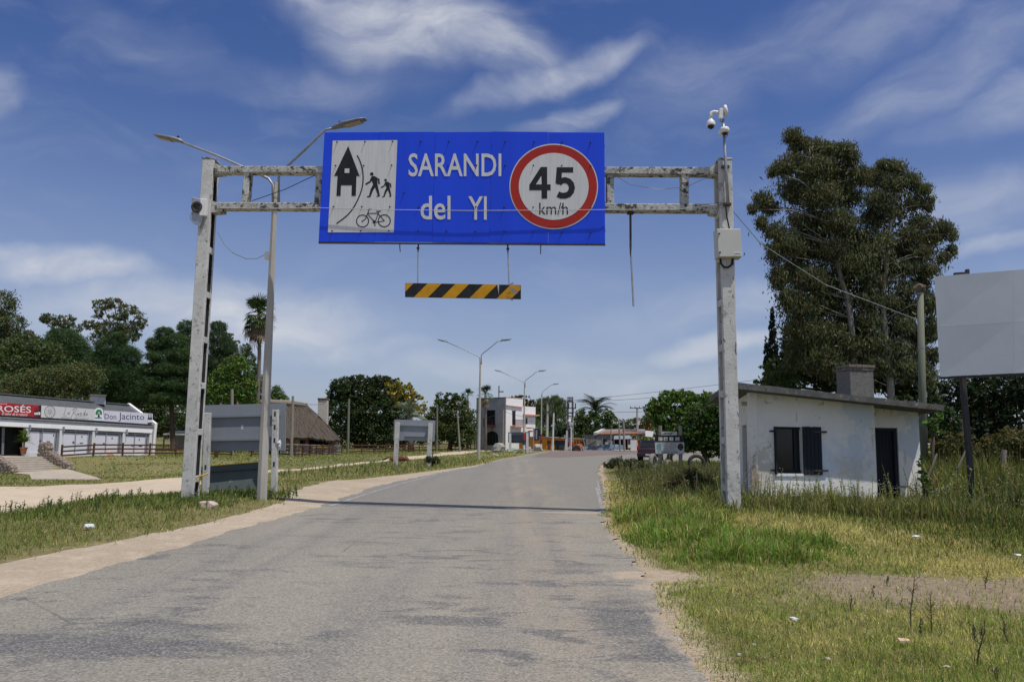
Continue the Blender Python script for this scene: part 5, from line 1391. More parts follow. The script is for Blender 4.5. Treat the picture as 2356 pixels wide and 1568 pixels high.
# banners along the eaves
BO = .26
BNR = pm('red_banner', (.36, .022, .03), (.32, .02, .026), 2, rough=.5, bump=0); BNW = pm('white_banner', (.60, .60, .60), (.52, .52, .53), .8, rough=.5, bump=.02); BNL = pm('pale_lilac_banner', (.50, .50, .60), (.58, .58, .64), .7, rough=.5, bump=0)
BNT = pm('navy_lettering', (.03, .035, .10), None, 3, bump=0); BNG = pm('grey_lettering', (.22, .21, .20), None, 3, bump=0)
def banner(name, q, mat, lab):
    t = thing(name, lab, 'banner', RP.pt(zr(*q[3]), BO), 0, 'banners along the restaurant eaves')
    mb = MB(); RP.slab(mb, [zr(*p) for p in q], BO - .05, BO); mb.build('sheet', mat, t)
    return t
def bottle(t, x, y0, y1, w_, mat, off=BO + .006):
    mb = MB(); h = y1 - y0
    RP.quad(mb, [zr(*p) for p in [(x - w_, y1), (x + w_, y1), (x + w_, y0 + h * .42), (x + w_ * .4, y0 + h * .3), (x + w_ * .4, y0), (x - w_ * .4, y0), (x - w_ * .4, y0 + h * .3), (x - w_, y0 + h * .42)]], off)
    b = mb.build('bottle_picture', mat, t)
    mb = MB(); RP.quad(mb, [zr(x - w_ * .9, y0 + h * .58), zr(x + w_ * .9, y0 + h * .58), zr(x + w_ * .9, y0 + h * .84), zr(x - w_ * .9, y0 + h * .84)], off + .004); mb.build('bottle_label', WPLAST, b)
t1 = banner('banner', [(-420, 345), (535, 415), (528, 577), (-420, 520)], BNR, 'red wine banner with white lettering on the restaurant eaves')
text_on(RP, 'ROSÉS', [zr(-70, 395), zr(392, 408), zr(392, 516), zr(-70, 498)], BO + .006, WPLAST, t1, bold=.008)
text_on(RP, 'VINOS', [zr(-50, 384), zr(66, 387), zr(66, 404), zr(-50, 401)], BO + .006, WPLAST, t1)
text_on(RP, 'El sabor de lo natural', [zr(2, 505), zr(345, 520), zr(340, 560), zr(-2, 545)], BO + .006, WPLAST, t1, shear=2)
mb = MB(); RP.quad(mb, [zr(498, 416), zr(532, 417), zr(527, 574), zr(490, 572)], BO + .003); mb.build('dark_edge', BLK, t1)
for x, y0, m in ((448, 445, DKRED), (474, 434, BLK), (505, 420, BLK)): bottle(t1, x, y0, 560 + (x - 448) * .1, 11 + (x - 448) * .06, m)
t2 = banner('banner', [(536, 415), (1266, 466), (1258, 618), (528, 577)], BNW, 'white restaurant banner with a wagon wheel and handwritten name')
mb = MB(); cx, cy = 649, 502
stroke(RP, mb, [(cx + 72 * math.cos(2 * math.pi * k / 32), cy + 80 * math.sin(2 * math.pi * k / 32)) for k in range(33)], 9, BO + .006, zr)
stroke(RP, mb, [(cx + 15 * math.cos(2 * math.pi * k / 14), cy + 17 * math.sin(2 * math.pi * k / 14)) for k in range(15)], 6, BO + .006, zr)
for k in range(12):
    a = 2 * math.pi * k / 12 + .1; stroke(RP, mb, [(cx + 15 * math.cos(a), cy + 17 * math.sin(a)), (cx + 70 * math.cos(a), cy + 78 * math.sin(a))], 3.5, BO + .0055, zr)
mb.build('wheel_picture', BNG, t2)
script = [[(872, 425), (862, 470), (850, 520), (832, 545), (845, 553), (882, 552)], [(915, 508), (895, 512), (888, 530), (900, 538), (914, 520), (917, 505), (912, 532), (922, 535)],
          [(985, 462), (968, 520), (948, 562), (940, 552)], [(950, 478), (985, 455), (1015, 455), (1018, 478), (990, 502), (972, 510), (1000, 540), (1015, 568)],
          [(1022, 518), (1018, 538), (1034, 542), (1046, 518), (1044, 540), (1052, 542)], [(1062, 535), (1082, 520), (1074, 512), (1062, 528), (1068, 545), (1086, 542)],
          [(1122, 520), (1106, 520), (1100, 540), (1114, 545), (1124, 524), (1136, 470), (1124, 535), (1132, 545)], [(1160, 522), (1144, 525), (1140, 542), (1152, 546), (1162, 525), (1160, 543), (1168, 542)]]
mb = MB()
for s_ in script: stroke(RP, mb, s_, 7, BO + .006, zr)
stroke(RP, mb, [(1030, 558), (1150, 562)], 3, BO + .006, zr)
mb.build('handwriting', BNG, t2)
text_on(RP, 'PARADOR - RESTAURANT', [zr(810, 566), zr(1180, 586), zr(1178, 612), zr(808, 592)], BO + .006, BNG, t2)
t3 = banner('banner', [(1390, 481), (2054, 526), (2050, 672), (1383, 628)], BNL, 'pale lilac banner with large navy lettering at the restaurant corner')
text_on(RP, 'D', [zr(1397, 528), zr(1458, 532), zr(1456, 600), zr(1395, 596)], BO + .006, BNT, t3)
text_on(RP, 'on', [zr(1466, 552), zr(1556, 557), zr(1555, 606), zr(1465, 601)], BO + .006, BNT, t3)
text_on(RP, 'Jacinto', [zr(1590, 510), zr(1940, 536), zr(1936, 634), zr(1588, 634)], BO + .006, BNT, t3)
for x, y0 in ((2000, 530), (2030, 528)): bottle(t3, x, y0, 668, 14, BLK)
t4 = thing('emblem_sign', 'arched white municipal emblem panel with a green tree between two banners', 'sign', RP.pt(zr(1320, 625), BO), 0)
mb = MB(); RP.slab(mb, [zr(*p) for p in [(1256, 618), (1262, 490), (1280, 458), (1315, 444), (1352, 454), (1376, 482), (1386, 625)]], BO - .05, BO + .012); mb.build('panel', WPLAST, t4)
mb = MB()
for x, y, r in ((1316, 500, 30), (1290, 515, 20), (1340, 508, 22), (1300, 490, 18), (1330, 488, 18), (1285, 532, 14), (1348, 530, 14)): disc(RP, mb, x, y, r, r, BO + .018 + r * 1e-5, zr, 10)
o = mb.build('tree_picture', pm('emblem_green', (.02, .20, .09), None, 3, bump=0), t4); o['kind'] = 'stuff'
mb = MB(); RP.quad(mb, [zr(*p) for p in [(1308, 520), (1324, 520), (1330, 575), (1300, 575)]], BO + .021); mb.build('trunk_picture', BLK, t4)
mb = MB(); disc(RP, mb, 1317, 516, 9, 14, BO + .024, zr, 10); mb.build('shield_picture', WPLAST, t4)
mb = MB(); RP.quad(mb, [zr(1262, 574), zr(1326, 577), zr(1326, 596), zr(1262, 593)], BO + .016); mb.build('caption', pm('caption_green', (.1, .25, .25), None, 30, bump=0), t4)
mb = MB(); RP.quad(mb, [zr(1328, 572), zr(1356, 573), zr(1356, 598), zr(1328, 597)], BO + .016); mb.build('blue_square', pm('sky_blue_print', (.05, .30, .62), None, 3, bump=0), t4)
# steps, flanking stone walls, planter
SB0, SB1 = gnd(59, 1089, -1.47), gnd(166, 1089, -1.47)
SB0 = Vector((-34.3, 55.2, -1.5)); SB1 = SB0 + rt * 3.6; SB1.z = -1.5
up_dir = Vector((-rn.x, -rn.y, 0)).normalized(); wr = Vector((rt.x, rt.y, 0)).normalized()
st = thing('steps', 'broad concrete steps climbing from the dirt track to the restaurant', 'steps', SB0)
NS = 8; rise = (gz(*(SB0 + up_dir * 3.4)[:2]) * 0 + (-.33 + 1.5)) / NS; run = .36
for i in range(NS):
    a = SB0 + up_dir * (i * run); z1 = -1.5 + rise * (i + 1)
    q0, q1 = a, a + wr * 3.6
    mb = MB(); mb.prism([Vector((q0.x, q0.y, z1)), Vector((q1.x, q1.y, z1)), Vector((q1.x, q1.y, z1)) + up_dir * (run + .25 if i < NS - 1 else 3.2), Vector((q0.x, q0.y, z1)) + up_dir * (run + .25 if i < NS - 1 else 3.2)], (0, 0, -.6)); mb.build('step', STEP, st, bevel=.012)
stone_mes = []
for k in range(6):
    mb = MB(); mb.blob((0, 0, 0), (.5, .5, .5), 6, 4, .17, 40 + k); o = mb.build('stone', STONE); stone_mes.append(o.data); bpy.data.objects.remove(o)
def stone_wall(lab, prof, thick, origin, dirv_, lat):
    """prof: outline (s, z) in the vertical plane along dirv_; stones cover the face, the end and the top"""
    t = thing('stone_wall', lab, 'stone wall', origin)
    mb = MB(); P_ = [origin + dirv_ * s + Vector((0, 0, z)) for s, z in prof]
    mb.prism([p + lat * .04 for p in P_], lat * (thick - .08)); mb.build('core', MORTAR, t)
    arr = np.array(prof)
    rr = random.Random(hash(lab) % 999)
    cells = []
    s = arr[:, 0].min()
    def addst(p, sx, sy, sz_):
        o = link('stone', rr.choice(stone_mes), t); o.location = p - t.location
        o.scale = (sx, sy, sz_); o.rotation_euler = (rr.uniform(-.3, .3), rr.uniform(-.3, .3), math.atan2(dirv_.y, dirv_.x) + rr.uniform(-.2, .2))
    z = arr[:, 1].min()
    while z < arr[:, 1].max():
        h = rr.uniform(.17, .26); s = arr[:, 0].min() + rr.uniform(0, .1)
        while s < arr[:, 0].max():
            l = rr.uniform(.2, .42)
            if inside(np.array([s + l / 2]), np.array([z + h / 2]), prof)[0]:
                for side in (0, 1):
                    addst(origin + dirv_ * (s + l / 2) + Vector((0, 0, z + h / 2)) + lat * (.05 if side == 0 else thick - .05), l * 1.08, .15, h * 1.12)
            s += l
        z += h
    n = len(prof)
    for i in range(n):
        (s0_, z0_), (s1_, z1_) = prof[i], prof[(i + 1) % n]
        L_ = math.hypot(s1_ - s0_, z1_ - z0_)
        if max(z0_, z1_) < arr[:, 1].min() + .05: continue
        k = max(1, int(L_ / .3))
        for j in range(k):
            q = (j + .5) / k
            for r_ in (.24, .76): addst(origin + dirv_ * (s0_ + (s1_ - s0_) * q + rr.uniform(-.05, .05)) + Vector((0, 0, z0_ + (z1_ - z0_) * q - .07)) + lat * (thick * r_), .36, thick * .56, .30)
    return t
R1 = SB1 + wr * .05
stone_wall('rough stone wall sloping down beside the restaurant steps, nearest the brown fence', [(-.15, -.15), (-.15, .62), (2.3, 1.62), (2.35, 2.15), (3.3, 2.15), (3.3, .2)], .5, Vector((R1.x, R1.y, -1.5)), up_dir, wr)
R2 = SB0 - wr * .55
stone_wall('rough stone wall on the far left side of the restaurant steps', [(-.15, -.15), (-.15, .55), (2.3, 1.5), (2.35, 2.1), (3.1, 2.1), (3.1, .2)], .5, Vector((R2.x, R2.y, -1.5)), up_dir, wr)
ap = MB(); pts = [Vector((x, y, gz(x, y) + .05)) for x, y in APRON]; ap.prism(pts, (0, 0, -.5))
tag(ap.build('concrete_apron', groundmat('pale_concrete', (.42, .355, .285), (.36, .31, .25), (.47, .40, .32), .2)), kind='structure')
pot_p = RP.pt(zr(222, 1085), .8)
pot = thing('potted_plant', 'spiky green plant in a terracotta pot by the restaurant entrance', 'potted plant', pot_p)
mb = MB(); mb.lathe([(.16, 0), (.24, .42), (.27, .44), (.27, .52), (.22, .52), (.2, .45)], pot_p, 14); mb.build('pot', TERRA, pot)
def arr_fronds(name, c, n, L, wd, droop, col, parent, mat=None, up=.6, seed=0, joined=True):
    """sword leaves arching from c"""
    r = np.random.default_rng(seed); V = []; C = []
    for i in range(n):
        a = r.uniform(0, 6.283); e = r.uniform(.1, 1.3) * up + r.uniform(-.1, .3); l = L * r.uniform(.7, 1.15)
        d = np.array([math.cos(a) * math.cos(e), math.sin(a) * math.cos(e), math.sin(e)]); s = np.array([-math.sin(a), math.cos(a), 0]) * wd
        p = [np.array(c) + d * l * t - np.array([0, 0, droop * l * t * t]) for t in (0, .33, .66, 1)]
        cc = np.array(col) * r.uniform(.6, 1.4)
        for k in range(3):
            w0, w1 = (1, .9, .6, .06)[k], (1, .9, .6, .06)[k + 1]
            V.append([p[k] - s * w0, p[k] + s * w0, p[k + 1] + s * w1, p[k + 1] - s * w1]); C.append(cc)
    b = np.array(parent.location) if parent is not None else np.array(c)
    return np_mesh(name, np.array(V), 0, np.array(C), M_LEAF, parent, base=b)
arr_fronds('leaves', pot_p + Vector((0, 0, .9)), 130, 1.0, .035, .35, (.10, .16, .035), pot, up=.9, seed=3)
arr_fronds('leaves', pot_p + Vector((0, 0, 1.4)), 70, .8, .03, .3, (.16, .22, .05), pot, up=1.0, seed=4)
mb = MB(); mb.tube([pot_p + Vector((0, 0, .4)), pot_p + Vector((0, 0, 1.4))], .04, 6); mb.build('stem', BARK, pot)
for (x, lab) in ((1435, 'upturned terracotta bowl at the foot of the third window, seen through the fence'), (1975, 'upturned terracotta bowl under the last restaurant window')):
    p = RP.pt(zr(x, 1122), .6); mb = MB(); mb.lathe([(.38, 0), (.34, .12), (.2, .25), (.05, .3)], p, 12); tag(mb.build('terracotta_bowl', TERRA, base=p), lab, 'bowl')

# ------------------------------------------------------------------ brown rail fences
def fence(lab, pts, grp=None, h=1.02, spacing=1.9, rails=(.22, .55, .88), pw=.13):
    P3 = [Vector((x, y, 0)) for x, y in pts]
    t = thing('rail_fence', lab, 'fence', (P3[0].x, P3[0].y, gz(P3[0].x, P3[0].y)), 0, 'brown rail fences')
    c = [P3[0]]
    for a, b in zip(P3[:-1], P3[1:]):
        n = max(1, round((b - a).length / spacing)); c += [a.lerp(b, (i + 1) / n) for i in range(n)]
    for p in c: p.z = gz(p.x, p.y)
    rr = random.Random(len(lab))
    for p in c:
        q = rr.uniform(-.03, .03); mb = MB(); mb.tube([p - Vector((0, 0, .1)), p + Vector((q, q / 2, h + rr.uniform(0, .08)))], [pw / 2, pw / 2 * .95], 7); mb.build('post', BROWNW, t)
    for a, b in zip(c[:-1], c[1:]):
        for z_ in rails:
            j = rr.uniform(-.025, .025); d = (b - a).normalized(); s = Vector((d.y, -d.x, 0)) * (.06 if d.y < .99 else .06)
            mb = MB(); mb.bar(a + Vector((0, 0, z_ + j)) + s, b + Vector((0, 0, z_ + rr.uniform(-.025, .025))) + s, .05, .125); mb.build('rail', BROWNW, t)
    return t
fence('brown rail fence in front of the curtained restaurant windows', [(-34.6, 61.0), (-31.2, 68.4), (-27.5, 70.3), (-24.8, 70.3)], spacing=2.4, pw=.17)
fence('brown rail fence behind the large grey sign board and thatched house', [(-23.0, 70.2), (-19.2, 70.5), (-18.4, 77.5), (-17.6, 82.5)], spacing=1.9)
fence('brown rail fence running far along the lawn behind the horse', [(-17.2, 84), (-14.4, 91), (-9.4, 104), (-6.8, 111), (-4.6, 127)], spacing=3.0)
fence('brown rail fence at the very left of the restaurant steps', [(-41, 56), (-37.9, 57.6)], spacing=1.8, pw=.17)
p_ = ong(487, 70.5)
for u, y in ((497, 1060),):
    p = ong(u, 66); mb = MB(); mb.bar(p, p + Vector((0, 0, 1.0)), .3, .1, up=(0, 1, 0)); tag(mb.build('gate_post', BROWNW, base=p), 'dark flat post beside the gap in the brown fence', 'post')
# ------------------------------------------------------------------ thatched house
zt = Z(700, 1500, 3.136)
th_b = ong(690, 83)
that = thing('thatched_house', 'low house with a big brown thatched roof and white chimney behind the lawn', 'house', th_b)
def tp_(x, y, Y): return at(*zt(x, y), Y)
e0, e1 = tp_(1150, 770, 80.5), tp_(2082, 806, 80.5)            # front eave
r0, r1 = tp_(1195, 345, 84.5), tp_(1640, 378, 84.5)            # ridge
e2 = tp_(2060, 790, 89.5); e3 = tp_(1120, 750, 89.5)
def thatch_face(quads, nx, ny, name, th=.28):
    a, b, c, d = quads                                        # eave a-b, ridge d-c
    nrm = (b - a).cross(d - a).normalized()
    if nrm.z < 0: nrm = -nrm
    mb = MB(); rr = random.Random(len(name) + nx)
    for j in range(ny + 1):
        for i in range(nx + 1):
            u, v = i / nx, j / ny
            p = (a.lerp(b, u)).lerp(d.lerp(c, u), v)
            o = nrm * (.05 * rr.uniform(-1, 1) + .10 * math.sin(v * math.pi))
            if j == 0: o += (a - d).normalized() * (rr.uniform(-.12, .14) + .14 * math.sin(u * 9) )
            mb.v.append(p + o)
    k = nx + 1
    mb.f += [(j * k + i, j * k + i + 1, (j + 1) * k + i + 1, (j + 1) * k + i) for j in range(ny) for i in range(nx)]
    base = len(mb.v)
    for i in range(nx + 1): mb.v.append(mb.v[i] - Vector((0, 0, th)) + (d - a).normalized() * .12)
    mb.f += [(i, base + i, base + i + 1, i + 1) for i in range(nx)]
    return mb.build(name, THATCH, that, smooth=False)
thatch_face((e0, e1, r1, r0), 46, 12, 'roof')
thatch_face((e1, e2, r1 + Vector((.1, .4, 0)), r1), 20, 10, 'roof')
thatch_face((e2, e3, r0, r1), 20, 6, 'roof')
mb = MB(); mb.tube([r0 + Vector((-1, 0, .05)), r0.lerp(r1, .5) + Vector((0, 0, .1)), r1 + Vector((.1, 0, .0))], [.32, .34, .28], 9); mb.build('ridge_roll', pm('ridge_thatch', (.27, .235, .19), (.2, .17, .135), 4, bump=.8), that)
mb = MB(); z0 = th_b.z - .2
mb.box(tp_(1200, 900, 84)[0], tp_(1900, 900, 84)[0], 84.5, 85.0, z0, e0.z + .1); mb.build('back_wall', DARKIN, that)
mb = MB(); mb.box(tp_(1968, 900, 82.5)[0], tp_(2024, 900, 82.5)[0], 82.0, 83.2, z0, e1.z + .25); mb.build('corner_wall', pm('cream_render', (.55, .50, .40), (.48, .43, .34), 2), that)
for x, w_, m in ((1400, .55, 'b'), (1532, .55, 'b'), (1655, .34, 'r'), (1940, .34, 'r')):
    c = tp_(x, 900, 81.6); mb = MB(); mb.box(c.x - w_ / 2, c.x + w_ / 2, 81.6 - .15, 81.6 + .15, z0, e0.z + .28)
    mb.build('pillar', pm('tan_brick', (.40, .28, .17), (.33, .22, .13), 7, bump=.5) if m == 'b' else pm('red_brick', (.30, .095, .045), (.24, .075, .04), 7, bump=.5), that)
q = [tp_(1790, 560, 86), tp_(1905, 590, 86), tp_(1906, 310, 86), tp_(1794, 312, 86)]
mb = MB(); mb.prism([q[0] - Vector((0, 0, 1)), q[1] - Vector((0, 0, 1)), q[2], q[3]], (0, .8, 0)); ch_ = mb.build('chimney', pm('whitewashed_brick', (.55, .52, .46), (.40, .36, .30), 5, bump=.4, spots=[((.3, .2, .13), 9, .6)]), that)
for x in (1798, 1835, 1870, 1896):
    p = tp_(x, 312, 86.05); mb = MB(); mb.box(p.x - .06, p.x + .06, 86.0, 86.8, p.z, p.z + .16); mb.build('flue_brick', BRICK, ch_)
mb = MB(); p = tp_(1850, 300, 86); mb.box(p.x - .55, p.x + .55, 85.9, 86.9, p.z + .03, p.z + .12); mb.build('chimney_cap', BRICK, ch_)
rl = thing('railing', 'pale metal railing in front of the thatched house', 'railing', ong(720, 80))
RLp = [tp_(x, 862 + (x - 1330) * .03, 80.2) for x in np.linspace(1330, 2085, 12)]
mb = MB(); mb.tube(RLp, .035, 6); mb.build('top_rail', GALV, rl)
zz0 = gz(RLp[5].x, 80.2)
mb = MB(); mb.tube([Vector((p.x, p.y, zz0 + .12)) for p in RLp], .025, 6); mb.build('bottom_rail', GALV, rl)
for i in range(0, 12, 3): mb = MB(); mb.tube([Vector((RLp[i].x, RLp[i].y, zz0 - .1)), RLp[i]], .04, 6); mb.build('post', GALV, rl)
mb = MB()
for i in range(60):
    t = i / 59 * 11; k = min(10, int(t)); p = RLp[k].lerp(RLp[k + 1], t - k); mb.bar(Vector((p.x, p.y, zz0 + .12)), p, .022, .022, up=(0, 1, 0))
o = mb.build('bar', GALV, rl); o['kind'] = 'stuff'
for x, lab in ((1500, 'yellow wooden table under the thatched eave behind the railing'), (1825, 'yellow wooden table at the open end of the thatched house')):
    c = tp_(x, 930, 80.9); c.z = zz0
    t = thing('table', lab, 'table', c)
    mb = MB(); mb.box(c.x - .75, c.x + .75, 80.5, 81.2, c.z + .68, c.z + .75); mb.build('table_top', YELP, t)
    for sx in (-.65, .65):
        mb = MB(); mb.box(c.x + sx - .05, c.x + sx + .05, 80.6, 81.1, c.z, c.z + .677); mb.build('leg', YELP, t)

# ------------------------------------------------------------------ two-storey white house
Yc = 112.0
cn = at(*zw(783, 1290), Yc); cn.z = gz(cn.x, cn.y)
wtop = at(*zw(785, 410), Yc).z
nL, nR = Vector((-.64, -.77, 0)), Vector((.77, -.64, 0))      # faces turned to the lawn and to the road
dirL, dirR = Vector((-.77, .64, 0)), Vector((.64, .77, 0))
house = thing('white_house', 'square two-storey whitewashed house with balconies and an arched doorway', 'house', cn)
LP = Plane(cn, cn + dirL, cn + Vector((0, 0, 1))); RPl = Plane(cn, cn + dirR, cn + Vector((0, 0, 1)))
Lw, Rw = (LP.pt(zw(255, 700)) - cn).dot(dirL), (RPl.pt(zw(1112, 700)) - cn).dot(dirR)
Lw = max(Lw, 5.0)
GREYW = pm('shaded_house_render', (.36, .36, .365), (.29, .29, .30), .9, bump=.2, spots=[((.24, .24, .24), 1.0, .62)])  # shade of the lawn-side face put into its wall colour, plus stains
def body(x0, x1, y0, y1, z0, z1, name, mat):
    P_ = lambda s, t, z: cn + dirR * s + dirL * t + Vector((0, 0, z))
    mb = MB(); mb.hexa([P_(x0, y0, z0), P_(x1, y0, z0), P_(x1, y0, z1), P_(x0, y0, z1)], [P_(x0, y1, z0), P_(x1, y1, z0), P_(x1, y1, z1), P_(x0, y1, z1)])
    return mb.build(name, mat, house)
Hh = wtop - cn.z
body(.15, Rw, .0, Lw, -.3, Hh - .0, 'wall', BLDWHITE)
mb = MB(); P_ = lambda s, t, z: cn + dirR * s + dirL * t + Vector((0, 0, z))
mb.hexa([P_(-.003, -.004, -.3), P_(.14, -.004, -.3), P_(.14, -.004, Hh), P_(-.003, -.004, Hh)], [P_(-.003, Lw, -.3), P_(.14, Lw, -.3), P_(.14, Lw, Hh - .1), P_(-.003, Lw, Hh - .1)]); lwall = mb.build('side_wall', GREYW, house)
body(-.03, Rw + .03, -.03, .25, Hh + .003, Hh + .09, 'parapet', PINKTRIM)
body(-.06, .2, .26, Lw, Hh - .08, Hh + .05, 'parapet', ROOFCON)
def fs(pl, q, o0, o1, mat, name, parent=None):
    mb = MB(); pl.slab(mb, [zw(*p) for p in q], o0, o1); return mb.build(name, mat, parent or house)
# lower wing next to the tower, towards the road
W0 = Rw + .05
zz_ = at(*zw(1180, 575), Yc + 4).z - cn.z
body(Rw + .003, Rw + 3.2, .15, 3.6, -.3, zz_, 'wing', BLDWHITE)
body(Rw + .05, Rw + 3.6, -.35, 3.7, zz_ - 1.35, zz_ - 1.15, 'wing_cornice', PINKTRIM)
fs(RPl, [(800, 548), (1095, 584), (1092, 598), (800, 562)], .0, .22, PINKTRIM, 'cornice')
win = fs(RPl, [(916, 660), (976, 662), (976, 925), (916, 918)], -.1, .02, GLASSD, 'window')
fs(RPl, [(910, 652), (982, 656), (982, 664), (910, 660)], .021, .06, BLUEWOOD, 'frame', win); fs(RPl, [(943, 664), (949, 664), (949, 922), (943, 921)], .021, .05, BLUEWOOD, 'frame', win)
bal = fs(RPl, [(880, 930), (1083, 940), (1083, 965), (880, 958)], .0, .9, PINKTRIM, 'balcony')
fs(RPl, [(878, 818), (1085, 822), (1085, 830), (878, 826)], .86, .9, DKSTEEL, 'hand_rail', bal)
mb = MB()
for k in range(15):
    x = 884 + k * 14; RPl.slab(mb, [zw(*p) for p in [(x - 2.2, 826), (x + 2.2, 826), (x + 2.2, 932), (x - 2.2, 932)]], .86, .89)
o = mb.build('bar', DKSTEEL, bal); o['kind'] = 'stuff'
bal2 = fs(RPl, [(1150, 960), (1200, 962), (1200, 985), (1150, 983)], .3, 1.0, PINKTRIM, 'balcony')
fs(RPl, [(1150, 845), (1192, 845), (1192, 853), (1150, 853)], .95, .99, DKSTEEL, 'hand_rail', bal2)
w2 = fs(RPl, [(1148, 780), (1168, 782), (1168, 900), (1148, 900)], .2, .32, GLASSD, 'window')
fs(RPl, [(1205, 1018), (1256, 1022), (1250, 1045), (1205, 1040)], 0, .8, PINKTRIM, 'canopy')
w3 = fs(LP, [(468, 645), (592, 643), (590, 918), (468, 916)], -.1, .03, GLASSD, 'window')
fs(LP, [(455, 640), (470, 640), (470, 920), (455, 920)], .02, .09, BLUEWOOD, 'frame', w3); fs(LP, [(590, 640), (602, 640), (600, 920), (588, 920)], .02, .09, BLUEWOOD, 'frame', w3)
fs(LP, [(527, 646), (535, 646), (534, 916), (527, 916)], .031, .07, BLUEWOOD, 'frame', w3)
bal3 = fs(LP, [(436, 925), (622, 925), (600, 960), (455, 960)], 0, .7, pm('brown_red_trim', (.24, .10, .07), (.2, .08, .06), 3), 'balcony')
mb = MB()
for k in range(13):
    x = 440 + k * 14; LP.slab(mb, [zw(*p) for p in [(x - 2, 815), (x + 2, 815), (x + 2, 925), (x - 2, 925)]], .64, .67)
o = mb.build('bar', DKSTEEL, bal3); o['kind'] = 'stuff'
fs(LP, [(436, 808), (614, 806), (614, 816), (436, 818)], .63, .68, DKSTEEL, 'hand_rail', bal3)
arch = [(432, 1290), (432, 1130)] + [(545 - 113 * math.cos(a), 1130 - 100 * math.sin(a)) for a in np.linspace(.2, math.pi - .2, 9)] + [(658, 1130), (658, 1290)]
ad = fs(LP, arch, -.1, .02, GLASSD, 'arched_door')
for x in (500, 560, 610): fs(LP, [(x, 1045), (x + 7, 1045), (x + 7, 1290), (x, 1290)], .021, .06, BLUEWOOD, 'frame', ad)
fs(LP, [(434, 1120), (656, 1120), (656, 1130), (434, 1130)], .0612, .09, BLUEWOOD, 'frame', ad)
fs(LP, [(425, 432), (655, 428), (655, 488), (425, 492)], .0, .03, pm('bare_grey_patch', (.30, .30, .29), (.24, .24, .235), 2), 'patch')
fs(LP, [(545, 960), (552, 960), (552, 1030), (545, 1030)], .0, .05, DKSTEEL, 'downpipe')
mb = MB(); c = P_(2.0, 3.0, Hh); mb.tube([c, c + Vector((0, 0, 1.9))], .1, 7); ch_ = mb.build('flue', ROUGHC, house)
mb = MB(); mb.box(c.x - .1, c.x + .7, c.y - .1, c.y + .1, c.z + .95, c.z + 1.1); mb.build('flue_arm', DKSTEEL, ch_)

# ------------------------------------------------------------------ poles, rocks, far buildings by the bend
def pole(u, vb, vt, Y, r0_, r1_, lab, mat=OLDWOOD, du=0, name='utility_pole', cat='utility pole', grp='old poles along the brown fence', cross=()):
    b = ong(u, Y); t = at(u + du, vt, Y)
    root = thing(name, lab, cat, b, 0, grp)
    mb = MB(); mb.tube([b - Vector((0, 0, .1)), b.lerp(t, .5), t], [r0_, (r0_ + r1_) / 2, r1_], 8); mb.build('pole', mat, root)
    for (v, w_) in cross:
        c = at(u + du, v, Y); mb = MB(); mb.bar(c + Vector((-w_ / 2, -.12, 0)), c + Vector((w_ / 2, -.12, 0)), .12, .12); cr = mb.build('cross_arm', DKSTEEL, root)
        for k in (-.45, -.15, .15, .45):
            mb = MB(); mb.lathe([(.05, 0), (.075, .06), (.05, .16), (.07, .2), (.03, .26)], c + Vector((w_ * k, -.12, .06)), 7); mb.build('insulator', DKSTEEL, cr)
    return root
pole(670, 1053, 910.5, 70, .16, .11, 'weathered pole standing before the thatched roof', du=4)
pole(800, 1046, 917, 83, .15, .11, 'pole standing alone before the big dark tree', GREENPOLE, du=3)
pole(1004, 1040, 929.8, 103, .17, .12, 'pole just right of the pale grey sign board', GREENPOLE, du=2)
pole(1058, 1039, 943, 104, .15, .09, 'slim pole leaning before the bushy trees', du=-6)
pole(534, 1040, 895, 76, .17, .14, 'pole rising behind the large grey sign board', du=0)
pole(1157, 1034, 942, 107, .17, .13, 'pole at the corner of the white house', OLDWOOD, du=1)
pole(1258, 1031, 925, 112, .22, .14, 'tall pole with cross arms beside the banded lamp', CONC, du=2, grp='concrete and wooden poles by the road bend', cross=((927, 1.5), (947, 1.9)))
pole(1271, 1033, 950, 98, .14, .10, 'slim pole with a whitewashed foot next to the orange house', WHITE, du=3, grp='concrete and wooden poles by the road bend')
pole(1427, 1030, 969.8, 104, .13, .10, 'bare wooden pole, left one of two in front of the rusty roof', OLDWOOD, du=-3, grp='concrete and wooden poles by the road bend')
pole(1437, 1030, 962.5, 104, .16, .12, 'bare wooden pole, right one of two in front of the rusty roof', OLDWOOD, du=-3, grp='concrete and wooden poles by the road bend')
pole(1467, 1029, 936.8, 126, .22, .15, 'tall pole with one wide cross arm over the rusty roof', CONC, du=-1, grp='concrete and wooden poles by the road bend', cross=((938.5, 2.4),))
zf = Z(2180, 1500, 4.356)
tr = thing('transformer_platform', 'twin-pole transformer platform with cross arms and grey box', 'transformer', ong(1312, 106))
for (xb, xt, yt) in ((398, 396, 455), (470, 486, 462)):
    b = ong(zf(xb, 0)[0], 106); t = at(*zf(xt, yt), 106); mb = MB(); mb.tube([b - Vector((0, 0, .1)), t], [.17, .13], 8); p_ = mb.build('pole', OLDWOOD, tr)
    for z0, z1, m in ((.02, .075, WHITE), (.075, .12, BLUEP), (.12, .18, REDP)):
        mb = MB(); mb.tube([b.lerp(t, z0), b.lerp(t, z1)], .178, 8); mb.build('painted_band', m, p_)
for (xb, xt, yt) in ((376, 378, 960), (450, 458, 900)):
    b = ong(zf(xb, 0)[0], 105); t = at(*zf(xt, yt), 105); mb = MB(); mb.tube([b - Vector((0, 0, .1)), t], [.11, .10], 8); mb.build('stub_post', WHITE, tr)
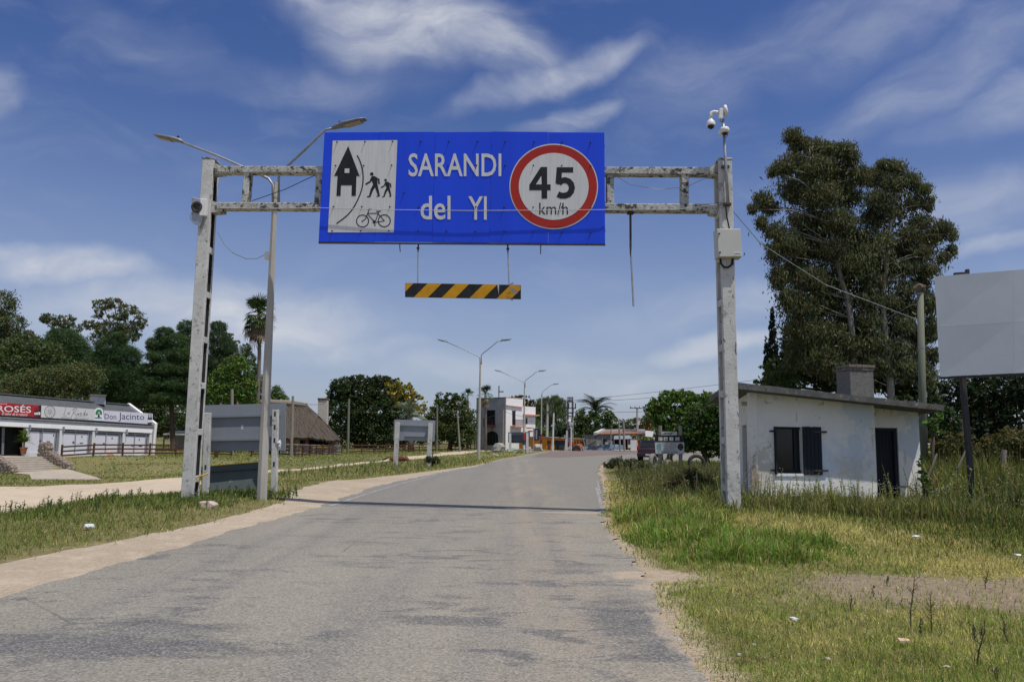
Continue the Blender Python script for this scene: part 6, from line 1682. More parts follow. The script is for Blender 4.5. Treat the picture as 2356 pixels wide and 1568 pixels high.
for (xa, xb, y) in ((390, 490, 458), (345, 540, 572), (385, 500, 655), (385, 495, 712), (380, 490, 962)):
    mb = MB(); mb.bar(at(*zf(xa, y), 105.8), at(*zf(xb, y + 4), 105.8), .12, .14); cr = mb.build('cross_arm', DKSTEEL, tr)
    if y < 600:
        for k in range(4):
            p = at(*zf(xa + 10 + (xb - xa - 20) * k / 3, y - 4), 105.8); mb = MB(); mb.lathe([(.07, 0), (.10, .15), (.06, .3), (.10, .5), (.05, .62)], p, 7); mb.build('insulator', DKSTEEL, cr)
mb = MB(); a = at(*zf(412, 885), 105.6); b = at(*zf(486, 825), 105.6); mb.box(a.x, b.x, 104.9, 105.7, a.z, b.z); mb.build('transformer_box', pm('light_grey_metal', (.40, .42, .42), (.33, .35, .35), 3), tr, bevel=.05)
mb = MB(); a = at(*zf(410, 890), 105.6); b = at(*zf(445, 780), 105.6); mb.blob(at(*zf(425, 795), 105.7), (.22, .2, .22)); mb.build('lamp_globe', WPLAST, tr)
def wires(pairs, lab, rad=.03):
    for i, (a, b, sag) in enumerate(pairs):
        wire('power_line', [a, b], rad, WIREB, lab[i] if isinstance(lab, list) else lab, 'power line', 'overhead power lines at the bend', sag, 16)
for i, (ua, va, ub, vb) in enumerate(((1240, 978, 1695, 963), (1250, 995 - 5, 1695, 985), (1320, 930, 1690, 912), (1320, 925, 1690, 900))): pass
wires([(at(1258, 948, 112), at(1312, 957, 106), .5), (at(1318, 957, 106), at(1467, 966, 126), 1.6), (at(1467, 963, 126), at(1600, 940, 80), 1.0),
       (at(1310, 948, 106), at(2300, 860, 70), 1.0), (at(1305, 926, 106), at(2300, 825, 75), .6), (at(1258, 926, 112), at(2300, 792, 80), .5), (at(1157, 944, 107), at(1080, 960, 95), .5), (at(1157, 944, 107), at(1258, 952, 112), .6)],
      ['power line from the tall cross-armed pole to the twin-pole transformer', 'sagging cable from the transformer past the rusty roof', 'cable running from the wide cross arm towards the bright green tree', 'lowest of three thin power lines crossing the sky above the bend', 'middle of three thin power lines crossing the sky above the bend', 'highest of three thin power lines crossing the sky above the bend', 'cable from the house corner pole towards the bushy trees', 'cable from the house corner pole to the cross-armed pole'], .022)
wires([(at(672, 922, 70), at(748, 928, 84), .2), (at(360, 972, 72), at(432, 978, 66), .3)], ['thin wire from the pole to the white chimney of the thatched house', 'thin wire leaving the restaurant corner towards the pines'], .02)

def rock(c, r, lab, mat, seed, name='boulder', cat='boulder'):
    mb = MB(); mb.blob((0, 0, 0), r, 8, 5, .22, seed)
    o = mb.build(name, mat); o.location = c + Vector((0, 0, r[2] * .55)); tag(o, lab, cat, 'painted boulders on the verge' if cat == 'boulder' else None)
    return o
RKW = pm('pale_boulder', (.42, .40, .36), (.30, .28, .25), 2.5, bump=.4)
rock(ong(zw(680, 0)[0], 82), (.72, .5, .6), 'large grey pointed boulder at the verge beside the lamp posts', RKW, 3)
rock(ong(zw(935, 0)[0], 80), (.6, .45, .4), 'greenish white boulder lying under the dark sign board', pm('greenish_boulder', (.40, .46, .36), (.33, .37, .30), 2.5, bump=.3), 8)
rock(ong(zw(1385, 0)[0], 97), (.66, .5, .55), 'white boulder at the foot of the single-armed lamp', RKW, 12)
rock(ong(zw(1215, 0)[0], 84), (.36, .3, .42), 'pinkish white boulder right of the dark sign board', RKW, 17)
for i, x in enumerate((570, 605, 640)): rock(ong(zw(x, 0)[0], 76 - i), (.16, .14, .1), ['small stone nearest the large pointed boulder, left of three', 'small stone in the middle of three near the pointed boulder', 'small stone, right of three near the pointed boulder'][i], RKW, 30 + i, 'stone', 'stone')
vb_ = thing('banner_sign', 'tall navy vertical banner with white lettering on a thin pole', 'banner sign', ong(zw(1310, 0)[0], 96))
b = ong(zw(1310, 0)[0], 96); mb = MB(); mb.tube([b, at(*zw(1310, 975), 96), at(*zw(1395, 975), 96)], .06, 6); mb.build('pole', GALV, vb_)
VP = Plane(at(*zw(1320, 1200), 96), at(*zw(1412, 1200), 96), at(*zw(1320, 985), 96))
mb = MB(); VP.slab(mb, [zw(1322, 985), zw(1410, 982), zw(1412, 1200), zw(1324, 1205)], -.03, 0); mb.build('sheet', pm('navy_banner', (.012, .02, .06), None, 3, bump=0), vb_)
for i in range(6):
    y = 1012 + i * 28; mb = MB(); 
    q = [[(1355, y), (1376, y), (1376, y + 20), (1355, y + 20)], [(1355, y), (1376, y + 5), (1370, y + 20), (1355, y + 14)]][i % 2]
    stroke(VP, mb, q + [q[0]], 5, .01, zw); mb.build('lettering', WPLAST, vb_)
mb = MB(); VP.quad(mb, rectq(1342, 1186, 1395, 1196, zw), .01); mb.build('red_line', REDP, vb_)

orange = thing('orange_house', 'low orange rendered house with dark doors beyond the bend', 'house', ong(1300, 110))
OP = Plane(at(*zf(40, 1285), 104), at(*zf(645, 1270), 116), at(*zf(40, 1080), 104))
def of(q, o0, o1, mat, name, parent=None):
    mb = MB(); OP.slab(mb, [zf(*p) for p in q], o0, o1); return mb.build(name, mat, parent or orange)
of([(30, 1290), (645, 1280), (645, 1105), (30, 1075)], -4, 0, ORANGE, 'wall')
of([(20, 1082), (650, 1112), (650, 1100), (20, 1068)], -4.2, .4, pm('grey_tin', (.36, .34, .32), (.28, .27, .26), 3), 'roof')
for q in ([(165, 1130), (245, 1133), (245, 1288), (165, 1290)], [(246, 1133), (352, 1136), (352, 1284), (246, 1288)]): of(q, -.05, .03, pm('dark_shop_front', (.02, .025, .03), None, 3), 'door')
for q in ([(515, 1145), (532, 1146), (532, 1200), (515, 1200)], [(560, 1147), (578, 1148), (578, 1195), (560, 1195)], [(610, 1150), (640, 1151), (640, 1175), (610, 1175)]): of(q, -.05, .03, GLASSD, 'window')
of([(40, 1290), (90, 1290), (90, 1150), (40, 1130)], .003, .1, BROWNW, 'board_screen')
sg = thing('warning_sign', 'white sign on a slanted post before the orange house', 'sign', ong(zf(350, 0)[0], 102)); b = ong(zf(346, 0)[0], 102)
mb = MB(); mb.tube([b, at(*zf(368, 1045), 102)], .07, 6); mb.build('post', WHITE, sg)
mb = MB(); a, c = at(*zf(332, 1090), 102), at(*zf(378, 1040), 102); mb.box(a.x, c.x, 101.9, 101.95, a.z, c.z); mb.build('plate', GALV, sg)
ty = thing('tyre_sign', 'half-buried giant tyre with a pink arch beside the orange house', 'tyre', ong(zf(550, 0)[0], 103)); c = ong(zf(545, 0)[0], 103)
mb = MB(); mb.lathe([(.25, -.2), (.52, -.22), (.60, -.1), (.60, .1), (.52, .22), (.25, .2)], c + Vector((0, 0, .2)), 20, (0, -1, .05)); mb.build('tyre', RUBBER, ty)
mb = MB(); mb.lathe([(.03, .0), (.26, .0), (.26, .06), (.03, .06)], c + Vector((0, -.22, .2)), 14, (0, -1, .05)); mb.build('hub', pm('brown_hub', (.10, .04, .03), None, 5), ty)
mb = MB(); mb.tube([c + Vector((.2 + .72 * math.cos(a), .1, .1 + .74 * math.sin(a))) for a in np.linspace(-.2, 1.7, 9)], .13, 6); mb.build('pink_arch', pm('faded_pink', (.50, .20, .17), (.44, .17, .15), 3), ty)

shed = thing('long_shed', 'long soot-stained grey shed with a rusty tin roof at the bend', 'shed', ong(1425, 122))
GP = Plane(at(*zf(870, 1280), 120), at(*zf(1730, 1280), 122), at(*zf(870, 1030), 120))
def gf(q, o0, o1, mat, name, parent=None):
    mb = MB(); GP.slab(mb, [zf(*p) for p in q], o0, o1); return mb.build(name, mat, parent or shed)
gf([(872, 1290), (1640, 1290), (1640, 1030), (872, 1030)], -5, 0, SOOTW, 'wall')
a, b = GP.pt(zf(872, 1028), .3), GP.pt(zf(1735, 1022), .3); c, d = at(*zf(1735, 978), 127), at(*zf(1020, 978), 127)
mb = MB(); N = 60
for i in range(N * 2 + 1):
    t = i / (N * 2); q = Vector((0, 0, .10 if i % 2 else 0)); mb.v += [a.lerp(b, t) + q, d.lerp(c, t) + q]
mb.f += [(2 * i, 2 * i + 2, 2 * i + 3, 2 * i + 1) for i in range(N * 2)]; mb.build('roof', RUST, shed)
mb = MB(); mb.bar(a + Vector((-.1, -.1, .1)), d + Vector((0, 0, .25)), .5, .4); mb.build('parapet', WHITE, shed)
mb = MB(); mb.bar(d + Vector((0, 0, .2)), c + Vector((0, 0, .2)), .4, .35); mb.build('parapet', WHITE, shed)
gf([(1740, 960), (1885, 975), (1860, 1075), (1740, 1060)], -2, .2, BLDWHITE, 'end_wall')
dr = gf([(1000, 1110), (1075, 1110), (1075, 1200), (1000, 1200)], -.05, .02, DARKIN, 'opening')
awn = thing('tin_awning', 'pale tin awning with open dark stall before the grey shed', 'awning', ong(1490 - 45, 116))
a = at(*zf(1200, 1118), 114); b = at(*zf(1515, 1110), 114)
mb = MB(); mb.prism([a, b, b + Vector((.2, 3.4, .5)), a + Vector((.5, 3.4, .5))], (0, 0, .06)); mb.build('roof', GALV, awn)
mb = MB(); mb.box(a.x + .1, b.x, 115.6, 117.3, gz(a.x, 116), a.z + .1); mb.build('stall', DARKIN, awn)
for x in (1200, 1365, 1445): p = at(*zf(x, 1120), 114); mb = MB(); mb.tube([Vector((p.x, 114, gz(p.x, 114))), p], .06, 6); mb.build('post', OLDWOOD, awn)
gw = MB(); p = [at(*zf(x, y), 113) for x, y in ((640, 1240), (905, 1238), (905, 1202), (1100, 1202), (1300, 1205), (1360, 1215), (1360, 1290), (640, 1290))]
p[-1].z = p[-2].z = -.1
gw.prism(p, (0, .25, 0)); tag(gw.build('graffiti_wall', pm('graffiti', (.22, .33, .42), (.045, .06, .085), .9, detail=4, soft=.06, bump=.05, spots=[((.5, .55, .58), 1.9, .60, (1, 1, .6)), ((.03, .05, .1), 1.4, .58)]), base=Vector((p[0].x, 113, 0))), 'low wall covered in blue graffiti at the outside of the bend', 'wall')
for i, (x0, y0, x1, y1) in enumerate(((1050, 1195, 1122, 1165), (1128, 1200, 1143, 1150), (1155, 1200, 1170, 1145))):
    a, b = at(*zf(x0, y0), 114), at(*zf(x1, y1), 114); mb = MB(); mb.box(a.x, b.x, 113.8, 114.4, 0, b.z)
    tag(mb.build('concrete_block', pm('pale_block', (.5, .48, .44), (.4, .39, .36), 3), base=Vector(((a.x + b.x) / 2, 114.1, 0))), ['wide pale slab standing behind the graffiti wall', 'narrow pale slab beside the wide one behind the graffiti wall', 'rightmost narrow pale slab behind the graffiti wall'][i], 'slab')
gt = thing('field_gate', 'grey wooden field gate left of the graffiti wall', 'gate', ong(zf(800, 0)[0], 114))
for k in range(4):
    y = 1120 + k * 30; mb = MB(); mb.bar(at(*zf(725, y), 114), at(*zf(890, y + 4), 114), .05, .12); mb.build('rail', OLDWOOD, gt)
mb = MB(); mb.bar(at(*zf(730, 1210), 113.9), at(*zf(880, 1125), 113.9), .05, .10); mb.build('brace', OLDWOOD, gt)
for x in (725, 895): p = at(*zf(x, 1115), 114); mb = MB(); mb.tube([Vector((p.x, 114, 0)), p], .12, 6); mb.build('post', OLDWOOD, gt)
for k, (x, yt) in enumerate(((995, 1095), (1148, 930), (690, 1085))):
    pole(zf(x + (25 if k == 2 else 0), 0)[0], 1030, zf(0, yt)[1], 113.6, .09, .07, ['short stake standing behind the graffiti wall', 'rusty mast in front of the long grey shed', 'slanting stake beside the giant tyre'][k], OLDWOOD, du=-8 if k == 2 else 0, name='stake', cat='post', grp=None)
em = thing('emblem_pedestal', 'whitewashed pedestal carrying a round yellow cogwheel emblem', 'monument', ong(1458, 104))
a, b = at(*zf(1492, 1262), 104), at(*zf(1612, 1132), 104); a.z = gz(a.x, 104)
mb = MB(); mb.box(a.x, b.x, 104, 104.7, a.z, b.z); mb.build('pedestal', WHITE, em, bevel=.02)
c = at(*zf(1552, 1080), 104.3); rr_ = (at(*zf(1600, 1080), 104.3) - at(*zf(1505, 1080), 104.3)).length / 2
EY = pm('emblem_yellow', (.55, .38, .03), (.45, .31, .03), 5, bump=0)
mb = MB()
pts = []
for k in range(48):
    a_ = 2 * math.pi * k / 48; r_ = rr_ * (1.0 if k % 4 < 2 else .88); pts.append(c + Vector((r_ * math.cos(a_), 0, r_ * math.sin(a_))))
mb.prism(pts, (0, .12, 0)); mb.build('cogwheel', EY, em)
mb = MB(); mb.lathe([(rr_ * .80, 0), (rr_ * .80, .02), (rr_ * .58, .02), (rr_ * .58, 0)], c + Vector((0, -.005, 0)), 24, (0, -1, 0)); mb.build('dark_ring', pm('emblem_navy', (.05, .05, .06), None, 3, bump=0), em)
for k in range(6):
    a_ = k * math.pi / 3; mb = MB(); mb.bar(c + Vector((rr_ * .15 * math.cos(a_), -.05, rr_ * .15 * math.sin(a_))), c + Vector((rr_ * .56 * math.cos(a_), -.05, rr_ * .56 * math.sin(a_))), .09, .04, up=(0, 1, 0)); mb.build('spoke', pm('emblem_navy', (.05, .05, .06)), em)
mb = MB(); mb.tube([Vector((c.x, 104.35, b.z)), c], .1, 6); mb.build('stem', GALV, em)
p = [at(*zf(x, y), 103) for x, y in ((1448, 1262), (1492, 1262), (1492, 1210), (1448, 1210))]
mb = MB(); mb.prism(p, (0, .4, 0)); tag(mb.build('meter_box', WHITE, base=p[0]), 'small white box standing beside the emblem pedestal', 'box')
p = [at(*zf(x, y), 106) for x, y in ((1614, 1250), (1640, 1250), (1640, 1110), (1614, 1110))]
mb = MB(); mb.prism(p, (0, .3, 0)); tag(mb.build('red_panel', REDP, base=p[0]), 'red upright panel just right of the emblem pedestal', 'panel')
oh = thing('tiled_house', 'house with an orange tiled roof half hidden behind trees', 'house', ong(1495, 150))
zo = lambda x, y: at(*zf(x, y), 150)
mb = MB(); mb.prism([zo(1762, 945), zo(1860, 948), zo(1880, 868), zo(1790, 866)], (0, 4, 1.0)); mb.build('roof', pm('orange_tiles', (.50, .15, .05), (.42, .12, .045), 3, bump=.4), oh)
mb = MB(); mb.box(zo(1710, 0)[0], zo(1900, 0)[0], 151, 156, 0, zo(1800, 945).z); mb.build('wall', SOOTW, oh)
mb = MB(); mb.prism([zo(1705, 905), zo(1765, 908), zo(1768, 878), zo(1705, 874)], (0, 2, 0)); mb.build('chimney', pm('orange_tiles', (.5, .15, .05)), oh)
# open-sided shelter and parked tractor far left behind the pines
sl = thing('shelter', 'low pale shelter with a yellow-edged roof beyond the pines', 'shelter', ong(408, 92))
a = at(375, 1000, 92); b = at(432, 1001, 92); mb = MB(); mb.prism([a, b, b + Vector((0, 4, .4)), a + Vector((0, 4, .4))], (0, 0, .14)); mb.build('roof', pm('cream_tin', (.55, .52, .40), (.48, .45, .35), 3), sl)
mb = MB(); mb.box(a.x, b.x, 95, 95.3, gz(a.x, 95), a.z + .2); mb.build('back_wall', pm('pale_ribbed_wall', (.46, .46, .45), (.36, .36, .35), 30, stretch=(1, 1, .02)), sl)
for u in (378, 404, 430): p = at(u, 1002, 92); mb = MB(); mb.tube([Vector((p.x, 92, gz(p.x, 92))), p], .09, 6); mb.build('post', DKSTEEL, sl)

# ------------------------------------------------------------------ hotel sign, car, tyres
zy = Z(2380, 1650, 4.53)
HY = 38.0
hs = thing('hotel_sign', 'black and white hotel notice board on wooden posts at the right verge', 'sign', ong(1540, HY))
HSP = Plane(at(*zy(1095, 745), HY), at(*zy(1615, 745), HY), at(*zy(1090, 410), HY))
def hf(q, o0, o1, mat, name, parent=None):
    mb = MB(); HSP.slab(mb, [zy(*p) for p in q], o0, o1); return mb.build(name, mat, parent or hs)
hb = hf([(1086, 408), (1614, 410), (1614, 522), (1086, 520)], -.06, 0, BLK, 'header_board')
lb = hf([(1086, 536), (1616, 536), (1616, 745), (1098, 740)], -.06, 0, pm('notice_white', (.50, .51, .51), (.43, .44, .45), 2, bump=0), 'notice_board')
hf([(1086, 521), (1614, 523), (1614, 535), (1086, 534)], -.06, .003, DKSTEEL, 'divider'); hf([(1086, 526), (1614, 527), (1614, 531), (1086, 530)], .004, .008, EY, 'gold_line', hb)
tb = hf([(1205, 338), (1487, 340), (1480, 404), (1195, 404)], -.05, .01, pm('notice_grey', (.42, .43, .44), (.36, .37, .38), 2, bump=0), 'top_board')
text_on(HSP, 'HOTEL', [zy(1243, 352), zy(1420, 352), zy(1420, 392), zy(1240, 392)], .014, BLK, tb, bold=.03, shear=10)
for k, x in enumerate((1150, 1244, 1348, 1456)):
    pb = hf([(x, 441), (x + 72, 440), (x + 72, 506), (x, 504)], .002, .008, pm('notice_white', (.5, .5, .5)), 'pictogram', hb)
    mb = MB()
    if k == 1: stroke(HSP, mb, [(x + 24, 492), (x + 24, 466), (x + 48, 466), (x + 48, 492)], 7, .012, zy); stroke(HSP, mb, [(x + 24, 478), (x + 48, 478)], 5, .0125, zy)
    elif k == 2: stroke(HSP, mb, [(x + 28, 466), (x + 46, 468)], 6, .012, zy)
    elif k == 3:
        stroke(HSP, mb, [(x + 28, 442), (x + 28, 492)], 6, .012, zy); stroke(HSP, mb, [(x + 24, 494), (x + 62, 494)], 6, .0125, zy)
    else: stroke(HSP, mb, [(x + 20, 452), (x + 15, 490)], 4, .012, zy)
    mb.build('symbol', BLK, pb)
TQ = pm('turquoise_print', (.10, .40, .36), None, 3, bump=0)
for k in range(7):
    y = 556 + k * 20; w_ = (70, 80, 85, 88, 84, 70, 40)[k]; hf([(1200 - w_, y), (1200, y), (1200, y + 11), (1200 - w_, y + 11)], .001, .005, TQ, 'turquoise_bar', lb)
mb = MB(); stroke(HSP, mb, [(1125, 700), (1150, 692), (1140, 718), (1180, 720)], 6, .005, zy); mb.build('squiggle', BLK, lb)
for (txt, x0, x1, y0, y1, m) in (('PIZZERIA PARRILLA', 1212, 1462, 548, 576, BNG), ('TV CABLE DESAYUNO', 1212, 1480, 586, 614, BNG), ('HABITACIONES', 1250, 1435, 624, 652, BNG), ('C/BAÑO PRIVADO', 1238, 1448, 662, 688, BNG), ('TELEFONO  4367 8108', 1198, 1494, 698, 736, BLK)):
    text_on(HSP, txt, [zy(x0, y0), zy(x1, y0), zy(x1, y1), zy(x0, y1)], .004, m, lb)
mb = MB(); disc(HSP, mb, 1549, 615, 54, 60, .005, zy, 14); ros = mb.build('black_rosette', BLK, lb)
mb = MB(); HSP.quad(mb, [zy(*p) for p in [(1535, 662), (1563, 662), (1549, 694)]], .0055); mb.build('rosette_tip', BLK, ros)
mb = MB(); stroke(HSP, mb, [(1520, 600), (1535, 590), (1550, 605), (1565, 590), (1580, 602)], 5, .009, zy); stroke(HSP, mb, [(1515, 640), (1582, 640)], 4, .0092, zy); mb.build('rosette_print', BNG, ros)
for x, yt in ((1180, 230), (1546, 235)):
    b = ong(zy(x - (0 if x < 1300 else -4), 0)[0], HY + .12); t = at(*zy(x, yt), HY + .12); mb = MB(); mb.tube([b - Vector((0, 0, .1)), t], [.10, .085], 8); mb.build('post', OLDWOOD, hs)
def tyre(lab, c, R_, r_, w_, mat, axis, name='tyre'):
    mb = MB(); mb.lathe([(r_, -w_ * .45), (R_ * .86, -w_ / 2), (R_, -w_ * .3), (R_, w_ * .3), (R_ * .86, w_ / 2), (r_, w_ * .45), (r_ * .96, 0), (r_, -w_ * .45)], (0, 0, 0), 24, axis)
    mb.f = mb.f[:-2]
    o = mb.build(name, mat, smooth=True); o.location = c; return tag(o, lab, 'tyre', 'old tyres set on edge along the verge')
c = ong(zy(1050, 0)[0], 41); tyre('white painted tyre on edge touching the left end of the hotel sign', c + Vector((0, 0, .30)), .46, .26, .22, TYREW, (.9, -.5, 0))
c = ong(zy(1335, 0)[0], 40); tyre('white painted tyre on edge under the right half of the hotel sign', c + Vector((0, 0, .16)), .33, .18, .18, TYREW, (.8, -.6, 0))
c = ong(zy(1840, 0)[0], 42); tyre('large muddy dark tyre on edge under the shady tree', c + Vector((0, 0, .32)), .47, .29, .26, pm('muddy_tyre', (.07, .06, .05), (.04, .038, .035), 5, bump=.4), (-.15, -1, 0))
# car seen from behind
carY = 60.0
cc = ong(1497, carY)
car = thing('parked_car', 'dark red hatchback parked at the verge partly behind the hotel sign', 'car', cc)
prof = [(-1.9, .30), (-1.93, .62), (-1.88, .86), (-1.72, 1.02), (-1.42, 1.40), (-1.05, 1.50), (-.1, 1.50), (.45, 1.36), (.95, .98), (1.7, .86), (1.88, .62), (1.85, .30)]
def car_pts(wfun): return None
CM = Matrix.Translation(cc) @ Matrix.Rotation(R(-14), 4, 'Z')
mb = MB(CM); n = len(prof); secs = [(-.84, .94), (-.80, 1.0), (0, 1.01), (.80, 1.0), (.84, .94)]
for sx, k in secs:
    for y, z in prof:
        tum = 1 - max(0, z - .95) * .32
        mb.v.append(CM @ Vector((sx * tum, y * (k if abs(y) > 1.6 else 1), .3 + (z - .3) * (k if z > 1.3 else 1))))
for i in range(len(secs) - 1):
    for j in range(n): mb.f.append((i * n + j, i * n + (j + 1) % n, (i + 1) * n + (j + 1) % n, (i + 1) * n + j))
mb.f += [tuple(range(n)), tuple((len(secs) - 1) * n + j for j in range(n))]
bodyo = mb.build('body', DKRED, car, smooth=False, bevel=.03)
mb = MB(CM); mb.hexa([(-.62, -1.745, 1.04), (.62, -1.745, 1.04), (.54, -1.455, 1.385), (-.54, -1.455, 1.385)], [(-.62, -1.70, 1.03), (.62, -1.70, 1.03), (.54, -1.41, 1.37), (-.54, -1.41, 1.37)]); mb.build('rear_window', GLASSD, car)
for s in (-1, 1):
    mb = MB(CM); mb.hexa([(s * .80, -1.3, 1.02), (s * .80, .7, 1.02), (s * .70, .30, 1.36), (s * .70, -1.0, 1.40)], [(s * .83, -1.3, 1.02), (s * .83, .7, 1.02), (s * .735, .30, 1.36), (s * .735, -1.0, 1.40)]); mb.build('side_window', GLASSD, car)
    mb = MB(CM); mb.box(s * .78 - .09, s * .78 + .06, -1.95, -1.70, .78, 1.10); mb.build('tail_light', pm('tail_lamp', (.30, .02, .02), None, 3, rough=.2, bump=0), car, bevel=.02)
    for y in (-1.25, 1.25):
        mb = MB(CM); mb.lathe([(.2, -.1), (.30, -.1), (.32, -.06), (.32, .06), (.30, .1), (.2, .1)], (s * .76, y, .32), 18, (1, 0, 0)); mb.build('wheel', RUBBER, car)
mb = MB(CM); mb.box(-.86, .86, -2.02, -1.80, .34, .60); mb.build('bumper', DKRED, car, bevel=.04)
mb = MB(CM); mb.box(-.24, .24, -2.035, -2.021, .42, .54); mb.build('number_plate', WPLAST, car)
mb = MB(CM); mb.box(-.55, .55, -1.38, -1.22, 1.475, 1.53); mb.build('spoiler', BLK, car, bevel=.01)

# ------------------------------------------------------------------ small litter and stones
p = gpx(477, 1166); mb = MB(); mb.prism([p + Vector(q) for q in ((-.19, -.1, -.03), (.17, -.13, -.03), (.19, -.12, .07), (.06, -.1, .125), (-.17, -.08, .115))], (.02, .2, .0))
tag(mb.build('stone_block', pm('pink_granite', (.46, .33, .28), (.54, .45, .40), 4, bump=.4), base=p, bevel=.02), 'pinkish broken stone block in the grass by the gantry column', 'stone')
def scrap(u, v, s, lab, mat=LITTERM, name='litter', flat=.35, seed=1):
    p = gpx(u, v); mb = MB(); mb.blob(p + Vector((0, 0, s * flat * .6 + .05)), (s, s * .6, s * flat), 7, 4, .45, seed); return tag(mb.build(name, mat, base=p), lab, 'litter')
scrap(203, 1219, .10, 'crumpled white plastic bottle lying on the left verge grass', seed=2, flat=.3)
scrap(1826, 1439, .04, 'scrap of white paper on the dry turf near the road edge', seed=4)
p = gpx(2081, 1486); mb = MB(); mb.hexa([p + Vector(q) for q in ((-.04, -.015, .03), (.036, -.02, .035), (.04, .015, .04), (-.04, .02, .045))], [p + Vector(q) for q in ((-.04, -.015, .045), (.036, -.02, .05), (.04, .015, .055), (-.04, .02, .06))]); tag(mb.build('carton', pm('cream_carton', (.62, .52, .34), (.55, .25, .2), 14, bump=0), base=p), 'little cream and red carton lying on the turf', 'litter')
scrap(2107, 1243, .06, 'white rag scrap in the grass below the hut door', seed=6); scrap(2340, 1287, .05, 'torn white plastic bag at the edge of the tall weeds', seed=7)
for i, (u, v, s) in enumerate(((1902, 1533, .025), (1440, 1412, .02), (2180, 1552, .022))): scrap(u, v, s, ['pale dry leaf curled on the turf near the bottom of the bare patch', 'pale twig fragment beside the broken road edge', 'crumpled white paper among the foreground weeds'][i], pm('dry_leaf', (.42, .35, .24), (.3, .24, .15), 6), seed=20 + i)
for i, (u, v) in enumerate(((1735, 1487), (1563, 1475), (1555, 1467), (1700, 1510))):
    p = gpx(u, v); mb = MB(); mb.blob(p + Vector((0, 0, .015)), (.017, .014, .012), 6, 4, .3, i); tag(mb.build('pebble', CONC, base=p), ['pebble on the sandy strip by the turf', 'pebble on the broken asphalt edge, nearer the camera of two', 'pebble on the broken asphalt edge, farther of two', 'pebble lying in the dry turf beside the road'][i], 'pebble', 'pebbles at the road edge')
# horse grazing behind the sign board
zhh = Z(1500, 1780, 5.89)
hY = 50.0
hp = ong(zhh(560, 0)[0], hY)
k = (at(*zhh(760, 300), hY) - at(*zhh(400, 300), hY)).length / 1.45
horse = thing('horse', 'chestnut horse grazing behind the pale grey sign board', 'horse', hp)
HM = Matrix.Translation(Vector((hp.x, hp.y, at(*zhh(600, 232), hY).z - 1.42 * k))) @ Matrix.Rotation(R(-6), 4, 'Z') @ Matrix.Scale(k, 4)
sk = {'pelvis': ((-.55, 0, 1.22), .25), 'belly': ((-.1, 0, 1.13), .29), 'chest': ((.38, 0, 1.14), .28), 'withers': ((.45, 0, 1.30), .17), 'neck1': ((.72, 0, 1.12), .18), 'neck2': ((.98, 0, .78), .13), 'poll': ((1.15, 0, .48), .105), 'face': ((1.24, 0, .28), .085), 'muzzle': ((1.28, 0, .08), .065),
      'rump': ((-.80, 0, 1.15), .19)}
edges = [('pelvis', 'belly'), ('belly', 'chest'), ('chest', 'withers'), ('chest', 'neck1'), ('neck1', 'neck2'), ('neck2', 'poll'), ('poll', 'face'), ('face', 'muzzle'), ('pelvis', 'rump')]
for s, n_ in ((-1, 'a'), (1, 'b')):
    o = .06 * s
    sk.update({'hip' + n_: ((-.68, .15 * s, 1.0), .17), 'stifle' + n_: ((-.52 + o, .17 * s, .80), .12), 'hock' + n_: ((-.80 + o, .15 * s, .50), .062), 'fetl' + n_: ((-.75 + o, .15 * s, .14), .045), 'hoof' + n_: ((-.70 + o, .15 * s, .02), .055),
               'sho' + n_: ((.42, .16 * s, .95), .15), 'elb' + n_: ((.36 - o, .16 * s, .74), .095), 'knee' + n_: ((.40 - o, .15 * s, .42), .06), 'ffet' + n_: ((.40 - o, .15 * s, .13), .042), 'fhoof' + n_: ((.43 - o, .15 * s, .02), .052)})
    edges += [('pelvis', 'hip' + n_), ('hip' + n_, 'stifle' + n_), ('stifle' + n_, 'hock' + n_), ('hock' + n_, 'fetl' + n_), ('fetl' + n_, 'hoof' + n_), ('chest', 'sho' + n_), ('sho' + n_, 'elb' + n_), ('elb' + n_, 'knee' + n_), ('knee' + n_, 'ffet' + n_), ('ffet' + n_, 'fhoof' + n_)]
names = list(sk); me = bpy.data.meshes.new('body'); inv = mw(horse).inverted()
me.from_pydata([tuple(inv @ (HM @ Vector(sk[n_][0]))) for n_ in names], [(names.index(a), names.index(b)) for a, b in edges], [])
ho = link('body', me, horse); sm = ho.modifiers.new('skin', 'SKIN')
for v, n_ in zip(me.skin_vertices[0].data, names): v.radius = (sk[n_][1] * k, sk[n_][1] * k)
me.skin_vertices[0].data[0].use_root = True
sm.use_smooth_shade = True; ss = ho.modifiers.new('sub', 'SUBSURF'); ss.levels = ss.render_levels = 2
me.materials.append(HORSE)
mb = MB(HM); mb.tube([(-.90, 0, 1.22), (-1.05, .02, 1.20), (-1.25, .05, 1.10), (-1.45, .08, 1.0), (-1.62, .1, .98)], [.05, .06, .075, .085, .03], 7); mb.build('tail', MANE, horse, smooth=True)
mb = MB(HM); mb.tube([(.55, 0, 1.38), (.78, 0, 1.24), (1.02, 0, .93), (1.18, 0, .62)], [.02, .06, .055, .03], 6); mb.build('mane', MANE, horse, smooth=True)
for s in (-1, 1): mb = MB(HM); mb.tube([(1.14, .06 * s, .56), (1.06, .09 * s, .64)], [.035, .008], 6); mb.build('ear', HORSE, horse)
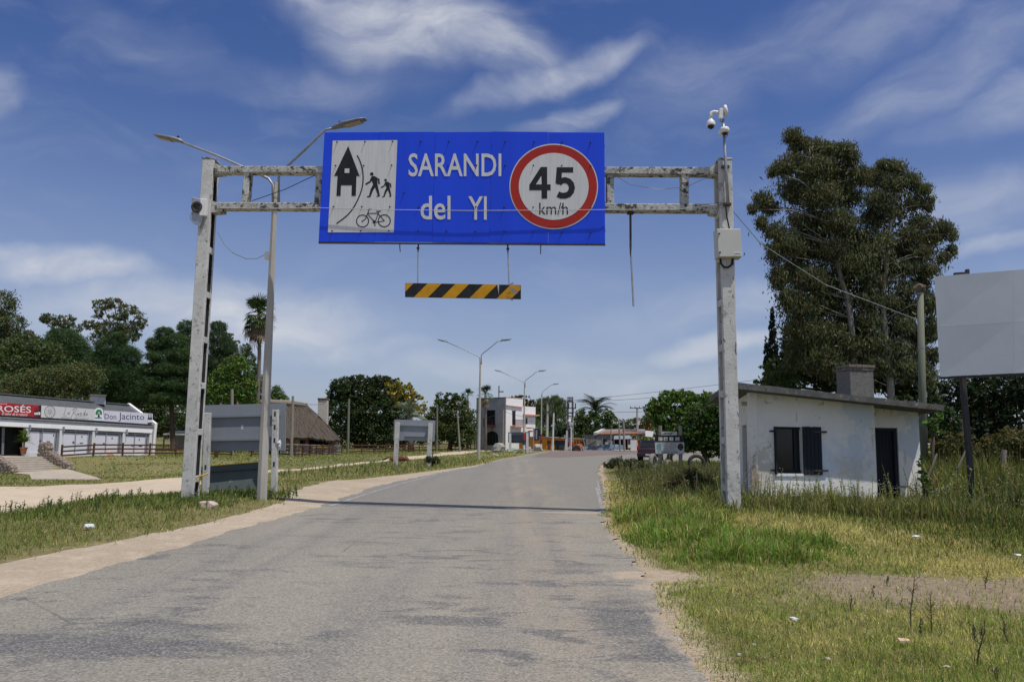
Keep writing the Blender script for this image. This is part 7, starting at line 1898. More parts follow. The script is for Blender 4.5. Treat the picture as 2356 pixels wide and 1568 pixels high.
# ------------------------------------------------------------------ trees
COVER, NF = 1.55, [0]
def unit(a): return a / (np.linalg.norm(a, axis=-1, keepdims=True) + 1e-9)
def leaves(blobs, size, asp, cover, tint, hang=0.0, clumpy=.30, seed=0, hue=.22, open_=0.0, per=60, shell=.55):
    """leaf-sized faces grouped in clumps through the ellipsoids; blobs = [(centre, (rx, ry, rz))]"""
    r = np.random.default_rng(seed); V = []; C = []
    tint = np.array(tint) * 1.12
    if .3 <= size < .6: size *= .78
    for c, rad in blobs:
        c = np.array(c); rad = np.array(rad)
        area = (rad[0] * rad[2] + rad[0] * rad[1] + rad[1] * rad[2]) * 4.2
        nl = int(cover * COVER * area / (size * size * asp)); per_ = max(6, per // 4); ncl = max(8, nl // per_)
        d = unit(r.normal(size=(ncl, 3))); q = r.uniform(shell, 1.02, (ncl, 1)) ** .7 * np.where(r.random((ncl, 1)) < (.14 if .4 < shell < .7 else 0), r.uniform(1.0, 1.2, (ncl, 1)), 1.0)
        cc = c + d * q * rad
        cr = clumpy * 1.1 * min(rad[0], rad[2]) * r.uniform(.5, 1.2, (ncl, 1))
        keep = r.random(ncl) > open_
        cc, cr = cc[keep], cr[keep]; ncl = len(cc)
        if ncl == 0: continue
        n = max(1, nl // ncl)
        off = r.normal(size=(ncl, n, 3)) * .55
        P = (cc[:, None, :] + off * cr[:, None, :] * np.array((1, 1, .75))).reshape(-1, 3)
        m = len(P)
        ctint = tint * (1 + hue * r.normal(size=(ncl, 1))) * (1 + .18 * r.normal(size=(ncl, 3)) * np.array((1, .45, .5)))
        col = np.repeat(ctint, n, 0) * r.uniform(.65, 1.4, (m, 1))
        a = unit(r.normal(size=(m, 3)) + np.array((0, 0, -hang * 2.5)))
        b = unit(np.cross(a, r.normal(size=(m, 3))))
        L = size * r.uniform(.6, 1.3, (m, 1)); W = L * asp
        V.append(np.stack([P - a * L / 2, P + b * W / 2 - a * L * .05, P + a * L / 2, P - b * W / 2 - a * L * .05], 1)); C.append(np.clip(col, .004, 1))
    NF[0] += sum(len(v) for v in V)
    return np.concatenate(V), np.concatenate(C)
def blobs_px(lst, Y, dy=.8, zz=None):
    out = []
    for b in lst:
        x, y, rx, ry = b[:4]; yo = b[4] if len(b) > 4 else 0
        if zz: u, v = zz(x, y); s = zz(1, 0)[0] - zz(0, 0)[0]; rx, ry = rx * s, ry * s
        else: u, v = x, y
        k = (Y + yo) / FOC
        out.append((np.array(at(u, v, Y + yo)), (rx * k, max(rx, ry) * k * dy, ry * k)))
    return out
def tree(lab, ubase, Y, blobs, size, asp, cover, tint, bark=BARK, trunk=.25, hang=0.0, group=None, seed=1, clumpy=.3, limbs=True, name='tree', open_=0.0, hue=.22, per=60, bend=0.0, shell=.55, limb_r=.28):
    base = ong(ubase, Y) if not isinstance(ubase, Vector) else ubase
    t = thing(name, lab, 'tree', base, 0, group)
    V, C = leaves(blobs, size, asp, cover, tint, hang, clumpy, seed, hue, open_, per, shell)
    np_mesh('crown', V, 0, C, M_LEAF, t, base=base)
    cz = sorted(blobs, key=lambda b: b[0][2]); topb = cz[-1][0]
    r = random.Random(seed)
    mean = np.mean([b[0] for b in blobs], 0); zlow = min(b[0][2] - b[1][2] for b in blobs)
    fork = Vector((base.x * .5 + mean[0] * .5, base.y * .5 + mean[1] * .5, max(base.z + .8, zlow * .6 + mean[2] * .4)))
    mid = base.lerp(fork, .5) + Vector((r.uniform(-.1, .1) + bend, 0, 0))
    mb = MB(); mb.tube([base - Vector((0, 0, .15)), base + Vector((0, 0, .25)), mid, fork], [trunk * 1.35, trunk, trunk * .85, trunk * .68], 9)
    tk = mb.build('trunk', bark, t, smooth=True)
    if limbs:
        for c, rad in blobs:
            c = Vector(c); rr_ = trunk * limb_r * r.uniform(.8, 1.3); m_ = fork.lerp(c, .5) + Vector((r.uniform(-.3, .3), r.uniform(-.3, .3), r.uniform(-.1, .4))) * min(1, (c - fork).length / 4)
            tip = c + Vector((r.uniform(-.3, .3) * rad[0], r.uniform(-.3, .3) * rad[1], .5 * rad[2]))
            mb = MB(); mb.tube([fork - Vector((0, 0, .2)), m_, c, tip], [rr_ * 1.6, rr_ * 1.1, rr_ * .7, rr_ * .25], 6)
            mb.build('limb', bark, tk, smooth=True)
    return t
G_EUC = (.085, .100, .045); G_PINE = (.050, .088, .032); G_DARK = (.035, .062, .018); G_MID = (.07, .11, .03); G_ACA = (.088, .102, .038); G_BRIGHT = (.11, .19, .03); G_YEL = (.27, .235, .045); G_OLV = (.10, .115, .04)
gw_ = 'trees behind the restaurant'; gm = 'trees beyond the brown fence'; gr = 'trees on the right of the road'; gb = 'trees past the road bend'
# behind the restaurant
tree('tall eucalyptus reaching in at the very left edge of the photo', -10, 92, blobs_px([(-5, 700, 42, 32), (25, 745, 32, 26), (-25, 760, 50, 40), (60, 775, 26, 16), (78, 795, 18, 12), (20, 800, 40, 30), (-35, 830, 40, 50)], 92), .42, .35, 1.6, G_EUC, BARKE, .35, .5, gw_, 3)
tree('low rounded mid-green tree over the red wine banner', 55, 84, blobs_px([(20, 850, 60, 60), (70, 850, 60, 52), (100, 820, 45, 40), (60, 800, 45, 30), (-20, 880, 60, 50)], 84), .36, .5, 1.9, (.070, .098, .034), BARK, .25, .1, gw_, 5)
tree('brownish green acacia spreading low above the grey restaurant roof', 90, 78, blobs_px([(60, 895, 80, 36), (130, 880, 70, 40), (185, 870, 50, 36), (40, 930, 70, 30), (165, 910, 60, 30), (0, 910, 50, 40)], 78), .30, .45, 1.7, G_ACA, BARKE, .22, .2, gw_, 6, hue=.3)
tree('slender small-crowned eucalyptus above the low acacia, second from the left edge', 140, 106, blobs_px([(120, 733, 28, 12), (150, 738, 26, 14), (165, 755, 24, 11), (135, 752, 20, 9), (105, 738, 14, 7), (145, 790, 40, 25)], 106), .40, .35, 1.3, G_EUC, BARKE, .22, .5, gw_, 7)
tree('dark dense pine between the two open eucalyptus crowns', 160, 96, blobs_px([(150, 785, 42, 28), (165, 810, 45, 36), (140, 830, 50, 40), (175, 850, 40, 40), (130, 770, 20, 16)], 96), .45, .12, 2.6, G_PINE, BARK, .3, 0, gw_, 8, clumpy=.25)
tree('tall open eucalyptus with airy clumps rising above the restaurant chimney', 265, 100, blobs_px([(235, 702, 22, 12), (262, 697, 22, 11), (295, 712, 24, 12), (318, 725, 12, 10), (272, 728, 26, 10), (225, 722, 14, 10), (213, 748, 24, 10), (250, 755, 36, 15), (300, 752, 30, 13), (328, 742, 13, 9), (285, 772, 40, 14), (230, 778, 24, 14)], 100), .40, .35, 1.5, (.095, .11, .042), BARKE, .26, .5, gw_, 9, clumpy=.4)
tree('broad dark pine directly behind the restaurant chimney', 262, 90, blobs_px([(255, 800, 36, 26), (285, 820, 40, 28), (240, 840, 44, 34), (280, 865, 52, 36), (235, 890, 46, 36), (300, 900, 44, 34), (270, 780, 24, 16)], 90), .45, .12, 2.8, (.044, .082, .030), BARK, .32, 0, gw_, 10, clumpy=.24)
tree('big dark pine with layered boughs just left of the gantry column', 398, 86, blobs_px([(380, 766, 22, 14), (365, 790, 28, 14), (400, 785, 30, 18), (375, 820, 36, 18), (415, 815, 34, 20), (355, 850, 34, 15), (395, 850, 42, 18), (430, 850, 30, 18), (370, 885, 44, 16), (415, 885, 44, 18), (390, 915, 50, 15), (350, 915, 24, 12), (350, 800, 14, 8)], 86, 1.0), .45, .12, 2.8, (.050, .088, .030), BARK, .30, 0, gw_, 11, clumpy=.3)
tree('pine with a rounded top half hidden by the gantry column', 433, 93, blobs_px([(432, 752, 22, 16), (428, 775, 26, 14), (440, 800, 30, 22), (450, 835, 34, 24), (455, 875, 36, 24), (440, 910, 40, 22)], 93, 1.0), .45, .12, 2.7, G_PINE, BARK, .28, 0, gw_, 12, clumpy=.28)
tree('dark pine right of the gantry column behind the lamp post wires', 498, 94, blobs_px([(503, 752, 18, 14), (500, 775, 26, 18), (512, 800, 30, 20), (500, 835, 34, 26), (495, 880, 34, 30), (515, 860, 30, 30)], 94, 1.0), .45, .12, 2.7, (.048, .082, .032), BARK, .28, 0, gw_, 13, clumpy=.28)
tree('loose brownish eucalyptus between the pine and the tall palm', 545, 104, blobs_px([(525, 775, 16, 10), (540, 790, 16, 8), (530, 810, 22, 16), (548, 830, 26, 18), (567, 812, 12, 10)], 104), .36, .3, 1.2, (.13, .12, .05), BARKE, .2, .6, gw_, 14)
tree('bright leafy green tree behind the top of the large grey sign board', 535, 82, blobs_px([(520, 865, 30, 30), (548, 850, 30, 28), (535, 895, 40, 30), (505, 905, 32, 26), (562, 890, 28, 28), (570, 915, 25, 20), (545, 830, 22, 16)], 82), .34, .6, 1.9, (.085, .145, .030), BARK, .22, .1, gw_, 15, hue=.3)
tree('feathery dark tree curving beside the tall palm trunk', 575, 92, blobs_px([(565, 800, 14, 10), (572, 825, 16, 16), (580, 850, 16, 18), (560, 840, 14, 14), (590, 880, 18, 24), (575, 900, 22, 24), (604, 905, 18, 26)], 92), .34, .3, 1.8, (.065, .095, .034), BARK, .2, .4, gw_, 16)
tree('round bright bush-like tree showing over the thatched ridge', 640, 96, blobs_px([(635, 905, 18, 18), (645, 920, 18, 16), (625, 920, 18, 20), (655, 930, 12, 10), (612, 935, 20, 20)], 96), .36, .4, 1.9, (.085, .135, .035), BARK, .2, .1, gw_, 17)
tree('mixed green wood edge filling the back between the eucalyptus and the pines', 330, 112, blobs_px([(320, 870, 36, 34), (350, 900, 40, 36), (340, 940, 44, 36), (310, 910, 40, 36), (365, 960, 40, 40), (200, 850, 44, 40), (230, 900, 44, 40), (395, 985, 40, 24), (330, 985, 50, 24)], 112), .42, .5, 1.8, (.055, .082, .030), BARK, .25, .1, gw_, 18)
tree('mid green wood edge seen right of the gantry column, under the dark pine', 490, 110, blobs_px([(470, 930, 34, 30), (500, 940, 40, 30), (545, 940, 40, 30), (590, 945, 34, 30), (455, 985, 40, 26), (430, 960, 40, 40), (610, 960, 24, 24)], 110), .42, .5, 1.8, (.065, .095, .032), BARK, .25, .1, gw_, 19)
# the dark clump behind the thatched house
tree('huge dark dome-crowned tree behind the thatched house', 835, 112, blobs_px([(800, 885, 40, 20), (840, 878, 44, 16), (880, 880, 40, 16), (785, 905, 34, 22), (830, 905, 60, 26), (885, 905, 50, 30), (770, 918, 20, 10), (800, 940, 56, 36), (860, 945, 70, 40), (910, 930, 34, 34), (800, 985, 50, 40), (860, 995, 66, 44), (905, 985, 40, 36)], 112), .50, .5, 1.7, (.038, .062, .020), BARK, .6, .1, gm, 21, clumpy=.22)
tree('yellowing tree beside the dark dome-crowned tree', 930, 106, blobs_px([(905, 885, 18, 10), (925, 890, 22, 14), (938, 905, 20, 14), (915, 908, 20, 14), (955, 915, 18, 10), (970, 935, 12, 14), (950, 945, 20, 16), (930, 925, 20, 16)], 106), .44, .6, 1.9, G_YEL, BARK, .25, .1, gm, 22, hue=.35)
tree('round bushy dark green tree left of the white house', 1035, 108, blobs_px([(1015, 918, 16, 14), (1040, 912, 20, 10), (1055, 925, 22, 16), (1020, 945, 30, 24), (1055, 955, 34, 26), (1075, 975, 22, 26), (1030, 985, 42, 28), (1065, 1005, 34, 22), (1000, 965, 24, 26), (1000, 1000, 26, 26)], 108), .42, .6, 1.9, (.062, .088, .026), BARK, .35, .05, gm, 23, hue=.25)
tree('dark low bush-like tree behind the pale grey sign board', 950, 102, blobs_px([(945, 990, 30, 26), (975, 1000, 30, 22), (920, 1010, 30, 18)], 102), .42, .5, 1.7, (.045, .065, .025), BARK, .2, .05, gm, 24)
tree('brown-leaved tree peeping over the white house roof', 1200, 140, blobs_px([(1185, 918, 16, 8), (1205, 916, 14, 8), (1220, 930, 12, 12), (1210, 945, 20, 20)], 140), .5, .5, 1.7, (.10, .075, .03), BARK, .3, .1, gm, 25)
tree('weeping willow hanging behind the banded street lamps', 1265, 136, blobs_px([(1250, 928, 18, 10), (1272, 922, 22, 10), (1290, 935, 14, 14), (1240, 945, 14, 20), (1262, 948, 26, 20), (1288, 960, 14, 26), (1250, 975, 20, 20)], 136), .75, .12, 2.4, (.095, .125, .050), BARK, .35, 1.6, gm, 26, clumpy=.4)
tree('leafy green tree behind the navy banner sign', 1228, 122, blobs_px([(1222, 975, 14, 20), (1235, 995, 20, 22), (1215, 1005, 14, 20), (1250, 1005, 20, 18)], 122), .44, .5, 1.9, (.08, .125, .03), BARK, .3, .05, gm, 27)
tree('dark conifer-like tree right of the willow trunk', 1290, 128, blobs_px([(1280, 990, 18, 14), (1300, 1000, 18, 14), (1270, 1010, 20, 12), (1310, 985, 12, 18)], 128), .46, .4, 1.9, (.026, .048, .02), BARK, .3, .05, gm, 28)
tree('broad leafy tree under the feather palm above the graffiti wall', 1365, 132, blobs_px([(1350, 955, 24, 14), (1385, 955, 24, 14), (1335, 975, 22, 20), (1370, 980, 36, 24), (1405, 972, 16, 20), (1345, 1005, 26, 20), (1390, 1000, 30, 18), (1415, 990, 12, 16), (1425, 1000, 14, 12)], 132), .5, .6, 1.9, (.068, .105, .030), BARK, .45, .1, gb, 31, hue=.25)
tree('olive green tree behind the pole with one wide cross arm', 1460, 148, blobs_px([(1450, 975, 16, 14), (1475, 970, 18, 12), (1490, 962, 12, 10), (1440, 990, 14, 14), (1465, 990, 22, 14), (1500, 975, 14, 20)], 148), .5, .5, 1.6, G_OLV, BARK, .35, .2, gb, 32)
tree('small dark tree filling the gap left of the cross-armed pole', 1432, 152, blobs_px([(1430, 985, 12, 16), (1420, 1000, 14, 12), (1437, 1000, 14, 10)], 152), .5, .5, 1.8, (.03, .055, .022), BARK, .3, .1, gb, 33)
o = tree('low yellow-green shrub behind the red car', ong(1487, 84), 84, blobs_px([(1480, 1014, 12, 8), (1494, 1012, 10, 8), (1486, 1022, 14, 7)], 84), .26, .5, 2.4, (.14, .17, .03), BARK, .08, 0, None, 34, limbs=False, name='shrub'); o['category'] = 'shrub'
# right of the road, between the bend and the hut
tree('bright feathery light green tree over the hotel sign', 1540, 56, blobs_px([(1545, 912, 30, 14), (1575, 912, 30, 14), (1520, 930, 24, 16), (1555, 935, 40, 20), (1600, 925, 26, 16), (1505, 950, 16, 14), (1535, 960, 34, 18), (1580, 955, 30, 22), (1515, 975, 16, 10), (1625, 915, 26, 14), (1650, 925, 20, 20), (1560, 985, 40, 18), (1600, 980, 36, 22), (1500, 940, 14, 14), (1540, 1005, 26, 18), (1620, 950, 30, 20)], 56), .28, .32, 2.8, (.088, .15, .028), BARK, .22, .5, gr, 41, hue=.25)
tree('shady dark-leaved tree leaning out from behind the hut and the gantry column', 1625, 46, blobs_px([(1610, 955, 34, 24), (1640, 940, 24, 20), (1600, 985, 30, 24), (1640, 985, 34, 30), (1620, 1015, 40, 20), (1655, 1010, 24, 26), (1580, 1005, 18, 14), (1590, 1025, 24, 14), (1640, 1035, 30, 16), (1560, 1030, 26, 14), (1600, 1000, 36, 26), (1575, 985, 24, 16), (1655, 960, 20, 30)], 46), .17, .6, 2.3, (.045, .085, .020), BARK, .22, .05, gr, 42)
# cypresses and the two eucalypts
ze = Z(2950, 400, 1.306)
def cypress(lab, x, ytop, hw, Y, seed):
    b = ong(ze(x, 0)[0], Y); t = at(*ze(x, ytop), Y); H = t.z - b.z; w_ = hw * .4404 * Y / FOC
    bl = [((b.x, b.y, b.z + H * q), (w_ * f, w_ * f, H * .10)) for q, f in ((.12, .9), (.25, 1), (.38, 1), (.52, .97), (.65, .88), (.78, .7), (.88, .48), (.94, .28))]
    return tree(lab, b, Y, [(np.array(c), r) for c, r in bl], .20, .3, 5.5, (.012, .022, .009), BARK, .15, -.8, 'dark cypresses by the hut', seed, limbs=False, clumpy=.22, hue=.15, shell=.75)
cypress('tall pencil-shaped dark cypress left of the big eucalyptus', 203, 1105, 34, 42, 51)
cypress('short narrow dark cypress at the far left of the cypress pair', 165, 1255, 22, 43, 52)
cypress('small cypress top tucked under the eucalyptus, right of the tall cypress', 295, 1235, 30, 43, 53)
EY_ = 35
e1b = [(285, 190, 52, 46, 0), (330, 230, 60, 40, 0), (410, 250, 70, 46, 1), (480, 265, 60, 42, 0), (560, 265, 60, 48, 0), (600, 310, 44, 40, 0), (240, 350, 58, 44, 0), (310, 330, 80, 60, 1.5), (420, 360, 90, 70, 0), (520, 380, 80, 70, 1), (190, 375, 34, 34, 0), (130, 520, 48, 46, 0), (80, 570, 28, 34, 0), (170, 560, 50, 44, 1), (130, 640, 36, 44, 0), (190, 690, 50, 50, 0),
       (300, 480, 80, 60, 1), (430, 500, 100, 80, 0), (560, 500, 90, 80, 1), (640, 400, 60, 60, 0), (300, 620, 40, 30, 0), (380, 640, 80, 60, 1), (520, 640, 100, 70, 0), (270, 760, 80, 60, 0), (190, 800, 44, 60, 0), (380, 780, 90, 60, 1), (500, 790, 80, 60, 0), (610, 730, 70, 70, 1), (210, 930, 44, 70, 0), (290, 900, 80, 70, 1), (380, 940, 90, 70, 0), (600, 870, 80, 60, 0),
       (260, 1030, 50, 60, 0), (330, 1080, 90, 70, 0), (450, 1060, 90, 60, 1), (290, 1190, 50, 50, 0), (370, 1210, 90, 70, 0), (480, 1230, 90, 70, 0), (330, 1330, 80, 80, 1), (440, 1360, 110, 80, 0), (560, 1180, 70, 60, 1), (600, 1290, 70, 60, 0)]
e2b = [(770, 340, 48, 36, 0), (830, 360, 56, 44, 0), (720, 400, 60, 60, 1), (800, 440, 70, 50, 0), (900, 420, 60, 46, 0), (960, 470, 52, 46, 0), (990, 540, 34, 50, 0), (920, 540, 44, 40, 1), (740, 520, 70, 60, 0), (800, 590, 36, 34, 0), (700, 620, 60, 60, 1), (960, 640, 60, 40, 0), (1060, 660, 50, 34, 0), (1110, 700, 36, 50, 0), (1120, 790, 28, 40, 0), (1000, 720, 70, 50, 1), (900, 700, 60, 46, 0),
       (760, 740, 60, 50, 0), (1070, 830, 34, 34, 0), (850, 800, 80, 50, 1), (960, 800, 66, 46, 0), (700, 820, 70, 60, 0), (780, 880, 70, 50, 1), (900, 880, 60, 40, 0), (1000, 890, 50, 40, 0), (700, 940, 60, 50, 0), (880, 990, 50, 40, 0), (960, 960, 40, 50, 1), (690, 1040, 60, 50, 0), (800, 1060, 50, 40, 0), (1000, 1060, 40, 70, 0), (900, 1090, 60, 50, 1), (680, 1160, 60, 60, 0), (860, 1180, 60, 50, 0), (1010, 1200, 36, 70, 0), (930, 1240, 50, 60, 1), (720, 1270, 70, 60, 0), (820, 1300, 70, 50, 0), (950, 1330, 50, 60, 0), (1020, 1340, 30, 50, 0), (700, 1380, 80, 60, 0), (860, 1400, 90, 60, 0), (980, 1440, 60, 60, 0), (560, 1430, 80, 60, 0)]
def euc(lab, ub, trunk_px, bl, seed, tint):
    B = blobs_px(bl, EY_, .9, ze)
    base = ong(ub, EY_)
    t = thing('eucalyptus', lab, 'tree', base, 0, 'eucalypts towering behind the hut')
    fill = blobs_px([(400, 420, 210, 190), (350, 740, 190, 220), (390, 1080, 180, 240), (560, 900, 150, 320), (600, 1250, 130, 240)] if seed == 61 else [(800, 560, 150, 170), (890, 820, 190, 180), (840, 1150, 170, 240), (700, 900, 110, 300)], EY_ + 1.2, .8, ze)
    Vf, Cf = leaves(fill, .24, .24, 1.0, tint, .75, .35, seed + 5, .2, .0, 30, .05)
    V, C = leaves(B, .20, .22, 3.0, tint, .75, .48, seed, .20, .04, 36, .25)
    V, C = np.concatenate([V, Vf]), np.concatenate([C, Cf])
    np_mesh('crown', V, 0, C, M_LEAF, t, base=base)
    pts = [base - Vector((0, 0, .2))] + [at(*ze(x, y), EY_) for x, y in trunk_px]
    r0_ = .17; n = len(pts)
    mb = MB(); mb.tube(pts, [r0_ * (1 - .78 * i / (n - 1)) for i in range(n)], 9); tk = mb.build('trunk', BARKE, t, smooth=True)
    r = random.Random(seed); tz = pts[1:]
    for c, rad in B:
        c = Vector(c)
        cand = [p for p in tz if p.z < c.z - .2] or tz[:1]
        s = min(cand, key=lambda p: (p - c).length + abs(p.z - (c.z - 1.6)) * .3)
        if (s - c).length > 5.5: continue
        m_ = s.lerp(c, .5) + Vector((r.uniform(-.2, .2), r.uniform(-.3, .3), r.uniform(-.1, .3)))
        w_ = .016 + .006 * (s - c).length
        mb = MB(); mb.tube([s, m_, c, c + Vector((r.uniform(-.4, .4), r.uniform(-.3, .3), .5 * rad[2]))], [w_, w_ * .75, w_ * .45, w_ * .15], 5); mb.build('limb', BARKE, tk, smooth=True)
    return t
euc('tallest eucalyptus behind the hut, its top left of the other crown', 1967, [(610, 1400), (600, 1250), (590, 1140), (575, 1040), (545, 950), (525, 860), (505, 760), (480, 640), (450, 520), (420, 400), (380, 300)], e1b, 61, (.090, .097, .046))
euc('lower eucalyptus with a pale trunk right behind the wooden pole', 2052, [(800, 1500), (792, 1400), (775, 1280), (765, 1150), (758, 1050), (765, 960), (780, 860), (790, 750), (805, 620), (820, 520), (835, 430)], e2b, 62, (.100, .110, .060))
tree('pale green pepper tree at the foot of the cypresses above the hut roof', 1782, 37, blobs_px([(150, 1400, 34, 24), (190, 1440, 60, 36), (120, 1470, 40, 20), (250, 1420, 60, 40), (280, 1360, 50, 40), (170, 1500, 60, 30), (300, 1480, 60, 40)], 37, .9, ze), .18, .25, 1.5, (.075, .115, .035), BARK, .14, .6, gr, 63)
tree('dark undergrowth tree filling the space between the eucalyptus trunks and the hut roof', 1900, 41, blobs_px([(1800, 850, 34, 40), (1850, 830, 40, 50), (1900, 850, 44, 50), (1950, 840, 44, 50), (2000, 850, 44, 50), (2060, 860, 44, 50), (2110, 880, 40, 50), (1780, 890, 30, 30), (1880, 780, 40, 50), (1960, 790, 40, 40), (1830, 780, 30, 40)], 41), .26, .4, 2.6, (.030, .042, .016), BARK, .2, .5, gr, 66, hue=.3)
tree('dense dark tree mass directly behind the billboard', 2260, 36, blobs_px([(2200, 905, 44, 40), (2250, 900, 50, 40), (2310, 895, 60, 44), (2370, 900, 50, 46), (2210, 960, 50, 40), (2270, 955, 60, 44), (2340, 960, 60, 46), (2420, 930, 60, 60), (2230, 1000, 60, 34), (2310, 1010, 70, 34)], 36), .20, .5, 1.9, (.018, .030, .012), BARK, .28, .1, gr, 64, hue=.3)
tree('dark bushy tree filling the gap between wooden pole and billboard', 2165, 33, blobs_px([(2160, 940, 26, 34), (2150, 985, 34, 30), (2185, 975, 30, 34), (2140, 915, 20, 26), (2080, 930, 26, 26), (2110, 960, 26, 30)], 33), .19, .5, 1.6, (.030, .052, .016), BARK, .18, .2, gr, 65)
def shrub(lab, u, Y, bl, size, tint, seed, cover=1.5, asp=.4):
    o = tree(lab, ong(u, Y), Y, blobs_px(bl, Y), size, asp, cover, tint, BARK, .05, 0, 'shrubs in the weeds under the billboard', seed, limbs=False, name='shrub', hue=.3, clumpy=.4, shell=.2)
    o['category'] = 'shrub'; return o
shrub('wide brownish shrub thicket left of the black billboard post', 2190, 25, [(2170, 1030, 36, 26), (2205, 1020, 40, 28), (2180, 1065, 44, 28), (2220, 1060, 36, 30), (2150, 1060, 28, 28)], .13, (.085, .078, .026), 71)
shrub('tall brownish shrub thicket at the right edge of the photo', 2320, 23, [(2280, 1035, 40, 30), (2325, 1020, 44, 34), (2360, 1030, 40, 40), (2300, 1075, 50, 30), (2350, 1080, 40, 34)], .12, (.075, .072, .024), 72)
shrub('leafy light green sapling between wooden pole and hut corner', 2150, 22, [(2143, 970, 16, 18), (2155, 990, 16, 14), (2160, 955, 10, 10)], .13, (.11, .17, .04), 73, 1.0, .6)
shrub('big-leaved green weed against the hut corner', 2122, 17.5, [(2122, 1090, 12, 14), (2128, 1110, 14, 14), (2118, 1060, 8, 12), (2135, 1130, 14, 10)], .11, (.10, .155, .04), 74, 1.0, .7)
shrub('dark twiggy bush on the right verge below the bend', 1425, 37, [(1420, 1062, 22, 10), (1450, 1066, 26, 12), (1400, 1070, 14, 8), (1475, 1072, 22, 10)], .10, (.050, .060, .026), 75, 1.8, .25)
shrub('dark round tussock under the right post of the pale sign board', 995, 43, [(985, 1056, 9, 9), (998, 1058, 11, 10), (1005, 1062, 8, 7)], .14, (.040, .060, .022), 76, 2.4, .15)
shrub('dark twiggy weed thicket before the gantry column, nearest the road', 1590, 21.5, [(1560, 1105, 30, 16), (1590, 1095, 30, 18), (1620, 1110, 26, 18), (1540, 1120, 22, 14)], .08, (.062, .058, .026), 77, 1.2, .2)

# ------------------------------------------------------------------ palms
def fan_mesh(n=15, L=1.0, seed=0, spread=2.3, stalk=.7):
    r = random.Random(seed); mb = MB()
    mb.bar((0, 0, 0), (stalk, 0, .06), .045, .03)
    for k in range(n):
        a = spread * (k / (n - 1) - .5) * 1.15; l = L * (1 - .22 * abs(a) / spread) * r.uniform(.9, 1.05)
        d = Vector((math.cos(a), math.sin(a), .08)); s = Vector((-math.sin(a), math.cos(a), .35)) * .045 * L
        b = Vector((stalk, 0, .06)); m_ = b + d * l * .6; t = b + d * l + Vector((0, 0, -.30 * l * r.uniform(.5, 1.2)))
        mb.add([b - s * .4, b + s * .4, m_ + s, m_ - s, t], [(0, 1, 2, 3), (3, 2, 4)])
    return mb
def pinna_mesh(L=2.2, n=16, droop=.7, seed=0):
    r = random.Random(seed); mb = MB()
    P_ = lambda t: Vector((L * t * (1 - .18 * t * t), 0, L * (.35 * t - droop * t * t)))
    mb.tube([P_(t) for t in (0, .25, .5, .75, 1)], [.03, .026, .02, .014, .006], 4)
    for k in range(n):
        t = .12 + .86 * k / (n - 1); p = P_(t)
        for s in (-1, 1):
            l = L * .24 * (1 - .5 * abs(t - .45)); d = Vector((.55, s * .75, -.25)).normalized() * l; w_ = Vector((.03 * L, 0, 0))
            mb.add([p - w_ * .5, p + w_ * .5, p + d], [(0, 1, 2)])
    return mb
def flatmat(name, c, c2):
    return pm(name, c, c2, 2, bump=0, rough=.55)
PG = flatmat('palm_green', (.055, .095, .025), (.035, .065, .018)); PGB = flatmat('palm_yellow_green', (.16, .20, .035), (.11, .15, .03)); PDRY = flatmat('dry_fronds', (.24, .18, .105), (.17, .125, .075)); PSIL = flatmat('silvery_palm_green', (.21, .25, .17), (.15, .19, .12)); PDK = flatmat('dark_palm_green', (.030, .055, .018), (.022, .042, .014))
def palm(lab, ub, vb_, top_uv, Y, tr, fr, cats='palms in the gardens', seed=0, bend=0):
    b = ong(ub, Y); c = at(*top_uv, Y)
    t = thing('palm_tree', lab, 'palm', b, 0, cats)
    mb = MB(); mb.tube([b - Vector((0, 0, .1)), b.lerp(c, .35) + Vector((bend, 0, 0)), b.lerp(c, .7) + Vector((bend * .8, 0, 0)), c], [tr * 1.3, tr, tr * .92, tr * .95], 9); mb.build('trunk', PALMT, t, smooth=True)
    r = random.Random(seed)
    for (mesh, mat, n, e0, e1, s0, s1, dz) in fr:
        me_ = None
        for i in range(n):
            if me_ is None:
                o = mesh.build('frond', mat); me_ = o.data; o.parent = t; KIDS.setdefault(t, []).append(o)
            else: o = link('frond', me_, t)
            o.location = (c - b) + Vector((0, 0, dz * r.random()))
            el_ = R(r.uniform(e0, e1)); o.rotation_euler = (r.uniform(-.5, .5), -el_, i * 2.39996 + r.uniform(-.3, .3))
            s = r.uniform(s0, s1); o.scale = (s, s, s)
    return t
kY = 84 / FOC
palm('tall fan palm with a skirt of dry fronds behind the lamp post', 579, 925, (596, 722), 84, .22, [(fan_mesh(13, 1.0, 1), PG, 26, 5, 80, 1.1, 1.5, .2), (fan_mesh(13, 1.0, 2), PGB, 12, -40, 10, 1.1, 1.5, -.2), (fan_mesh(11, 1.0, 3), PDRY, 26, -86, -45, 1.1, 1.4, -1.8), (fan_mesh(11, .9, 4), PG, 14, -55, -5, 1.2, 1.5, -1.2)], seed=1, bend=.35)
palm('slim fan palm in front of the white house wall', 1118, 1030, (1117, 908), 108, .16, [(fan_mesh(11, .75, 5, stalk=.6), PDK, 20, -10, 75, .9, 1.15, .2), (fan_mesh(11, .7, 6), PGB, 7, -45, -5, .8, 1.0, -.3), (fan_mesh(9, .7, 7), PDRY, 12, -88, -55, .8, 1.1, -.9)], seed=2)
palm('fan palm poking up behind the round bushy tree', 1076, 1030, (1076, 912), 118, .16, [(fan_mesh(11, .7, 8), PDK, 20, -10, 80, .8, 1.05, .2), (fan_mesh(9, .7, 9), PDRY, 10, -85, -45, .7, .95, -.6)], seed=3)
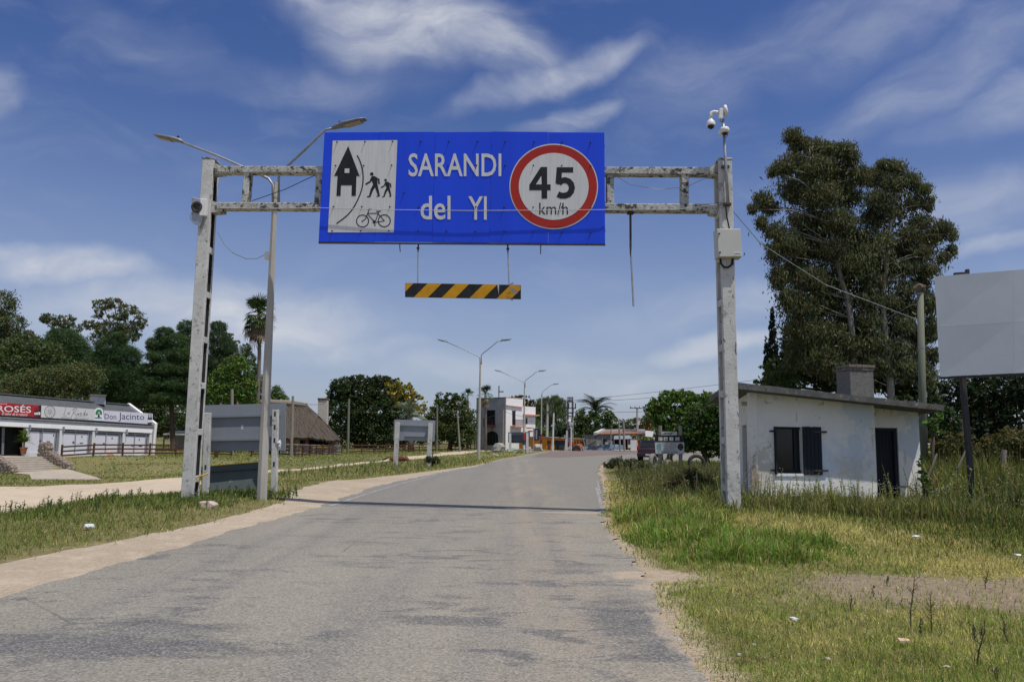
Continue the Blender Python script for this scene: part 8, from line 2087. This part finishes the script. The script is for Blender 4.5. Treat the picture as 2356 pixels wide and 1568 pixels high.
palm('silvery blue-green feather palm above the pale grey sign board', 945, 1040, (943, 958), 99, .35, [(pinna_mesh(2.5, 16, .62, 1), PSIL, 40, -10, 80, .8, 1.15, .3)], seed=4)
palm('dark feather palm crowning the trees past the bend', 1372, 1030, (1371, 948), 134, .4, [(pinna_mesh(3.6, 16, .75, 2), PDK, 36, 10, 80, .9, 1.1, .3)], seed=5)

# ------------------------------------------------------------------ single weeds standing in the turf
zg = Z(3300, 2150, 2.722)
WEED = pm('weed_stem', (.085, .075, .045), (.06, .055, .035), 9, bump=0)
def weed(lab, base_px, top_px, ntw, leafn, seed, tint=(.10, .105, .05)):
    b = gpx(*zg(*base_px)); t_ = at(*zg(*top_px), b.y)
    w_ = thing('weed', lab, 'weed', b, 0, 'lone weeds in the foreground turf')
    r = random.Random(seed); H = (t_ - b).length
    pts = [b - Vector((0, 0, .01)), b.lerp(t_, .35) + Vector((r.uniform(-.02, .02), 0, 0)), b.lerp(t_, .7) + Vector((r.uniform(-.02, .02), 0, 0)), t_]
    mb = MB(); mb.tube(pts, [.0055, .005, .0035, .0015], 5)
    V = []; C = []
    tips = []
    for i in range(ntw):
        q = r.uniform(.25, .95); p = b.lerp(t_, q); a = r.uniform(0, 6.28); l = H * r.uniform(.10, .26) * (1.2 - q * .6)
        e = p + Vector((math.cos(a) * l * .7, math.sin(a) * l * .7, l * .75)); mb.tube([p, p.lerp(e, .5) + Vector((0, 0, -.01)), e], [.003, .0022, .001], 4); tips.append((p, e))
    o = mb.build('stem', WEED, w_)
    rn_ = np.random.default_rng(seed)
    for i in range(leafn):
        p, e = tips[r.randrange(len(tips))]; c = np.array(p.lerp(e, r.uniform(.2, 1))) if r.random() < .7 else np.array(b.lerp(t_, r.uniform(.05, .8)))
        a = unit(rn_.normal(size=3) + np.array((0, 0, .5))); s = unit(np.cross(a, rn_.normal(size=3))); L_ = r.uniform(.009, .022); W = L_ * .3
        c = c + a * L_ * .5
        V.append([c - a * L_ / 2, c + s * W / 2, c + a * L_ / 2, c - s * W / 2]); C.append(np.array(tint) * r.uniform(.6, 1.5))
    np_mesh('leaves', np.array(V), 0, np.array(C), M_LEAF, w_, base=b)
for i, a in enumerate((('tallest bare weed with forked twigs in the foreground turf', (930, 990), (975, 370), 12, 60), ('dark straight weed right of the tallest bare one', (1160, 1050), (1150, 585), 12, 70),
                       ('forked weed on the far side of the bare gravel patch', (1745, 556), (1778, 340), 9, 70), ('bushy twiggy weed near the bottom right corner', (1645, 1415), (1740, 860), 16, 110), ('dense twiggy weed left of the bushy corner weed', (1625, 1170), (1600, 900), 12, 80),
                       ('short leaning weed at the left end of the weed row', (290, 800), (285, 610), 7, 40), ('little stubby green weed at the near edge of the gravel', (520, 640), (533, 520), 5, 60), ('small upright weed standing in the gravel patch', (680, 520), (690, 410), 6, 70),
                       ('brown bushy weed between the two tall bare ones', (1040, 1100), (1050, 880), 14, 70), ('thin forked weed by the right edge of the photo', (2010, 1150), (1915, 830), 7, 30), ('small twiggy weed among the corner weeds', (1880, 1568), (1870, 1400), 9, 50))):
    weed(a[0], a[1], a[2], a[3], a[4], 80 + i)
def weeds_stuff(name, lab, pts, hlo, hhi, tint, flower, seed):
    """many small flowering stems: too many to count, one object"""
    r = np.random.default_rng(seed); V = []; C = []
    for (x, y) in pts:
        z = gz(x, y); H = r.uniform(hlo, hhi); lean = r.normal(size=2) * .12 * H
        b = np.array((x, y, z)); t = b + np.array((lean[0], lean[1], H)); w_ = np.array((.0009 * y * .5 + .002, 0, 0))
        V.append([b - w_, b + w_, t + w_ * .5, t - w_ * .5]); C.append(np.array(tint) * r.uniform(.7, 1.3))
        for k in range(20):
            q = r.uniform(.2, 1); p = b + (t - b) * q; a = unit(r.normal(size=3) + np.array((0, 0, .6))); s = unit(np.cross(a, r.normal(size=3))); L_ = r.uniform(.03, .07); p = p + a * L_ * .6
            V.append([p - a * L_ / 2, p + s * L_ * .16, p + a * L_ / 2, p - s * L_ * .16]); C.append(np.array(tint) * r.uniform(.6, 1.5))
        if r.random() < flower:
            for k in range(5):
                p = t + r.normal(size=3) * .04; s = .008 * r.uniform(.6, 1.3); V.append([p + np.array((-s, 0, -s)), p + np.array((s, 0, -s)), p + np.array((s, 0, s)), p + np.array((-s, 0, s))]); C.append(np.array((.62, .60, .50)) * r.uniform(.7, 1.1))
    return tag(np_mesh(name, np.array(V), 0, np.array(C), M_LEAF), kind='stuff', label=lab)
def scatter(n, x0, x1, y0, y1, f, seed):
    r = np.random.default_rng(seed); x = r.uniform(x0, x1, n); y = r.uniform(y0, y1, n); k = f(x, y) & (sdf(x, y, ROADP) > .6) & (~inside(x, y, HUT)); return list(zip(x[k], y[k]))
weeds_stuff('flowering_weeds', 'white-flecked weeds growing along the foot of the hut wall', scatter(230, 4.6, 10.8, 16.4, 18.9, lambda x, y: y < 18.35 + (x - 5.6) * .16, 1), .25, .75, (.22, .23, .085), .15, 1)
weeds_stuff('flowering_weeds', 'white-flecked tall weeds below the billboard', scatter(420, 8.5, 17, 11.5, 20, lambda x, y: x / y < .78, 2), .35, 1.0, (.17, .20, .07), .3, 2)
weeds_stuff('flowering_weeds', 'weeds along the right verge between the gantry and the bend', scatter(760, 3.2, 10, 17.5, 34, lambda x, y: x / y < .32, 3), .25, .75, (.15, .145, .065), .12, 3)
weeds_stuff('flowering_weeds', 'rank weeds at the edge of the dirt track', scatter(300, -11, -5.2, 14.8, 21, lambda x, y: hump(x, y) > .3, 4),   .10, .28, (.10, .14, .05), .05, 4)
weeds_stuff('flowering_weeds', 'thin weeds on the verge under the pale sign board', scatter(200, -9.5, -3, 32, 47, lambda x, y: sh_d(x, y) > .3, 5), .15, .4, (.18, .20, .08), .1, 5)

# the wooded skyline that closes every gap behind the town
rw = np.random.default_rng(99); bl = []
for u in np.arange(-500, 2700, 22):
    Y = rw.uniform(165, 190); v = 1002 - (u - 1178) * -.0143 - rw.uniform(8, 26) - (14 if u < 640 else 0)
    bl.append((u, v + 10, rw.uniform(20, 34), rw.uniform(12, 20), Y - 170))
V, C = leaves(blobs_px(bl, 170, .6), .8, .6, 1.2, (.055, .078, .030), .1, .4, 99, .3, 0, 40, .3)
tag(np_mesh('far_woods', V, 0, C, M_LEAF), kind='stuff', label='low dark wooded skyline far behind the houses')
bpy.context.view_layer.update()
